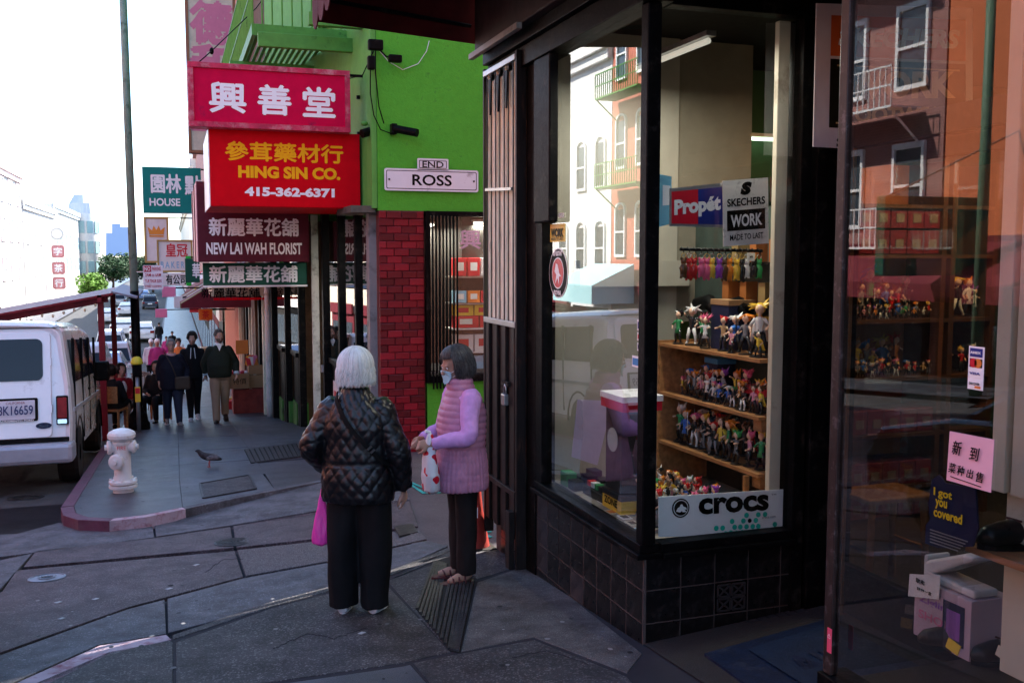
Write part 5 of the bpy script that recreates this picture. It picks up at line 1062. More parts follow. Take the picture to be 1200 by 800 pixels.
# pigeon
bp = G(246, 547); bx, by, bz = bp.x, bp.y, gz(bp.y)
pg = thing('pigeon', 'dark pigeon walking on the pavement right of the hydrant', 'bird', (bx, by, bz), rad(100))
mb = MB(); mb.tube([(0, -.16, .085), (0, -.1, .10), (0, -.03, .125), (0, .05, .14), (0, .10, .17), (0, .125, .205), (0, .14, .225), (0, .165, .225), (0, .18, .222)], [.012, .03, .05, .052, .04, .028, .026, .016, .004], 12)
mb.build('body', mat('pigeon_grey', (.03, .03, .035), .7, var=.6, vs=30), pg, loc=False, smooth=True, sub=1)
for s in (-1, 1):
    mb = MB(); mb.ell((s * .045, -.03, .125), (.016, .09, .035), 10, 8); mb.build('wing', mat('pigeon_wing', (.10, .10, .11), .7, var=.7, vs=40), pg, loc=False, smooth=True)
    lg = MB().tube([(s * .02, 0, .09), (s * .022, .01, .03), (s * .022, 0, .004)], .005, 5).build('leg', flat('pigeon_leg', (.35, .08, .07), .6), pg, loc=False)
    mb = MB()
    for a in (-.5, 0, .5): mb.tube([(s * .022, 0, .004), (s * .022 + .03 * math.sin(a), .03 * math.cos(a), .003)], .003, 4)
    mb.build('toes', flat('pigeon_leg', (0, 0, 0)), lg, loc=False)
# ---- crates and goods by the shops beyond
def crate(x, y, w, d, h, z, m, name, label, cat='box', txt=None, open_=False):
    g = gz(y) + z; t = thing(name, label, cat, (x, y, g))
    if open_:
        th = .015; MB().box(x - w / 2, x + w / 2, y - d / 2, y + d / 2, g, g + th).build('bottom', m, t)
        for q in ((x - w / 2, x - w / 2 + th, y - d / 2, y + d / 2), (x + w / 2 - th, x + w / 2, y - d / 2, y + d / 2), (x - w / 2 + th, x + w / 2 - th, y - d / 2, y - d / 2 + th), (x - w / 2 + th, x + w / 2 - th, y + d / 2 - th, y + d / 2)): MB().box(*q, g + th, g + h).build('side', m, t)
    else:
        MB().box(x - w / 2, x + w / 2, y - d / 2, y + d / 2, g, g + h).build('carton', m, t, bev=.006)
        MB().box(x - .03, x + .03, y - d / 2 - .003, y + d / 2, g + h, g + h + .003).build('tape', CREAM, t)
    if txt: text(txt, BLACK, t, (x, y - d / 2 - .001, g + h / 2), (1, 0, 0), w * .7, h * .4)
    return t
RB = mat('faded_red_board', (.26, .04, .03), .6, var=.3, dirt=.2)
crate(1.52, 22.1, .75, .6, .55, 0, RB, 'stall_box', 'large dull red box on the pavement beside the shops')
crate(1.28, 21.85, .4, .3, .32, .56, GM['brown'], 'cardboard_box', 'open cardboard box with handwriting standing on the red box', txt='特價', open_=True)
crate(1.62, 22.1, .4, .4, .28, .56, GM['brown'], 'cardboard_box', 'plain cardboard box beside the open one on the red box')
crate(1.66, 22.1, .34, .3, .2, .85, GM['brown'], 'cardboard_box', 'cardboard tray on top of the plain box, holding leaflets', open_=True)
GN = [GM[k] for k in ('red', 'white', 'pink', 'orange', 'yellow')]
for i in range(9):
    o = MB().obox((1.50 + .05 * (i % 4), 22.0 + .03 * i, gz(22) + 1.10 + .02 * (i % 3)), (.05, 0, .02 * (i % 3 - 1)), (0, .005, 0), (.02 * (i % 3 - 1), 0, .10)).build('packet', GN[i % 5], None); tag(o, '%s packet standing in the cardboard tray, %s from the left' % (['red', 'white', 'pink', 'orange', 'yellow'][i % 5], 'first second third fourth fifth sixth seventh eighth ninth'.split()[i]), 'packet', 'packets in the cardboard tray')
for i in range(10):
    o = MB().ell((1.14 + .07 * (i % 5), 21.8 + .1 * (i // 5), gz(21.9) + .9), (.045, .045, .04), 8, 6).build('packet', GN[i % 3], None, smooth=True); tag(o, '%s wrapped sweet bag in the open box, %s row, %s place' % (['red', 'white', 'pink'][i % 3], ['front', 'back'][i // 5], 'first second third fourth fifth'.split()[i % 5]), 'packet', 'bags in the open box')
crate(1.25, 23.4, .3, .3, .2, 0, GM['red'], 'stall_box', 'small bright red box on the ground behind the walking man')
crate(1.2, 24.6, .3, .3, .2, 0, GM['yellow'], 'stall_box', 'small yellow box on the ground behind the red one')
t = plate('notice', 'orange paper notice propped over the goods boxes', (1.36, 21.9, gz(22) + 1.45), .26, .3, GM['orange'], border=False, r=.01)
crate(1.2, 52, 1.0, 1.0, 1.2, 0, GM['brown'], 'cardboard_box', 'brown carton stack far down the pavement by the shops')
# ================================================================== PEOPLE
SKIN = mat('skin', (.48, .27, .20), .5, var=.1, vs=12); SKIN2 = mat('skin_tan', (.38, .21, .15), .5, var=.1, vs=12)
def cr(pts, n=4):
    """Catmull-Rom through points"""
    P = [Vector(p) for p in pts]; P = [P[0] * 2 - P[1]] + P + [P[-1] * 2 - P[-2]]; out = []
    for i in range(1, len(P) - 2):
        for k in range(n):
            t = k / n; a, b, c, d = P[i - 1:i + 3]
            out.append(.5 * ((2 * b) + (c - a) * t + (2 * a - 5 * b + 4 * c - d) * t * t + (3 * b - a - 3 * c + d) * t ** 3))
    out.append(P[-2]); return out
def lerpr(r, n): 
    o = []
    for i in range(len(r) - 1):
        for k in range(n): o.append(r[i] + (r[i + 1] - r[i]) * k / n)
    return o + [r[-1]]
def stube(mb, pts, r, n=4, seg=14, sx=1., ref=None): return mb.tube(cr(pts, n), lerpr(r, n), seg, sx=sx, ref=ref)
def torso(mb, prof, seg=28, xo=None):
    mb.loft([[(rx * math.copysign(abs(math.cos(a)) ** .85, math.cos(a)) + (xo(z) if xo else 0), yo + ry * math.copysign(abs(math.sin(a)) ** .85, math.sin(a)), z) for a in [2 * math.pi * k / seg for k in range(seg)]] for z, rx, ry, yo in prof])
def remesh(mb, vox, name, m, parent, disp=None, it=3, loc=(0, 0, 0)):
    me = mb.mesh('tmp', m); o = D.objects.new('tmp', me)
    a = o.modifiers.new('r', 'REMESH'); a.mode = 'VOXEL'; a.voxel_size = vox
    if it: b = o.modifiers.new('s', 'SMOOTH'); b.factor = .5; b.iterations = it
    me2 = evalmesh(o); D.objects.remove(o); D.meshes.remove(me)
    if disp:
        nn = [v.normal.copy() for v in me2.vertices]; co = [v.co.copy() for v in me2.vertices]
        me2.vertices.foreach_set('co', [q for c, n_ in zip(co, nn) for q in (c + n_ * disp(c))])
    me2.polygons.foreach_set('use_smooth', [True] * len(me2.polygons)); me2.name = name
    if not me2.materials: me2.materials.append(m)
    o = D.objects.new(name, me2); COL.objects.link(o); o.parent = parent; o.location = loc; return o
def nzs(p, s, seed=0): return noise.noise(Vector((p[0] * s, p[1] * s, p[2] * s + seed)))
def folds(amp=.006, s=7, zs=.35, seed=0): return lambda p: amp * (nzs((p[0], p[1], p[2] * zs), s, seed) + .5 * nzs((p[0], p[1], p[2] * zs), s * 2.3, seed))
def hand(mb, w, d, pn, th, curl=.35, k=1.):
    """palm + five fingers; w wrist, d direction, pn palm normal, th thumb side (+1/-1 along d x pn)"""
    w, d, pn = Vector(w), Vector(d).normalized(), Vector(pn); pn = (pn - d * pn.dot(d)).normalized(); c = d.cross(pn) * th
    mb.tube([w - d * .02, w + d * .02 * k, w + d * .055 * k, w + d * .09 * k], [.022 * k, .032 * k, .04 * k, .036 * k], 12, sx=.42, ref=pn)
    for i, (o, L) in enumerate(((.028, .072), (.010, .08), (-.009, .075), (-.027, .058))):
        p = w + (d * .086 + c * o) * k; dd = (d + c * o * 1.5).normalized(); pts = [p - dd * .012]; a = curl * (1 + .15 * i)
        for s in (.45, .3, .25):
            p = p + (dd * math.cos(a) + pn * math.sin(a)) * L * s * k; pts.append(p); a += curl * 1.3
        mb.tube(pts, [.0095 * k, .009 * k, .0082 * k, .0065 * k], 8)
    p = w + (d * .03 + c * .028) * k; mb.tube([p - c * .012, p + (d * .022 + c * .022 + pn * .008) * k, p + (d * .052 + c * .03 + pn * .018) * k, p + (d * .07 + c * .028 + pn * .026) * k], [.014 * k, .0125 * k, .0105 * k, .008 * k], 8)
def limbs(side, J): return J[side]
def person(label, x, y, bearing, H, J, skin=SKIN, vox=.012, z=None, group=None, hands=True, head=(0, 0), headpos=None, face=True, neck_y=.0, crowd=False):
    """J: dict sL,eL,wL,hL(kneeL etc). Built at 1.7 m, scaled to H. Faces +y locally."""
    t = thing('person', label, 'person', (x, y, gz(y) if z is None else z), -rad(bearing), group); t.scale = (H / 1.7,) * 3
    mb = MB(); tors = J.get('tors', [(.86, .13, .09, 0), (.95, .15, .10, 0), (1.08, .125, .09, 0), (1.22, .15, .10, 0), (1.33, .165, .095, -.005), (1.39, .11, .075, -.005), (1.42, .06, .055, -.005)])
    torso(mb, tors, 18)
    hp = Vector(headpos or (0, .02 + neck_y, 1.585)); hz, hx = head    # turn (deg, +left), nod
    M = Matrix.Translation(hp) @ Matrix.Rotation(rad(hz), 4, 'Z') @ Matrix.Rotation(-rad(hx), 4, 'X')
    mb.tube([(0, -.01 + neck_y * .3, 1.36), tuple((Vector((0, -.01, 1.36)) + hp) / 2), tuple(M @ Vector((0, -.02, -.03)))], [.06, .052, .055], 14)
    s0 = len(mb.v); mb.ell((0, -.008, .02), (.074, .092, .095), 20, 14)
    mb.loft([[(rx * math.cos(a), yo + ry * math.sin(a), zz) for a in [2 * math.pi * k / 16 for k in range(16)]] for zz, rx, ry, yo in ((.03, .068, .078, .006), (-.03, .064, .072, .012), (-.07, .052, .058, .022), (-.1, .034, .036, .036), (-.112, .018, .018, .042))])
    mb.tube([(0, .082, .02), (0, .098, -.005), (0, .108, -.026), (0, .094, -.034)], [.009, .012, .015, .008], 8)         # nose
    for s in (-1, 1): mb.ell((s * .076, -.006, -.005), (.009, .018, .03), 8, 8); mb.ell((s * .03, .083, .024), (.018, .008, .007), 8, 6)   # ears, brows
    mb.ell((0, .083, -.058), (.022, .012, .007), 8, 6); mb.ell((0, .082, -.069), (.018, .011, .006), 8, 6)                # lips
    mb.xf(M, s0)
    for s in 'LR':
        sg = -1 if s == 'L' else 1; S, E, Wr = J['s' + s], J['e' + s], J['w' + s]
        stube(mb, [(sg * .1, 0, S[2] - .01), S, tuple((Vector(S) + Vector(E)) / 2), E, Wr], [.05, .05, .043, .036, .024], 3, 12)
        if hands:
            d = Vector(J.get('d' + s, Vector(Wr) - Vector(E))); hand(mb, Wr, d, J.get('p' + s, (-sg, .2, 0)), J.get('t' + s, -sg if False else (1 if s == 'L' else -1)), J.get('c' + s, .35))
        Hp, K, A, T = J['h' + s], J['k' + s], J['a' + s], J['f' + s]
        stube(mb, [Hp, tuple((Vector(Hp) + Vector(K)) / 2), K, tuple((Vector(K) * .6 + Vector(A) * .4)), A], [.085, .075, .052, .05, .034], 3, 12)
        mb.tube([tuple(Vector(A) + (Vector(A) - Vector(T)).normalized() * .04 - Vector((0, 0, .03))), tuple(Vector(A) - Vector((0, 0, .035))), tuple((Vector(A) + Vector(T)) / 2 - Vector((0, 0, .01))), T], [.025, .034, .032, .02], 10)
    b = remesh(mb, vox, 'body', skin, t, it=1)
    if face and vox < .03:
        for s in (-1, 1):
            e = MB().ell((0, 0, 0), (.0115, .006, .0075), 10, 8).build('eye', WHITE, b, loc=False, smooth=True); e.matrix_local = M @ Matrix.Translation((s * .03, .0815, .008))
            i = MB().ell((0, 0, 0), (.0055, .003, .0055), 8, 6).build('iris', BLACK, b, loc=False, smooth=True); i.matrix_local = M @ Matrix.Translation((s * .03, .087, .008))
        q = MB().box(-.02, .02, -.003, .003, -.0018, .0018).build('mouth', flat('lip_colour', (.25, .06, .06), .5), b, loc=False); q.matrix_local = M @ Matrix.Translation((0, .0925, -.063))
    return t, M
def stand(armL=None, armR=None, fl=0, fr=0, w=.09, kb=(0, 0)):
    J = dict(sL=(-.165, 0, 1.34), eL=(-.235, -.04, 1.09), wL=(-.25, .05, .86), sR=(.165, 0, 1.34), eR=(.235, -.04, 1.10), wR=(.25, .05, .86))
    for s, g, f, k in (('L', -1, fl, kb[0]), ('R', 1, fr, kb[1])):
        J['h' + s] = (g * .085, 0, .90); J['k' + s] = (g * w * 1.02, f * .5 + k, .49); J['a' + s] = (g * w, f, .085 + max(0, -f) * .25); J['f' + s] = (g * (w + .02), f + .15, .035)
    if armL: J['eL'], J['wL'] = armL
    if armR: J['eR'], J['wR'] = armR
    return J
def top(J, prof, rs, m, name, t, vox=.012, disp=None, seg=28, sleeves=True, it=3, wr=1.0):
    mb = MB(); torso(mb, prof, seg)
    if sleeves:
        for s in 'LR':
            sg = -1 if s == 'L' else 1; S, E, Wr = map(Vector, (J['s' + s], J['e' + s], J['w' + s])); Wr = E + (Wr - E) * wr
            stube(mb, [(sg * .07, 0, S.z - .02), (sg * .13, 0, S.z - .008), tuple(S), tuple((S + E) / 2), tuple(E), tuple((E + Wr) / 2), tuple(Wr)], rs, 4, 18)
    return remesh(mb, vox, name, m, t, disp or folds(), it)
def trousers(J, rr, m, t, vox=.013, waist=(.19, .14), disp=None, name='trousers', wz=1.0, ank=0.03):
    mb = MB(); torso(mb, [(.80, waist[0] * .95, waist[1] * .95, 0), (.88, waist[0], waist[1], 0), (wz, waist[0] * .9, waist[1] * .9, 0)], 24)
    for s in 'LR':
        Hp, K, A = map(Vector, (J['h' + s], J['k' + s], J['a' + s])); stube(mb, [tuple(Hp + Vector((0, 0, -.02))), tuple((Hp + K) / 2), tuple(K), tuple((K + A) / 2), tuple(A - Vector((0, 0, ank)))], rr, 4, 18)
    return remesh(mb, vox, name, m, t, disp or folds(.008, 9, .3, 5))
def shoe(J, s, m, t, sole=None, L=.0):
    A, T = Vector(J['a' + s]), Vector(J['f' + s]); d = (T - A); d.z = 0; d.normalize(); zb = min(A.z - .085, T.z - .035) if True else 0
    mb = MB(); b = Vector((A.x, A.y, A.z - .05)); tip = Vector((T.x, T.y, T.z))
    mb.tube([b - d * .065, b - d * .03 + Vector((0, 0, .005)), b + d * .03 + Vector((0, 0, .005)), (b + tip) / 2 + Vector((0, 0, .012)), tip, tip + d * .03 - Vector((0, 0, .005))], [.03, .043, .046, .044, .038, .018], 14)
    mb.tube([b + Vector((0, 0, -.01)), b + Vector((0, 0, .05))], [.044, .038], 12)
    o = remesh(mb, .01, 'shoe', m, t, it=1)
    c = (b + tip) / 2; L2 = (tip - b).length / 2 + .06; up = Vector((0, 0, 1)); sd = d.cross(up); slope = (tip - b); slope.normalize()
    mb = MB(); pts = []
    for k in range(16):
        a = 2 * math.pi * k / 16; pts.append((L2 * math.cos(a), .048 * math.sin(a) * (1.0 if math.cos(a) > 0 else .8)))
    mb.prism(pts, tuple(slope), tuple(sd), (0, 0, -.022), tuple(c - Vector((0, 0, .022)))); mb.build('sole', sole or m, o, loc=False)
    return o
HBASE = {'white_hair': (.85, .84, .8), 'dark_grey_hair': (.07, .065, .065), 'dark_brown_hair': (.03, .02, .015), 'light_grey_hair': (.35, .32, .3), 'greying_hair': (.12, .10, .09)}
def hair(t, M, m, r=(.088, .104, .104), c=(0, -.012, .03), length=.1, n=500, name='hair', part_back=True, rr=.0028, face_cut=.35, inward=.3, seed=1, lift=.01, wave=.0, shell=True):
    rn = random.Random(seed); mb = MB()
    if shell:
        s0 = 0; mb.ell((c[0], c[1] - .006, c[2]), (r[0] - .004, r[1] - .006, r[2] - .004), 20, 12)
        # cut the shell away from the face
        keep = [f for f in mb.f if not all(mb.v[i][1] > c[1] + .05 and mb.v[i][2] < c[2] + .055 for i in f)]; mb.f = keep; mb.m = [0] * len(keep)
    for i in range(n):
        a = rn.uniform(0, 2 * math.pi); p0 = rn.uniform(0, 1.1); front = math.sin(a) > .45 and abs(math.cos(a)) < .8
        L = length * rn.uniform(.7, 1.08); pts = []; k = 1 + rn.uniform(0, lift * 10) ; ph = rn.uniform(0, 6)
        maxp = math.pi * .52 if not front else face_cut * math.pi * rn.uniform(.8, 1.1)
        steps = 6
        for q in range(steps + 1):
            p = p0 + (maxp - p0) * q / steps if p0 < maxp else maxp
            pts.append(Vector((c[0] + r[0] * k * math.sin(p) * math.cos(a), c[1] + r[1] * k * math.sin(p) * math.sin(a), c[2] + r[2] * k * math.cos(p))))
        if not front:
            e = pts[-1]; hx_ = Vector((e.x - c[0], e.y - c[1], 0))
            for q in (1, 2, 3, 4):
                u = q / 4; pts.append(Vector((e.x, e.y, e.z - L * u)) - hx_ * (inward * u * u) + Vector((wave * math.sin(ph + 5 * u), wave * math.cos(ph + 4 * u), 0)))
        mb.cm = rn.choice((0, 0, 1, 1, 2)); mb.tube(pts, [rr] * (len(pts) - 2) + [rr * .8, rr * .2], 3, cap=False)
    mb.cm = 0; mb.xf(M); bc_ = m.node_tree.nodes['Principled BSDF'].inputs['Base Color']; c0 = HBASE[m.name]
    return mb.build(name, [m] + [mat(m.name + '_strand_%d' % i, tuple(min(1, q * k) for q in c0), .4, var=.1, spec=.5) for i, k in enumerate((.8 if c0[0] > .3 else .55, 1.5 if c0[0] < .3 else 1.12))], t, loc=False, smooth=True)
# ---------- woman with white hair and black quilted jacket
WHT = mat('white_hair', (.85, .84, .8), .45, var=.12, vs=40); GRY = mat('dark_grey_hair', (.07, .065, .065), .4, var=.7, vs=60, spec=.5); BRN = mat('dark_brown_hair', (.03, .02, .015), .5, var=.4, vs=30); LGR = mat('light_grey_hair', (.35, .32, .3), .6, var=.3, vs=30)
J = stand(armL=((-.285, -.05, 1.09), (-.24, .13, .92)), armR=((.27, -.03, 1.06), (.285, .06, .80)), w=.105)
J['sL'] = (-.165, -.01, 1.325); J['sR'] = (.165, -.01, 1.325)
J['pL'] = (1, 0, 0); J['pR'] = (-1, .3, 0)
w1, M1 = person('woman with white bobbed hair in a black quilted jacket, seen from behind', .99, 5.66, 22, 1.55, J, vox=.007, head=(-12, 0))
NAVY = mat('black_nylon', (.006, .006, .008), .36, var=.3, vs=20, bump=.15, bs=120, spec=.45)
def quilt(p):
    inarm = abs(p.x) > .235 and p.z > .7
    if inarm:
        s = -1 if p.x < 0 else 1; S = Vector(J['sR' if s > 0 else 'sL']); E = Vector(J['eR' if s > 0 else 'eL']); Wr = Vector(J['wR' if s > 0 else 'wL']); ax = (E - S).normalized() if p.z > E.z else (Wr - E).normalized(); O = E
        q = p - O; v = q.dot(ax); r_ = q - ax * v; u = math.atan2(r_.y, r_.x * s) * .062
    else: u = math.atan2(p.x, -p.y) * .20; v = p.z
    u += .012 * nzs(p, 6, 3); v += .012 * nzs(p, 6, 9)
    a = (u * 1.2 + v) / .098; b = (u * 1.2 - v) / .098
    h = (abs(math.sin(math.pi * a)) * abs(math.sin(math.pi * b))) ** .55
    if .985 < p.z < 1.01 and not inarm: h = 0
    return h * (.008 + .005 * nzs(p, 5, 7)) + .008 * nzs(p, 6) + .003 * nzs(p, 30) - .002
top(J, [(.745, .225, .165, .0), (.78, .235, .175, 0), (.9, .232, .172, -.005), (1.0, .215, .16, 0), (1.12, .215, .158, 0), (1.22, .225, .155, -.008), (1.30, .20, .14, -.012), (1.37, .15, .115, -.012), (1.41, .115, .095, -.012), (1.44, .095, .085, -.01), (1.475, .078, .078, -.008)], [.075, .082, .085, .082, .078, .07, .056], NAVY, 'quilted_jacket', w1, .0068, quilt, it=3, wr=.94)
trousers(J, [.115, .118, .102, .098, .096], mat('black_trousers', (.006, .006, .007), .85, var=.3), w1, .011, (.20, .145), folds(.020, 7, .3, 3), ank=.045)
for s in 'LR': shoe(J, s, mat('white_trainer', (.6, .6, .62), .6), w1, WHITE)
hair(w1, M1, WHT, r=(.104, .118, .112), c=(0, -.02, .028), length=.115, n=2600, seed=3, rr=.0019, inward=-.05, lift=.012, wave=.008)
st = MB(); P = [(-.11, -.06, 1.445), (-.10, -.12, 1.40), (-.03, -.185, 1.28), (.06, -.19, 1.17), (.15, -.15, 1.06), (.215, -.06, .98), (.225, .05, .95)]
P = cr(P, 4); rings = []
for i, p in enumerate(P):
    tdir = (P[min(i + 1, len(P) - 1)] - P[max(i - 1, 0)]).normalized(); nrm = Vector((p.x * .6, p.y, 0)).normalized(); sd = tdir.cross(nrm).normalized(); nn = sd.cross(tdir)
    rings.append([p + sd * .014 + nn * .004, p + sd * .014 - nn * .004, p - sd * .014 - nn * .004, p - sd * .014 + nn * .004])
st.loft(rings); so_ = st.build('shoulder_strap', mat('strap_black', (.004, .004, .004), .8), w1, loc=False)
for k in (0, 1): MB().obox((.115 + .018 * k, -.178 + .006 * k, 1.115 - .022 * k), (.012, .004, .012), (.004, .004, -.004), (.002, -.004, 0)).build('buckle', STEEL, so_, loc=False)
bag = thing('pink_bag', 'thin bright pink plastic bag hanging from the hand of the white-haired woman', 'bag', (.795, 5.76, gz(5.7) + .40)); bag.scale = (.62, .62, .7)
mb = MB(); torso(mb, [(.0, .05, .03, 0), (.02, .10, .055, 0), (.12, .095, .05, 0), (.25, .07, .04, .0), (.36, .04, .025, 0), (.48, .012, .012, 0)], 20); remesh(mb, .008, 'sack', mat('pink_plastic', (.85, .06, .38), .4, var=.1), bag, folds(.012, 14, .3, 2), 1)
MB().tube([(0, 0, .46), (.02, 0, .54), (.0, .02, .56)], .006, 6).build('handle', mat('pink_plastic', (0, 0, 0)), bag, loc=False)
# ---------- woman in lilac
J = stand(armL=((-.25, .06, 1.10), (-.10, .27, 1.04)), armR=((.235, .05, 1.09), (.10, .27, 1.04)), w=.075)
J.update(dL=(.5, .8, -.05), dR=(-.5, .8, .05), pL=(.6, -.3, -.6), pR=(-.6, -.3, -.6), cL=.7, cR=.7, sL=(-.165, 0, 1.35), sR=(.165, 0, 1.35))
w2, M2 = person('dark-haired woman in lilac sleeves, quilted vest and face mask, in profile', 1.76, 6.12, -97, 1.55, J, skin=SKIN2, vox=.0065, head=(8, 16), headpos=(0, .055, 1.57), neck_y=.01)
LIL = mat('lilac_fleece', (.62, .32, .66), .85, var=.08, vs=30, bump=.3, bs=250); VES = mat('dusty_pink_quilting', (.46, .20, .30), .5, var=.15, vs=14)
def vq(p):
    v = p.z / .045; u = math.atan2(p.x, -p.y) * .19 / .03
    return (.010 * abs(math.sin(math.pi * v)) ** .5 if p.z > .98 else .009 * abs(math.sin(math.pi * u)) ** .5 * (.5 + .5 * abs(math.sin(math.pi * v)) ** .4)) + .007 * nzs(p, 7)
top(J, [(.90, .17, .13, 0), (1.2, .17, .12, 0), (1.36, .15, .10, 0), (1.42, .06, .06, 0)], [.06, .066, .074, .066, .062, .054, .04], LIL, 'fleece_sleeves', w2, .008, folds(.006, 14, .8), it=2, wr=.97)
top(J, [(.69, .20, .185, .015), (.72, .205, .19, .015), (.85, .2, .175, .01), (.98, .185, .155, .005), (1.12, .18, .165, .01), (1.25, .17, .155, 0), (1.34, .135, .125, -.005), (1.40, .095, .09, .01), (1.46, .082, .088, .02), (1.475, .078, .084, .022)], [], VES, 'quilted_vest', w2, .0075, vq, sleeves=False, it=2)
trousers(J, [.095, .088, .075, .07, .066], mat('black_brown_trousers', (.012, .009, .009), .8), w2, .010, (.165, .14), folds(.015, 9, .35, 8), ank=.02)
hair(w2, M2, GRY, r=(.096, .118, .108), c=(0, -.026, .030), length=.125, n=1700, seed=5, rr=.002, inward=.12, lift=.012, wave=.008)
mk_ = MB(); mk_.loft([[(.058 * u, .072 + .034 * (1 - abs(u) ** 2.2) + d - abs(u) * .0, z) for u, z in ((-1, -.02), (-.6, -.005), (0, -.002), (.6, -.005), (1, -.02), (.95, -.06), (.6, -.09), (0, -.102), (-.6, -.09), (-.95, -.06))] for d in (.0, .008)]); mk_.xf(M2)
mm = mk_.build('face_mask', mat('mask_blue', (.35, .55, .62), .7), w2, loc=False)
for s in (-1, 1):
    e = MB(); e.tube([(s * .056, .075, -.025), (s * .075, .03, -.012), (s * .082, -.005, -.002)], .0016, 5); e.tube([(s * .054, .072, -.06), (s * .075, .03, -.045), (s * .082, -.005, -.02)], .0016, 5); e.xf(M2); e.build('ear_loop', WHITE, mm, loc=False)
SAN = mat('sandal_brown', (.09, .03, .03), .5)
for s in 'LR':
    A, T = Vector(J['a' + s]), Vector(J['f' + s]); c = (A + T) / 2
    o = MB().prism([(.125 * math.cos(a * .3927) + .01, .045 * math.sin(a * .3927)) for a in range(16)], (0, 1, 0), (1, 0, 0), (0, 0, -.028), (c.x, c.y, .025)).build('sandal_sole', SAN, w2, loc=False)
    for yy in (.03, .075, .12): MB().tube([(c.x - .045, A.y + yy, .02), (c.x - .03, A.y + yy, .075 - yy * .2), (c.x, A.y + yy, .085 - yy * .2), (c.x + .03, A.y + yy, .075 - yy * .2), (c.x + .045, A.y + yy, .02)], .007, 6).build('sandal_strap', SAN, w2, loc=False)
b2_ = thing('shopping_bag', 'white plastic bag with red flower print hanging from the arm of the lilac woman', 'bag', (1.52, 6.02, gz(6.0) + .62), rad(90))
mb = MB(); torso(mb, [(.0, .04, .03, 0), (.02, .075, .05, 0), (.12, .085, .055, 0), (.22, .065, .045, 0), (.32, .03, .03, 0), (.38, .018, .018, 0)], 20)
m_ = mat('print_bag', (.75, .72, .72), .4); nt_ = m_.node_tree; vo = nt_.nodes.new('ShaderNodeTexNoise'); vo.inputs['Scale'].default_value = 13; vo.inputs['Detail'].default_value = 1; tc_ = nt_.nodes.new('ShaderNodeTexCoord'); nt_.links.new(tc_.outputs['Object'], vo.inputs[0])
cr_ = nt_.nodes.new('ShaderNodeValToRGB'); cr_.color_ramp.interpolation = 'CONSTANT'; cr_.color_ramp.elements[0].color = (.72, .68, .7, 1); cr_.color_ramp.elements[1].position = .54; cr_.color_ramp.elements[1].color = (.6, .01, .03, 1); nt_.links.new(vo.outputs[0], cr_.inputs[0]); nt_.links.new(cr_.outputs[0], nt_.nodes['Principled BSDF'].inputs['Base Color'])
remesh(mb, .007, 'sack', m_, b2_, folds(.010, 16, .3, 2), 1); MB().tube([(0, 0, .36), (.01, 0, .39), (.0, .03, .40)], .012, 6).build('handle', WHITE, b2_, loc=False)
# ---------- the three walkers
NV = mat('navy_knit', (.007, .008, .018), .8, var=.2); DGN = mat('dark_green_knit', (.014, .018, .012), .85, var=.2); KHK = mat('khaki_cotton', (.24, .155, .105), .75, var=.1); BLKC = mat('black_cotton', (.008, .008, .01), .85); DNM = mat('dark_denim', (.015, .02, .04), .8, var=.2)
STDP = [(.80, .19, .14, 0), (.9, .185, .14, 0), (1.05, .17, .13, 0), (1.2, .175, .13, 0), (1.3, .165, .115, -.005), (1.38, .11, .09, -.005), (1.44, .075, .07, 0)]
SLV = [.058, .066, .070, .062, .056, .05, .042]
def g2(px, py): p = G(px, py); return p.x, p.y
x, y = g2(203, 497); J = stand(armL=((-.28, -.02, 1.08), (-.27, .14, .86)), fl=.24, fr=-.16)
p1, M = person('heavy-set woman with cropped grey hair, glasses and navy top, walking', x, y, 172, 1.64, J, vox=.012, head=(0, -14))
top(J, [(.72, .235, .19, .0), (.85, .24, .20, .01), (1.0, .235, .20, .02), (1.15, .235, .19, .02), (1.26, .2, .15, 0), (1.34, .15, .11, 0), (1.40, .1, .08, 0)], [.066, .074, .082, .078, .07, .062, .056], NV, 'jumper', p1, .014, wr=.85)
trousers(J, [.125, .115, .09, .075, .062], DNM, p1, .014, (.22, .17)); [shoe(J, s, mat('grey_trainer', (.2, .18, .17), .6), p1, WHITE) for s in 'LR']
hair(p1, M, LGR, r=(.082, .1, .108), length=.02, n=260, seed=9, rr=.004, face_cut=.28)
gl_ = MB()
for s in (-1, 1): gl_.tube([(s * .03 + .022 * math.cos(a * .5236), .104, .006 + .017 * math.sin(a * .5236)) for a in range(13)], .0025, 5)
gl_.tube([(-.008, .105, .008), (.008, .105, .008)], .002, 5); gl_.xf(M); gl_.build('glasses', BLACK, p1, loc=False)
mb = MB(); mb.lathe([(.09, 0), (.095, .03), (.085, .05)], 20, (0, 0, 1.38)); mb.build('pink_collar', flat('pale_pink_cloth', (.65, .4, .42), .8), p1, loc=False, smooth=True)
hb = thing('handbag', 'dark brown crossbody handbag worn by the woman in navy', 'bag', (x, y, gz(y)), -rad(172)); k = .965
MB().box(-.30 , -.02, .20, .27, .70, .95).build('pouch', mat('brown_leather', (.05, .035, .028), .5), hb, loc=False, bev=.03); MB().tube(cr([(-.05, .24, .93), (.02, .24, 1.15), (.10, .17, 1.33), (.13, .05, 1.40)], 4), .011, 6).build('strap', mat('brown_leather', (0, 0, 0)), hb, loc=False)
x, y = g2(228, 493); y += .3; J = stand(armL=((-.25, -.05, 1.1), (-.22, .05, .88)), armR=((.24, -.05, 1.1), (.2, .06, .88)), fl=-.12, fr=.22, w=.07, kb=(.05, 0))
p2, M = person('young man in a black hoodie with white drawstrings between two walkers', x, y, 178, 1.76, J, head=(-6, 8))
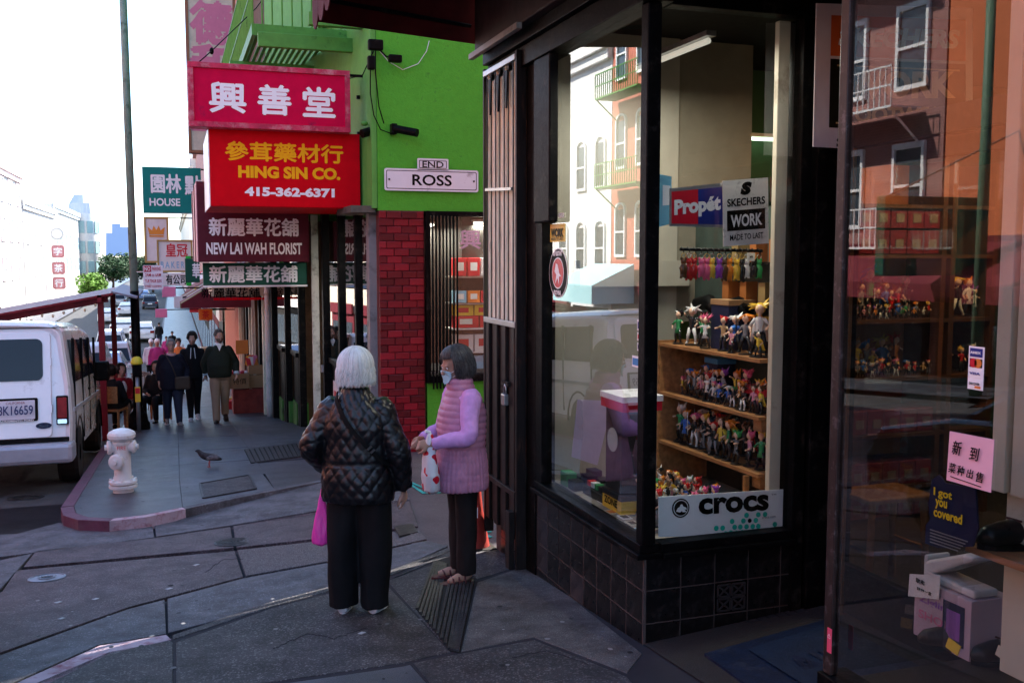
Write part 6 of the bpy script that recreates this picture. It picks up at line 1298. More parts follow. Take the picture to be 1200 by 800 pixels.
top(J, [(.82, .17, .13, 0), (.9, .175, .135, 0), (1.05, .165, .13, 0), (1.2, .185, .135, 0), (1.31, .17, .12, -.005), (1.39, .12, .1, -.005), (1.46, .095, .09, -.01), (1.49, .085, .085, -.012)], SLV, BLKC, 'hoodie', p2, .014)
trousers(J, [.10, .092, .075, .062, .05], BLKC, p2, .014, (.165, .125)); [shoe(J, s, mat('white_trainer', (0, 0, 0)), p2, WHITE) for s in 'LR']
hair(p2, M, BRN, r=(.084, .102, .114), length=.02, n=300, seed=12, rr=.005, face_cut=.24, lift=.02)
for s in (-1, 1): MB().tube([(s * .03, .10, 1.42), (s * .035, .135, 1.36), (s * .045, .15, 1.22)], .007, 6).build('drawstring', WHITE, p2, loc=False)
x, y = g2(259, 494); J = stand(armL=((-.29, -.02, 1.1), (-.29, .13, .90)), armR=((.27, -.06, 1.1), (.25, -.12, .88)), fl=-.22, fr=.24, w=.085, kb=(.07, 0))
p3, M = person('bearded man in a dark green jumper and khaki trousers walking towards the viewer', x, y, 180, 1.80, J, head=(18, 0))
top(J, [(.84, .20, .16, .02), (.92, .215, .18, .03), (1.05, .215, .19, .03), (1.2, .215, .165, .01), (1.31, .185, .13, -.005), (1.38, .12, .1, -.005), (1.43, .08, .075, 0)], [.064, .074, .080, .072, .066, .06, .054], DGN, 'jumper', p3, .014, wr=.9)
trousers(J, [.11, .10, .082, .072, .066], KHK, p3, .014, (.195, .155)); [shoe(J, s, mat('dark_brown_shoe', (.03, .018, .014), .5), p3) for s in 'LR']
hair(p3, M, mat('greying_hair', (.12, .10, .09), .6, var=.5, vs=40), r=(.08, .1, .106), length=.01, n=260, seed=13, rr=.004, face_cut=.24)
mb = MB(); mb.lathe([(.074, 0), (.08, .02), (.07, .05)], 16, (0, .005, 1.42)); mb.prism([(-.05, .06), (.05, .06), (0, -.06)], (1, 0, 0), (0, 0, 1), (0, .02, 0), (0, .105, 1.39)); mb.build('shirt_collar', WHITE, p3, loc=False)
mb = MB(); s0 = len(mb.v); mb.loft([[(rx * math.cos(a), yo + ry * math.sin(a), zz) for a in [math.pi * k / 12 for k in range(13)]] for zz, rx, ry, yo in ((-.03, .068, .076, .014), (-.07, .056, .064, .024), (-.1, .038, .042, .038), (-.118, .02, .022, .044))]); mb.xf(M); mb.build('beard', mat('beard_grey', (.10, .07, .055), .8, var=.5, vs=60), p3, loc=False)
for s in 'LR':
    E, Wr = Vector(J['e' + s]), Vector(J['w' + s]); a = E + (Wr - E) * .86; MB().tube([a, Wr], [.052, .05], 14).build('shirt_cuff', flat('pale_blue_cuff', (.5, .6, .68), .7), p3, loc=False, smooth=True)
# ---------- seated and distant people
def seated():
    J = dict(sL=(-.17, 0, .92 + .0), eL=(-.22, .02, .66), wL=(-.12, .22, .60), sR=(.17, 0, .92), eR=(.22, .02, .66), wR=(.12, .22, .60))
    return J
def sitter(label, x, y, bearing, topm, legm, hairm, H=1.65, inner=None, seat=True):
    dz = -.45; J = dict(sL=(-.17, -.03, 1.35), eL=(-.23, .02, 1.10), wL=(-.12, .24, 1.02), sR=(.17, -.03, 1.35), eR=(.23, .04, 1.10), wR=(.12, .22, 1.06))
    for s, g_ in (('L', -1), ('R', 1)): J['h' + s] = (g_ * .09, 0, .92); J['k' + s] = (g_ * .12, .42, .95); J['a' + s] = (g_ * .12, .40, .53); J['f' + s] = (g_ * .13, .56, .48)
    t, M = person(label, x, y, bearing, H, J, vox=.014, z=gz(y) + dz * H / 1.7, head=(0, -8))
    top(J, STDP, SLV, topm, 'jacket', t, .015, wr=.95)
    mb = MB(); torso(mb, [(.82, .17, .14, .02), (.92, .17, .15, .02), (1.0, .15, .12, 0)], 20)
    for s in 'LR': Hp, K, A = J['h' + s], J['k' + s], J['a' + s]; stube(mb, [Hp, tuple((Vector(Hp) + Vector(K)) / 2), K, tuple((Vector(K) + Vector(A)) / 2), A], [.095, .09, .075, .06, .05], 3, 14)
    remesh(mb, .015, 'trousers', legm, t, folds()); [shoe(J, s, BLACK, t) for s in 'LR']; hair(t, M, hairm, length=.1, n=260, rr=.005, seed=4)
    if inner: mb = MB(); mb.ell((0, .085, 1.22), (.07, .055, .16), 12, 8); mb.build('shirt_front', inner, t, loc=False, smooth=True)
    c = thing('chair', 'wooden cafe chair under the ' + label.split(' seated')[0], 'chair', (x, y, gz(y)), -rad(bearing))
    for sx in (-.2, .2):
        for sy in (-.2, .18): MB().box(sx - .015, sx + .015, sy - .015, sy + .015, 0, .40).build('leg', WOOD, c, loc=False)
    MB().box(-.22, .22, -.22, .2, .40, .43).build('seat', WOOD, c, loc=False); MB().box(-.2, .2, -.23, -.20, .55, .85).build('backrest', WOOD, c, loc=False)
    return t
RJ = mat('red_jacket', (.28, .01, .02), .7)
sitter('woman in a red jacket and white shirt seated by the shelter', -.98, 19.6, 150, RJ, mat('brown_trousers', (.2, .12, .09), .8), BRN, inner=WHITE)
sitter('man in dark clothes seated at the shelter with his back turned', -1.12, 18.95, 20, BLKC, BLKC, BRN)
sitter('figure in black seated right behind the lamp pole', -.38, 20.9, 200, BLKC, BLKC, BRN)
def far_person(label, px, y, topm, legm, hairm, bearing=180, H=1.68, name='person'):
    J = stand(fl=.12, fr=-.08); t, M = person(label, YP(px, 400, y).x, y, bearing, H, J, vox=.03, hands=False, face=False)
    top(J, STDP, SLV, topm, 'top', t, .025); trousers(J, [.10, .09, .07, .06, .055], legm, t, .025)
    mb = MB(); mb.ell((0, -.015, .03), (.088, .1, .1), 12, 8); mb.xf(M); mb.build('hair', hairm, t, loc=False, smooth=True); [shoe(J, s, BLACK, t) for s in 'LR']
PK = flat('bright_pink_cloth', (.45, .04, .18), .8); OR = flat('orange_cloth', (.75, .2, .05), .8)
far_person('person in bright pink top with pale hair behind the lamp pole', 184, 33, PK, DNM, WHT)
far_person('person in white hat and pale top further behind the pink one', 177, 36, flat('pale_cloth', (.6, .55, .58), .8), BLKC, WHITE)
far_person('person in an orange top behind the woman in navy', 209, 31, OR, BLKC, BRN)
far_person('small distant person in all pink walking mid-pavement', 195, 62, PK, PK, BRN)
far_person('distant person in dark clothes next to the pink one', 202, 66, BLKC, BLKC, BRN)
far_person('distant person in a white shirt by the brown cartons', 210, 58, WHITE, DNM, BRN)
far_person('distant person in black by the kerb beyond the pole', 187, 75, BLKC, DNM, BRN, 0)
# ================================================================== DISPLAY GOODS
# ---- shelf unit seen through the corner window
su = thing('display_shelf', 'wooden shelf unit full of small figures in the corner display window', 'shelf', (3.2, 5.2, .17))
SZ = [1.085, .765, .445]
for i, z in enumerate(SZ):
    MB().add([(3.03, 4.62, z - .022), (3.36, 4.62, z - .022), (3.36, 5.74, z - .022), (3.0, 5.74, z - .022), (3.03, 4.62, z), (3.36, 4.62, z), (3.36, 5.74, z), (3.0, 5.74, z)], [(0, 1, 2, 3), (4, 5, 6, 7), (0, 1, 5, 4), (1, 2, 6, 5), (2, 3, 7, 6), (3, 0, 4, 7)]).build('shelf', WOOD, su, bev=.002)
    if i: MB().box(3.06, 3.2, 4.64, 4.72, z - .09, z - .024).build('shelf_block', WOOD, su, bev=.002)
MB().box(3.0, 3.39, 5.745, 5.765, .17, 1.10).build('side_panel', WOOD, su); MB().box(3.365, 3.39, 4.6, 5.74, .17, .75).build('back_board', mat('dark_back_board', (.03, .025, .02), .7), su)
MB().box(3.0, 3.03, 4.7, 4.72, .17, .42).build('shelf_leg', WOOD, su)
HAIRC = [('orange', (.75, .22, .02)), ('yellow', (.8, .5, .05)), ('pink', (.75, .12, .25)), ('black', (.012, .012, .015)), ('white', (.75, .75, .75)), ('blue', (.03, .18, .6)), ('red', (.55, .02, .02)), ('green', (.03, .35, .1)), ('brown', (.12, .05, .02)), ('purple', (.25, .05, .4))]
OUTC = [('black', (.015, .015, .018)), ('white', (.7, .7, .7)), ('red', (.55, .02, .02)), ('green', (.03, .25, .09)), ('blue', (.03, .12, .45)), ('orange', (.75, .25, .03)), ('yellow', (.75, .55, .06)), ('tan', (.45, .28, .14)), ('grey', (.2, .2, .22)), ('pink', (.7, .3, .4))]
HM = {n: flat('toy_hair_' + n, c, .25) for n, c in HAIRC}; OM = {n: flat('toy_cloth_' + n, c, .22) for n, c in OUTC}; TSK = flat('toy_skin', (.75, .48, .34), .4); TB = flat('toy_base', (.015, .015, .015), .3)
_fm = {}
def figmesh(kind, pose, col):
    key = (kind, pose, col)
    if key in _fm: return _fm[key]
    rn = random.Random(pose * 7 + 3); mb = MB()
    if kind == 'hair':
        mb.ell((0, -.05, .86), (.105, .11, .105), 9, 6)
        for i in range(7 + pose % 3):
            a = i * .9 + pose; L = rn.uniform(.10, .2) if pose % 2 else rn.uniform(.05, .11); r = Vector((math.cos(a) * .08, math.sin(a) * .06 - .05, .9))
            mb.tube([r, r + Vector((math.cos(a) * L, math.sin(a) * L * .7 - .02, rn.uniform(-.1, .16)))], [.045, .004], 5)
        if pose % 3 == 2: mb.tube([(0, -.1, .9), (.05, -.2, .75), (.02, -.22, .5)], [.05, .06, .01], 6)
        me = mb.mesh('hair', HM[col])
    else:
        # 0 skin (head, arms), 1 outfit, 2 dark (legs)
        st_ = rn.uniform(.03, .12); ha = [(-.15, .1, .72), (.15, .1, .72)]
        mb.cm = 0; mb.ell((0, 0, .84), (.085, .088, .095), 10, 7); mb.tube([(0, 0, .66), (0, 0, .78)], .03, 6)
        mb.cm = 2
        for s in (-1, 1): mb.tube([(s * .05, 0, .42), (s * (.05 + st_ * .5), .03 * (s if pose % 2 else 1), .22), (s * (.05 + st_), -.02 * s, .05)], [.055, .042, .03], 6); mb.ell((s * (.05 + st_), .02, .035), (.03, .055, .028), 6, 5)
        mb.cm = 1; mb.loft([[(rx * math.cos(k * .785), ry * math.sin(k * .785), z) for k in range(8)] for z, rx, ry in (((.30, .12, .09) if pose % 3 == 0 else (.38, .085, .06)), (.45, .075, .055), (.52, .07, .05), (.62, .095, .055), (.68, .085, .05), (.71, .035, .035))])
        for s in (-1, 1):
            up = rn.choice((-.22, -.05, .12, -.18)); e = (s * rn.uniform(.14, .2), rn.uniform(-.02, .08), .66 + up * .6); w = (s * rn.uniform(.08, .24), rn.uniform(.05, .14), .66 + up)
            mb.cm = 1; mb.tube([(s * .08, 0, .67), e], [.035, .03], 6); mb.cm = 0; mb.tube([e, w], [.026, .02], 5); mb.ell(w, .026, 6, 5)
        if pose % 4 == 1: mb.cm = 1; mb.loft([[(-.1, -.05, .68), (.1, -.05, .68), (.1, -.07, .67), (-.1, -.07, .67)], [(-.2, -.14, .25), (.2, -.14, .25), (.2, -.16, .25), (-.2, -.16, .25)]])
        if pose % 4 == 3: mb.cm = 2; mb.tube([(.18, .12, .3), (.2, .12, .95)], .012, 5)
        me = mb.mesh('figure', [TSK, OM[col], OM['black'] if col != 'black' else OM['white' if pose % 2 else 'grey']], True)
        for p in me.polygons: p.use_smooth = True
    _fm[key] = me; return me
_bm = MB().lathe([(.17, 0), (.17, .025), (.15, .032), (.001, .032)], 14).mesh('stand', TB)
used_l = set(); ORD = 'first second third fourth fifth sixth seventh eighth ninth tenth eleventh twelfth thirteenth fourteenth fifteenth sixteenth seventeenth eighteenth nineteenth twentieth'.split()
def figurine(x, y, z, h, rz, hc, oc, pose, where, group, base=True):
    lb = '%s-haired toy figure in %s %s' % (hc, oc, where)
    k = 0
    while lb in used_l: k += 1; hc, oc = HAIRC[(k * 3 + pose) % 10][0], OUTC[(k + pose) % 10][0]; lb = '%s-haired toy figure in %s %s' % (hc, oc, where)
    used_l.add(lb)
    t = thing('figurine', lb, 'figurine', (x, y, z), rz, group)
    for nm, me in (('body', figmesh('fig', pose, oc)), ('hair', figmesh('hair', pose, hc))) + ((('stand', _bm),) if base else ()):
        o = D.objects.new(nm, me); COL.objects.link(o); o.parent = t; o.scale = (h, h, h); o.location = (0, 0, .0 if nm == 'stand' else .025 * h)
    return t
rf = random.Random(5)
H_ = [h for h, _ in HAIRC] + ['black', 'black', 'brown', 'orange', 'yellow']; O_ = [o for o, _ in OUTC] + ['black', 'black', 'black', 'grey', 'white', 'red']
def row(z, x0, x1, y0, y1, n, hmin, hmax, where, group, face=rad(90), base=True, pal=None):
    for i in range(n):
        u = (i + .5) / n; yy = y1 + (y0 - y1) * u + rf.uniform(-.015, .015); xx = rf.uniform(x0, x1)
        figurine(xx, yy, z, 1.05 * rf.uniform(hmin, hmax), face + rf.uniform(-.6, .6), rf.choice(pal or H_), rf.choice(O_), rf.randrange(8), where, group, base)
g_ = 'toy figures in the corner display window'
top_spec = [(5.62, .22, 'black', 'green'), (5.50, .25, 'white', 'black'), (5.42, .2, 'pink', 'green'), (5.28, .2, 'pink', 'white'), (5.12, .21, 'red', 'tan'), (5.04, .22, 'white', 'blue'), (4.98, .16, 'blue', 'pink'), (4.88, .24, 'orange', 'grey'), (4.80, .12, 'pink', 'black'), (4.70, .15, 'black', 'yellow')]
for i, (y, h, a, b) in enumerate(top_spec): figurine(3.07 + .03 * (i % 3), y, SZ[0], h, rad(110) + rf.uniform(-.3, .3), a, b, i % 8, 'on the top shelf of the corner window', g_)
figurine(3.10, 4.74, SZ[0], .31, rad(135), 'yellow', 'white', 5, 'with a flame-orange cape, largest on the top shelf', g_)
MB().tube([(3.02, 4.80, 1.12), (3.0, 4.74, 1.17), (3.02, 4.68, 1.22), (3.06, 4.63, 1.26)], [.018, .034, .035, .008], 8).build('flame_cape', flat('flame_orange', (.85, .25, .02), .4), [o for o in COL.objects if o.type == 'EMPTY' and 'flame-orange cape' in o.get('label', '')][0], smooth=True)
row(SZ[0], 3.2, 3.3, 4.66, 5.6, 9, .16, .24, 'in the back row of the top shelf', g_)
row(SZ[1], 3.06, 3.1, 4.66, 5.62, 14, .11, .17, 'in the front row of the middle shelf', g_)
row(SZ[1], 3.14, 3.2, 4.7, 5.6, 10, .14, .22, 'in the second row of the middle shelf', g_)
row(SZ[2], 3.06, 3.12, 4.68, 5.66, 11, .18, .24, 'in the front row of the lowest shelf', g_)
row(SZ[2], 3.18, 3.26, 4.7, 5.6, 8, .18, .24, 'at the back of the lowest shelf', g_)
fl = .166
for j, (xa, xb, n, ww) in enumerate(((2.92, 3.0, 15, 'standing on the display floor in the row nearest the shelves'), (2.82, 2.9, 15, 'standing on the display floor in the second row'), (2.72, 2.8, 13, 'in the third row on the display floor'), (2.62, 2.7, 9, 'in the front row on the display floor'))):
    row(fl, xa, xb, 4.62, 5.55, n, .09, .17, ww, g_, base=j % 2 == 0, pal=['orange', 'yellow', 'red', 'orange', 'brown', 'green', 'pink', 'black', 'white'])
figurine(2.52, 5.0, fl, .26, rad(150), 'blue', 'orange', 2, 'half behind the corner post of the window', g_)
figurine(2.50, 4.78, fl, .22, rad(120), 'yellow', 'blue', 3, 'low beside the corner post of the window', g_)
row(.19, 2.42, 2.5, 4.6, 5.0, 3, .14, .2, 'right behind the corner post', g_)
def carton(x0, x1, y0, y1, z0, z1, m, label, cat='box', name='carton', lid=None, txt=None, tm=None, face='y'):
    t = thing(name, label, cat, ((x0 + x1) / 2, (y0 + y1) / 2, z0)); MB().box(x0, x1, y0, y1, z0, z1).build('box_body', m, t, bev=.003)
    if lid: MB().box(x0 - .004, x1 + .004, y0 - .004, y1 + .004, z1 - .03, z1 + .004).build('lid', lid, t, bev=.002)
    if txt: text(txt, tm or BLACK, t, ((x0 + x1) / 2, y0, (z0 + z1) / 2), (1, 0, 0), (x1 - x0) * .7, (z1 - z0) * .4, bold=.03, ext=.006) if face == 'y' else text(txt, tm or BLACK, t, (x0, (y0 + y1) / 2, (z0 + z1) / 2), (0, -1, 0), (y1 - y0) * .7, (z1 - z0) * .4, bold=.03, ext=.006)
    return t
carton(3.2, 3.33, 5.35, 5.5, SZ[1], SZ[1] + .24, GM['navy'], 'navy figure box standing at the left end of the middle shelf', lid=GM['blue'])
carton(3.1, 3.28, 4.68, 4.95, SZ[1] + .10, SZ[1] + .14, GM['red'], 'flat bright red box resting over the middle shelf')
carton(3.12, 3.3, 5.1, 5.3, SZ[0], SZ[0] + .30, GM['navy'], 'tall dark navy box at the back of the top shelf', lid=GM['brown'])
carton(2.86, 3.0, 4.56, 4.8, fl, fl + .14, GM['yellow'], 'bright yellow box on the display floor behind the white brand sign')
carton(3.12, 3.3, 4.6, 4.9, .45 + .3, .45 + .305, WOOD, 'thin wooden slat under the middle shelf') if 0 else None
# orange and tan packets further back on the dark racks
CW_ = mat('dim_tan_pack', (.3, .2, .08), .5)
rk = thing('back_rack', 'dark rack with orange goods behind the top shelf of the corner window', 'rack', (3.3, 4.8, 1.1))
for z in (1.35, 1.6): MB().box(3.2, 3.39, 4.6, 5.5, z, z + .015).build('rack_shelf', BLACK, rk)
for i in range(8): MB().box(3.25, 3.33, 4.62 + i * .1, 4.69 + i * .1, 1.366 if i % 2 else 1.616, (1.366 if i % 2 else 1.616) + .13).build('packet', mat('dim_orange_pack', (.35, .12, .03), .5) if i % 3 else CW_, rk)
for y in (5.15, 5.5): MB().tube([(3.22, y - .1, 1.30), (3.22, y, 1.36), (3.22, y + .14, 1.34), (3.22, y + .16, 1.30)], [.03, .05, .045, .02], 8).build('shoe', BLACK, rk, smooth=True)
# ---- key charms on a rail
rl = thing('charm_rail', 'black hook rail hung across the corner window under the brand signs', 'rail', tuple(YP(840, 293, 4.72)))
a, b = YP(797, 292, 4.72), YP(893, 294, 4.72); MB().tube([a, b], .009, 8).build('bar', BLACK, rl, smooth=True)
cc = ['brown', 'red', 'red', 'pink', 'pink', 'yellow', 'purple', 'brown', 'orange', 'yellow', 'black', 'white', 'black', 'green']
CM_ = {n: HM[n] for n in HM}
for i in range(14):
    u = (i + .3) / 14; p = a.lerp(b, u); MB().tube([p + Vector((0, .005, .012)), p + Vector((0, -.02, .0)), p + Vector((0, -.02, -.02))], .003, 5).build('hook', BLACK, rl)
    c = cc[i]; q = p + Vector((0, -.02 + .008 * (i % 3), -.02))
    t = thing('key_charm', '%s soft toy charm on a metal ring, %s hook from the left of the rail' % (c, ORD[i]), 'key charm', q, 0, 'soft toy charms hanging from the rail')
    mb = MB(); mb.tube([(.013 * math.cos(k * .5236), 0, -.013 + .013 * math.sin(k * .5236)) for k in range(13)], .0022, 5); mb.build('ring', CHR if i % 2 else mat('brass', (.6, .4, .12), .3, metal=1), t, loc=False)
    mb = MB(); L = rf.uniform(.07, .10); mb.ell((0, 0, -.045), (.017, .015, .018), 8, 6); mb.ell((0, 0, -.05 - L / 2), (.022, .018, L / 2), 8, 6)
    for s in (-1, 1): mb.ell((s * .014, 0, -.03), (.006, .005, .01), 6, 5); mb.tube([(s * .014, 0, -.07), (s * .022, 0, -.085)], [.007, .005], 5); mb.tube([(s * .01, 0, -.03 - L), (s * .014, 0, -.055 - L)], [.009, .007], 5)
    mb.build('toy', CM_[c], t, loc=False, smooth=True)
t = plate('price_tag', 'small white price tag hung at the right end of the charm rail', tuple(YP(880, 301, 4.68)), .05, .045, WHITE, border=False, r=.004, th=.002, body='¥5', bw=.02, bh=.012)
# ---- brand signs in the corner window (flat things, hung just inside the glass)
def flatsign(name, label, cs, y, m, th=.006):
    """sign given by four measured corners (tl,tr,br,bl) on the plane y"""
    P = [YP(px, py, y) for px, py in cs]; c = sum(P, Vector()) / 4; t = thing(name, label, 'sign', c)
    MB().add(P + [p + Vector((0, th, 0)) for p in P], [(0, 1, 2, 3), (7, 6, 5, 4)] + [(i, i + 4, (i + 1) % 4 + 4, (i + 1) % 4) for i in range(4)]).build('board', m, t); return t, P
def on(P, u, v): return P[0].lerp(P[1], u).lerp(P[3].lerp(P[2], u), v)
def stext(t, P, body, m, u, v, w, h, bold=.02, dy=.003, **k):
    xd = (P[1] - P[0]).normalized(); up = (P[0] - P[3]).normalized(); c = on(P, u, v); text(body, m, t, c - Vector((0, dy, 0)), xd, w * (P[1] - P[0]).length, h * (P[0] - P[3]).length, up=up, bold=bold, ext=.001, **k)
def spanel(t, P, u0, u1, v0, v1, m, name='panel', dy=.002):
    q = [on(P, u0, v0), on(P, u1, v0), on(P, u1, v1), on(P, u0, v1)]; MB().add([p - Vector((0, dy, 0)) for p in q] + [p - Vector((0, dy - .001, 0)) for p in q], [(0, 1, 2, 3)] + [(i, i + 4, (i + 1) % 4 + 4, (i + 1) % 4) for i in range(4)]).build(name, m, t)
PB = flat('print_blue', (.015, .03, .22), .35); PR = flat('print_red', (.6, .01, .03), .35); PW = flat('print_white', (.88, .88, .88), .35); GREYM = mat('sheet_grey', (.28, .28, .3), .4, metal=.4, var=.2)
t, P = flatsign('brand_sign', 'red and blue sign reading Propét in the corner window', [(785, 221), (850, 214), (850, 267), (785, 265)], 4.56, GREYM)
spanel(t, P, .03, .5, .09, .93, PR); spanel(t, P, .5, .97, .09, .93, PB); stext(t, P, 'Propét', PW, .49, .52, .84, .52, .05)
t, P = flatsign('brand_sign', 'white metal sign reading SKECHERS WORK MADE TO LAST, beside the red and blue one', [(847, 212), (900, 208), (901, 285), (848, 289)], 4.545, mat('scratched_white', (.8, .77, .72), .4, dirt=.2, dcol=(.25, .22, .2), ds=14))
stext(t, P, 'SKECHERS', BLACK, .5, .34, .84, .12, .03); spanel(t, P, .08, .92, .46, .77, BLACK); stext(t, P, 'WORK', PW, .5, .62, .7, .19, .03, dy=.004); stext(t, P, 'MADE TO LAST', BLACK, .5, .87, .74, .09, .02); stext(t, P, 'S', BLACK, .5, .14, .26, .2, .09, shear=.2)
t, P = flatsign('brand_sign', 'large white crocs sign with mint green dots at the foot of the corner window', [(772, 582), (920.5, 573), (920.5, 624), (772, 629)], 4.52, mat('crocs_board', (.85, .85, .85), .4, var=.03))
stext(t, P, 'crocs', BLACK, .58, .28, .56, .42, .04); stext(t, P, 'TM', BLACK, .90, .10, .04, .05, .0); stext(t, P, 'crocs.com', BLACK, .86, .62, .11, .05, .0)
MINT = flat('mint_print', (.02, .5, .36), .4)
W0 = (P[1] - P[0]).length; Hh = (P[0] - P[3]).length; xd = (P[1] - P[0]).normalized(); up = (P[0] - P[3]).normalized()
def disc(u, v, r, m, dy=.003, name='dot', ri=0):
    c = on(P, u, v) - Vector((0, dy, 0)); n = 20; mb = MB(); pts = [c + xd * (r * math.cos(2 * math.pi * k / n)) + up * (r * math.sin(2 * math.pi * k / n)) for k in range(n)]
    mb.add(pts + [p + Vector((0, .001, 0)) for p in pts], [tuple(range(n))] + [(i, (i + 1) % n, (i + 1) % n + n, i + n) for i in range(n)]); mb.build(name, m, t)
for u, v in ((.44, .83), (.49, .83), (.515, .97), (.555, .95), (.565, .68), (.585, .82), (.63, .82), (.655, .68), (.68, .55), (.68, .82), (.73, .82), (.745, .96), (.755, .68), (.775, .55), (.775, .82), (.83, .55), (.91, .79), (.60, .96), (.645, .95)): disc(u, v, .0145, MINT)
disc(.165, .3, .052, BLACK, .003, 'emblem_ring'); disc(.165, .3, .044, PW, .004, 'emblem_ring'); disc(.165, .3, .040, BLACK, .005, 'emblem_disc')
c = on(P, .165, .32) - Vector((0, .0065, 0)); mb = MB()
pl_ = [(-.03, -.012), (-.02, .006), (-.008, .012), (-.004, .024), (.006, .026), (.012, .014), (.03, .006), (.034, -.004), (.02, -.004), (.03, -.016), (.01, -.018), (.004, -.010), (-.006, -.018)]
mb.add([c + xd * a_ + up * b_ for a_, b_ in pl_], [tuple(range(len(pl_)))]); mb.build('emblem', PW, t)
disc(.705, .68, .012, BLACK, .004, 'small_emblem')
# picture board and blue poster at the left of the corner window
t, P = flatsign('poster', 'blue and white poster at the left edge of the corner window', [(772, 204), (787, 207), (787, 262), (772, 266)], 4.6, flat('poster_blue', (.2, .5, .65), .5)); spanel(t, P, .3, .9, .2, .6, PW)
t, P = flatsign('frame_panel', 'dark framed picture hanging at the right of the corner window', [(903, 207), (926, 211), (926, 236), (903, 236)], 4.75, mat('picture_brown', (.06, .03, .02), .5)); spanel(t, P, .1, .45, .0, 1.6, GM['navy'])
t = thing('spotlight', 'small cream spotlight under the ceiling of the corner window', 'lamp', tuple(YP(918, 150, 5.2))); a, b = YP(912, 155, 5.2), YP(926, 145, 5.25); MB().tube([a, b], .035, 12).build('housing', CREAM, t)
# ---- things behind the street-side pane
def G2(px, py, z=.166): return ZP(px, py, z)
def low(px, py, z=.166): p = ZP(px, py, z); return p.x, p.y
x, y = low(706, 565)
carton(2.40, 2.62, 5.3, 5.6, fl, fl + .05, GM['black'], 'flat black tray of small cars on the window floor at the left')
for i in range(5):
    o = carton(2.42 + .0, 2.47, 5.31 + i * .058, 5.35 + i * .058, fl + .052, fl + .085, [GM['navy'], GM['black'], GM['green'], GM['white'], GM['red']][i], 'tiny %s toy box in the black tray, %s from the near end' % (['navy', 'black', 'green', 'white', 'red'][i], ORD[i]))
carton(2.39, 2.62, 5.02, 5.28, fl, fl + .11, GM['yellow'], 'yellow and black box marked ZONE on the window floor', txt='ZONE', lid=GM['black'], face='x')
carton(2.40, 2.6, 5.04, 5.26, fl + .12, fl + .60, GM['black'], 'black boxed set with a round portrait panel stacked in the corner window')
o = MB().lathe([(.07, 0), (.07, .004), (.001, .004)], 20, (2.395, 5.15, fl + .42), (-1, 0, 0)).build('printed_panel', flat('portrait_grey', (.4, .45, .42), .5), [q for q in COL.objects if q.get('label', '').startswith('black boxed set')][0])
carton(2.37, 2.62, 4.97, 5.27, fl + .605, fl + .69, PR, 'red and white shoe box on top of the black boxed set', lid=PW)
t, P = flatsign('lilac_board', 'pale lilac sheet of card standing inside the street-side pane', [(677, 468), (718, 470), (700, 545), (670, 535)], 5.62, flat('lilac_card', (.5, .42, .62), .5))
for i, (px, py) in enumerate(((700, 578), (712, 570), (722, 586), (716, 600), (732, 606), (742, 598), (728, 575), (741, 613), (708, 588), (735, 590), (745, 622), (724, 612))):
    x, y = low(px, py); o = MB().box(x - .03, x + .03, y - .045, y + .045, fl, fl + .004).build('trading_card', [GM['white'], GM['brown'], GM['lblue'], CREAM][i % 4], None); tag(o, '%s card lying on the window floor, %s from the left end' % (['white', 'brown', 'pale blue', 'cream'][i % 4], ORD[i]), 'card', 'cards lying in the street-side window'); MB().box(x - .02, x + .02, y - .03, y + .03, fl + .0041, fl + .005).build('print', GM[['orange', 'black', 'red'][i % 3]], o, loc=False)
x, y = low(736, 580); carton(x - .06, x + .06, y - .08, y + .08, fl, fl + .05, GM['black'], 'black dish with orange sweets between the cards')
for i in range(7): o = MB().ell((x - .04 + .014 * i, y - .05 + .016 * i, fl + .06), (.016, .02, .012), 8, 5).build('sweet', GM['orange'], None, smooth=True); tag(o, 'orange wrapped sweet in the black dish, %s along' % ORD[i], 'sweet', 'sweets in the black dish')
for i in range(6):
    carton(2.36 + .09 * (i % 3), 2.43 + .09 * (i % 3), 5.64 + .13 * (i // 3), 5.75 + .13 * (i // 3), fl, fl + .06 + .03 * (i % 2), GM[['black', 'navy', 'black', 'green', 'black', 'navy'][i]], '%s low box in the left corner of the window floor, %s in the cluster' % (['black', 'navy', 'black', 'green', 'black', 'navy'][i], ORD[i]))
x, y = low(752, 560); carton(x - .05, x + .05, y - .06, y + .06, fl, fl + .07, GM['green'], 'small green car box behind the corner post')
# stickers on the glass
def glass_tile(px0, py0, px1, py1, m, label, cat='sticker', name='sticker', x=2.269):
    a = XP(px0, py0, x); b = XP(px1, py1, x); o = thing(name, label, cat, ((a.x + b.x) / 2, (a.y + b.y) / 2, (a.z + b.z) / 2)); MB().box(x - .001, x, min(a.y, b.y), max(a.y, b.y), min(a.z, b.z), max(a.z, b.z)).build('film', m, o); return o, a, b
t, a, b = glass_tile(645, 263, 662, 283, GM['yellow'], 'yellow WORK sticker on the street-side pane under a black strip')
text('WORK', BLACK, t, (2.2675, (a.y + b.y) / 2, (a.z + b.z) / 2), (0, -1, 0), abs(a.y - b.y) * .85, abs(a.z - b.z) * .5, bold=.04); text('SKECHERS', WHITE, t, (2.2675, (a.y + b.y) / 2, a.z + .05), (0, -1, 0), abs(a.y - b.y) * .95, .03, bold=.04); text('MADE TO LAST', BLACK, t, (2.2675, (a.y + b.y) / 2, b.z + .018), (0, -1, 0), abs(a.y - b.y) * .8, .016, bold=.02)
c = XP(654, 320, 2.268); t = thing('round_sticker', 'round black, white and red sticker with a figure on the street-side pane', 'sticker', c)
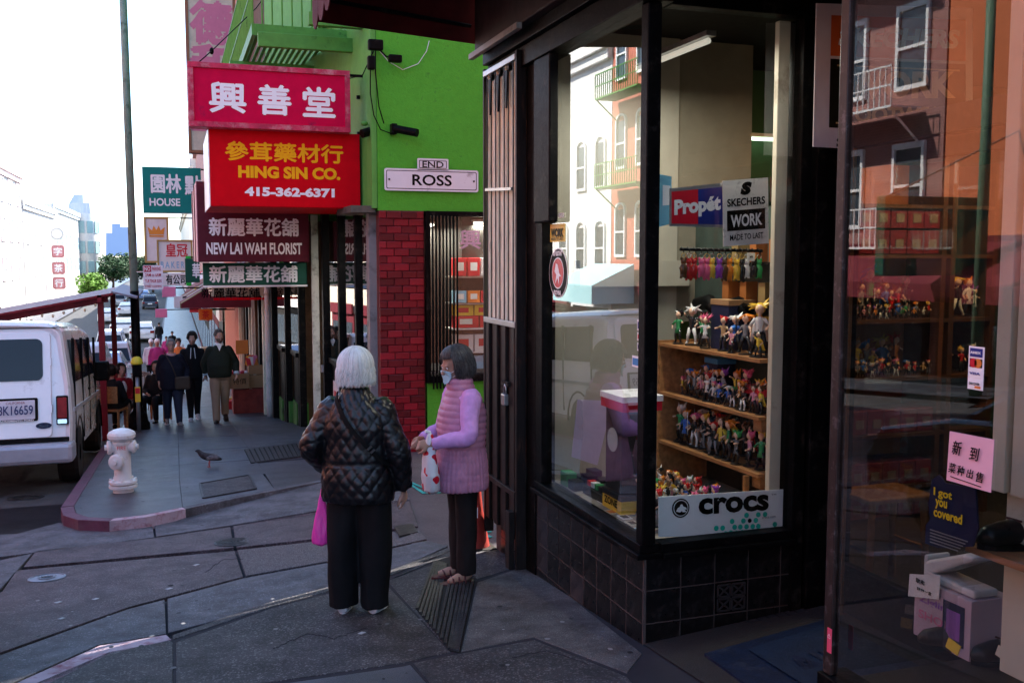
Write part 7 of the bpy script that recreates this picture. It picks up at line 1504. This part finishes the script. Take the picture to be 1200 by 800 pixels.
for r, m, d in ((.155, PW, 0), (.148, BLACK, .0012), (.098, PW, .0024), (.09, PR, .0036)): MB().lathe([(r, 0), (r, .001), (.0005, .001)], 30, (2.2695 - d, c.y, c.z), (-1, 0, 0)).build('disc', m, t)
text('SLIP RESISTANT', PW, t, (2.2655, c.y, c.z + .122), (0, -1, 0), .15, .03, bold=.04); text('FOOTWEAR', PW, t, (2.2655, c.y, c.z - .122), (0, -1, 0), .12, .03, bold=.04)
mb = MB(); mb.add([Vector((2.264, c.y - u_, c.z + v_)) for u_, v_ in ((-.03, .06), (0, .055), (.03, .0), (.06, -.02), (.03, -.02), (.02, -.07), (0, -.03), (-.04, -.07), (-.02, -.01), (-.05, .01))], [tuple(range(10))]); mb.build('walking_figure', PW, t)
for i, (py0, py1) in enumerate(((374, 388), (389, 400), (401, 412), (416, 432))):
    t, a, b = glass_tile(747 if i < 3 else 741, py0, 753, py1, PW, ['small white card sticker, topmost of the column by the corner post', 'small card sticker second from the top by the corner post', 'small card sticker third from the top by the corner post', 'blue and white card sticker lowest by the corner post'][i])
    MB().box(2.2665, 2.2675, min(a.y, b.y) + .008, max(a.y, b.y) - .008, min(a.z, b.z) + .01, max(a.z, b.z) - .012).build('print', [PB, PR, PB, GM['blue']][i], t)
# ---- right hand window
t, P = flatsign('footwear_banner', 'white banner with orange and black panels reading WORK FOOTWEAR above the shop door', [(957, 4), (1140, 10), (1140, 182), (953, 172)], 4.25, mat('banner_cloth', (.62, .6, .62), .8, var=.06))
spanel(t, P, .09, .95, .08, .36, flat('banner_orange', (.6, .11, .02), .6)); stext(t, P, 'SKECHERS', PW, .52, .22, .78, .14, .05, dy=.004, shear=.15)
spanel(t, P, .09, .95, .38, .86, BLACK); TANP = flat('banner_tan', (.62, .42, .22), .5)
for v0, v1 in ((.42, .43), (.82, .83)): spanel(t, P, .13, .91, v0, v1, TANP, dy=.0035)
stext(t, P, 'WORK', TANP, .53, .54, .72, .20, .05, dy=.004); stext(t, P, 'FOOTWEAR', TANP, .53, .745, .7, .11, .04, dy=.004); stext(t, P, 'SLIP RESISTANT', BLACK, .52, .93, .8, .07, .04, dy=.004)
# bookcase with figures deep in the shop
bc = thing('bookcase', 'dark wooden case with two lit shelves of figures inside the shop', 'bookcase', (5, 5.6, -.2))
CW = mat('case_wood', (.07, .03, .015), .5, var=.3); ORB = mat('orange_back_board', (.42, .13, .04), .6, var=.3, vs=2)
X0, X1 = YP(996, 400, 5.5).x, YP(1162, 400, 5.5).x; XM = YP(1108, 400, 5.5).x
for xx in (X0, XM - .04, XM + .04, X1): MB().box(xx - .02, xx + .02, 5.5, 5.85, -.2, 2.3).build('upright', CW, bc)
zsh = [YP(1050, py, 5.5).z for py in (315, 371, 376, 443, 500)]
for z in (1.66, 1.215, .815, .42, .05, 2.0): MB().box(X0 - .02, X1 + .02, 5.501, 5.849, z - .025, z).build('shelf', CW, bc)
MB().box(X0, X1, 5.851, 5.87, -.2, 2.3).build('back_board', ORB, bc)
g2_ = 'toy figures in the bookcase inside the shop'
def brow(z, x0, x1, y, n, h0, h1, w):
    for i in range(n): figurine(x0 + (x1 - x0) * (i + .5) / n, y + rf.uniform(-.02, .02), z, rf.uniform(h0, h1), math.pi + rf.uniform(-.5, .5), rf.choice(H_), rf.choice(O_), rf.randrange(8), w, g2_, base=False)
brow(1.216, X0 + .03, XM - .08, 5.56, 15, .08, .12, 'in front on the upper case shelf'); brow(1.216, X0 + .05, XM - .15, 5.68, 9, .2, .36, 'at the back of the upper case shelf')
brow(.816, X0 + .03, XM - .08, 5.56, 15, .09, .13, 'in front on the lower case shelf'); brow(.816, X0 + .05, XM - .25, 5.68, 8, .18, .3, 'at the back of the lower case shelf')
brow(1.216, XM + .07, X1 - .03, 5.6, 4, .2, .3, 'in the narrow right bay, upper shelf'); brow(.816, XM + .07, X1 - .03, 5.6, 3, .16, .22, 'in the narrow right bay, lower shelf')
DRB = flat('shoebox_dark_red', (.14, .012, .025), .5)
k = 0
for (z, n, w) in ((1.665, 5, 'on top of the upper case shelf'), (.425, 5, 'on the shelf under the figures'), (.055, 5, 'on the bottom shelf of the case'), (-.17, 5, 'on the floor under the case'), (1.84, 5, 'in the highest row of the case')):
    for i in range(n):
        x = X0 + .05 + i * (XM - X0 - .1) / n; wd = (XM - X0 - .14) / n; hh = .16
        t = carton(x, x + wd, 5.53, 5.8, z, z + hh, DRB, 'dark red shoe box %s, %s from the left' % (w, ORD[i])); t['group'] = 'dark red shoe boxes in the case'
        MB().box(x + wd * .3, x + wd * .8, 5.524, 5.528, z + .04, z + .1).build('label', mat('dull_label', (.16, .13, .11), .6), t)
l = D.lights.new('case_fill_light', 'AREA'); l.energy = 8; l.color = (1, .55, .25); l.shape = 'RECTANGLE'; l.size = 1.4; l.size_y = .05  # area light added to brighten the bookcase figures
t = thing('case_fill', 'added warm strip brightening the bookcase inside the shop', 'lamp', ((X0 + X1) / 2, 4.9, 2.35)); MB().box(-.7, .7, -.012, .012, .003, .02).build('tube', mat('case_glow', (1, .6, .3), emit=1.5, var=0), t, loc=False)
o = D.objects.new('case_fill_light', l); COL.objects.link(o); o.parent = t; o.rotation_euler = (rad(25), 0, 0)
# stool
sx_, sy_ = YP(1035, 580, 4.4).x, 4.4; t = thing('stool', 'wooden stool standing in the shadow inside the shop', 'stool', (sx_, sy_, -.2))
zt_ = YP(1035, 575, 4.4).z + .2
MB().box(-.22, .22, -.16, .16, zt_ - .03, zt_).build('seat', WOOD, t, loc=False, bev=.01)
for a_ in (-.17, .17):
    for b_ in (-.12, .12): MB().tube([(a_, b_, zt_ - .03), (a_ * 1.15, b_ * 1.15, 0)], .02, 8).build('leg', WOOD, t, loc=False)
for a_ in (-.18, .18): MB().bar((a_, -.12, zt_ * .45), (a_, .12, zt_ * .45), .02).build('stretcher', WOOD, t, loc=False)
# card logos, pink note
t, a, b = glass_tile(1136, 405, 1152, 458, PW, 'white strip of four card company logos on the right pane', x=2.245)
ym = (a.y + b.y) / 2; hz_ = abs(a.z - b.z); wy = abs(a.y - b.y)
for i, (m, tx, tm) in enumerate(((PB, 'AMEX', PW), (BLACK, None, None), (PW, 'VISA', PB), (PW, 'DISCOVER', BLACK))):
    zc = a.z - hz_ * (.14 + .24 * i); MB().box(2.2425, 2.2435, ym - wy * .4, ym + wy * .4, zc - hz_ * .1, zc + hz_ * .1).build('logo', m, t)
    if tx: text(tx, tm, t, (2.242, ym, zc), (0, -1, 0), wy * .7, hz_ * .06, bold=.04)
    else:
        for dy, c_ in ((.009, PR), (-.009, GM['orange'])): MB().lathe([(.014, 0), (.014, .0005), (.0003, .0005)], 16, (2.242, ym + dy, zc), (-1, 0, 0)).build('logo_disc', c_, t)
    if i == 3: MB().box(2.2415, 2.2422, ym - wy * .38, ym, zc - hz_ * .1, zc - hz_ * .05).build('logo', GM['orange'], t)
P = [XP(*q, 2.24) for q in ((1113, 505), (1165, 515), (1161, 577), (1109, 562))]; c = sum(P, Vector()) / 4
t = thing('paper_note', 'pink handwritten paper note taped to the right pane', 'note', c); MB().add(P + [p + Vector((.002, 0, 0)) for p in P], [(0, 1, 2, 3), (7, 6, 5, 4)] + [(i, i + 4, (i + 1) % 4 + 4, (i + 1) % 4) for i in range(4)]).build('paper', flat('pink_paper', (.75, .42, .5), .7), t)
xd = (P[1] - P[0]).normalized(); up = (P[0] - P[3]).normalized()
for body, u, v, w_, h_ in (('新', .22, .3, .22, .28), ('到', .62, .34, .22, .26), ('菜', .14, .72, .17, .2), ('种', .34, .73, .17, .2), ('出', .55, .74, .15, .18), ('售', .77, .76, .17, .2)):
    text(body, BLACK, t, on(P, u, v) - Vector((.002, 0, 0)), xd, w_ * (P[1] - P[0]).length, h_ * (P[0] - P[3]).length, up=up, bold=.012, shear=.15)
MB().bar(on(P, .1, .9) - Vector((.003, 0, 0)), on(P, .8, .94) - Vector((.003, 0, 0)), .002).build('underline', BLACK, t)
# shoe shaped card
P = [XP(px, py, 2.32) for px, py in ((1092, 562), (1100, 556), (1108, 566), (1143, 572), (1146, 620), (1140, 640), (1100, 642), (1084, 636), (1085, 615), (1090, 608), (1088, 590))]; c = sum(P, Vector()) / len(P); n = len(P)
t = thing('shoe_card', 'navy shoe-shaped card with yellow words behind the pink note', 'card', c); MB().add(P + [p + Vector((.006, 0, 0)) for p in P], [tuple(range(n)), tuple(range(2 * n - 1, n - 1, -1))] + [(i, i + n, (i + 1) % n + n, (i + 1) % n) for i in range(n)]).build('card', GM['navy'], t)
for i, s_ in enumerate(('I got', 'you', 'covered')):
    a = XP(1095 + 2 * (i % 2), 580 + i * 12.5, 2.316); wpx = (22, 16, 34)[i]; b = XP(1095 + wpx, 578 + i * 12, 2.316); m_ = (a + b) / 2; text(s_, flat('print_yellow', (.8, .6, .02), .5), t, m_ - Vector((.002, 0, 0)), (0, -1, .02), abs(a.y - b.y), .032 if i else .034, bold=.03)
for i in range(5): a = XP(1090, 620 + i * 3.6, 2.312); MB().bar(a, a + Vector((0, -.16 + .01 * i, .004)), .003).build('text_line', GREYM, t)
# shoe box, price card, white device
FZ = .112
a = ZP(1070, 742, FZ); bx = carton(a.x, a.x + .2, a.y - .30, a.y, FZ, FZ + .235, flat('box_lilac_white', (.55, .42, .5), .5), 'pale pink and white shoe box printed with a logo, in the right window', txt=None)
for i, (s_, m, z) in enumerate((('Ziglings', GM['purple'], .16), ('SHOES', GM['pink'], .10))): text(s_, m, bx, (a.x - .001, a.y - .13, FZ + z), (0, -1, 0), .2, .035, bold=.02); text(s_, m, bx, (a.x + .1, a.y + .001, FZ + z), (-1, 0, 0), .12, .03) if 0 else None
MB().box(a.x - .003, a.x - .001, a.y - .27, a.y - .16, FZ + .04, FZ + .2).build('picture', GM['navy'], bx); MB().box(a.x - .004, a.x - .003, a.y - .25, a.y - .18, FZ + .06, FZ + .17).build('picture', GM['purple'], bx)
for i in range(4): MB().box(a.x + .03, a.x + .17, a.y + .001, a.y + .003, FZ + .03 + i * .05, FZ + .055 + i * .05).build('print', GM[['lblue', 'purple', 'pink', 'navy'][i]], bx)
wd = thing('white_shoe_stand', 'white plastic folding shoe stand resting on the pale pink shoe box', 'shoe stand', (a.x + .09, a.y - .12, FZ + .238))
WP = flat('white_plastic', (.68, .68, .7), .3)
def slabp(pts, w, nm): MB().prism(pts, (0, -1, 0), (0, 0, 1), (w, 0, 0), (a.x + .02, a.y - .02, FZ + .238)).build(nm, WP, wd, bev=.012)
slabp([(0, 0), (.27, 0), (.27, .03), (.05, .035), (.02, .05), (.02, .10), (.0, .10)], .12, 'base_plate'); slabp([(.0, .07), (.22, .165), (.26, .16), (.25, .14), (.05, .03), (0, .03)], .12, 'upper_arm')
for s_ in (.04, .07): MB().box(a.x + s_, a.x + s_ + .015, a.y - .0195, a.y - .016, FZ + .27, FZ + .30).build('vent_hole', BLACK, wd)
P = [XP(px, py, a.x - .01) for px, py in ((1066, 672), (1102, 674), (1100, 702), (1064, 698))]; c = sum(P, Vector()) / 4
t = thing('price_card', 'white handwritten price card leaning on the shoe box', 'price card', c); MB().add(P + [p + Vector((.002, 0, 0)) for p in P], [(0, 1, 2, 3), (7, 6, 5, 4)] + [(i, i + 4, (i + 1) % 4 + 4, (i + 1) % 4) for i in range(4)]).build('card', PW, t)
text('散卖', BLACK, t, on(P, .4, .3) - Vector((.002, 0, 0)), (0, -1, 0), .05, .02, bold=.01); text('$9.99 一盒', BLACK, t, on(P, .55, .7) - Vector((.002, 0, 0)), (0, -1, 0), .08, .016, bold=.01)
# shelf at the right, shoes
p = XP(1165, 622, 2.5); MB_ = MB().box(2.40, 2.9, 1.4, 2.46, .70, .722); sh_ = MB_.build('wall_shelf', WOOD, None); tag(sh_, 'brown wooden shelf board behind the white shoe stand', 'shelf')
SHB = mat('dark_shoe_leather', (.03, .018, .014), .35, var=.3)
def shoe_obj(px, py, rz, label, m=SHB, z=FZ):
    q = ZP(px, py, z); t = thing('shoe', label, 'shoe', (q.x, q.y, z), rz)
    mb = MB(); mb.tube([(0, -.13, .05), (0, -.09, .055), (0, -.02, .055), (0, .06, .045), (0, .12, .035), (0, .15, .03)], [.028, .04, .042, .042, .036, .012], 14); mb.tube([(0, -.09, .05), (0, -.085, .11)], [.04, .036], 12)
    remesh(mb, .008, 'upper', m, t, it=1); MB().prism([(.05 * math.sin(k * .3927) * (1 if math.cos(k * .3927) > 0 else .8), .15 * math.cos(k * .3927)) for k in range(16)], (1, 0, 0), (0, 1, 0), (0, 0, .018), (0, 0, 0)).build('sole', BLACK, t, loc=False)
    MB().tube([(-.03, .02, .09), (.03, .03, .088)], .004, 5).build('lace', SAN, t, loc=False); return t
shoe_obj(1122, 760, rad(60), 'brown leather shoe with a yellow tag in front of the shoe box'); shoe_obj(1150, 735, rad(100), 'dark shoe behind the tagged one, beside the shoe box'); shoe_obj(1185, 720, rad(70), 'black shoe at the right edge of the window', mat('black_leather', (.012, .012, .012), .3)); shoe_obj(1180, 775, rad(80), 'dark shoe lying lowest at the right edge', mat('black_leather', (0, 0, 0)))
shoe_obj(1195, 640, rad(80), 'black shoe on the brown wooden shelf board', mat('black_leather', (0, 0, 0)), .723)
for px, py, m, lb in ((1117, 757, GM['yellow'], 'yellow price tag on the brown leather shoe'), (1176, 766, CREAM, 'cream price tag with print near the lowest shoe'), (1192, 745, PW, 'white folded card at the right edge of the window'), (1142, 717, PW, 'white triangular card on the dark shoe')):
    q = ZP(px, py, FZ + .1); o = MB().obox((q.x, q.y, q.z), (0, .03, .006), (.002, 0, 0), (.004, -.003, .018)).build('price_tag', m, None); tag(o, lb, 'price tag')
o = MB().obox(tuple(XP(972, 750, 2.2)), (.001, 0, 0), (0, .012, 0), (0, 0, .045)).build('label', flat('pink_red_label', (.7, .08, .15), .5), None); tag(o, 'small red label with white mark at the foot of the window post', 'sticker')
text('凸', PW, o, tuple(XP(972, 745, 2.1985)), (0, -1, 0), .014, .016)
# charger / socket
t = carton(2.6, 2.64, 2.28, 2.36, .36, .47, CREAM, 'cream wall socket on the ribbed column in the right window', cat='socket', name='wall_socket')
D.scenes.remove(TMP)
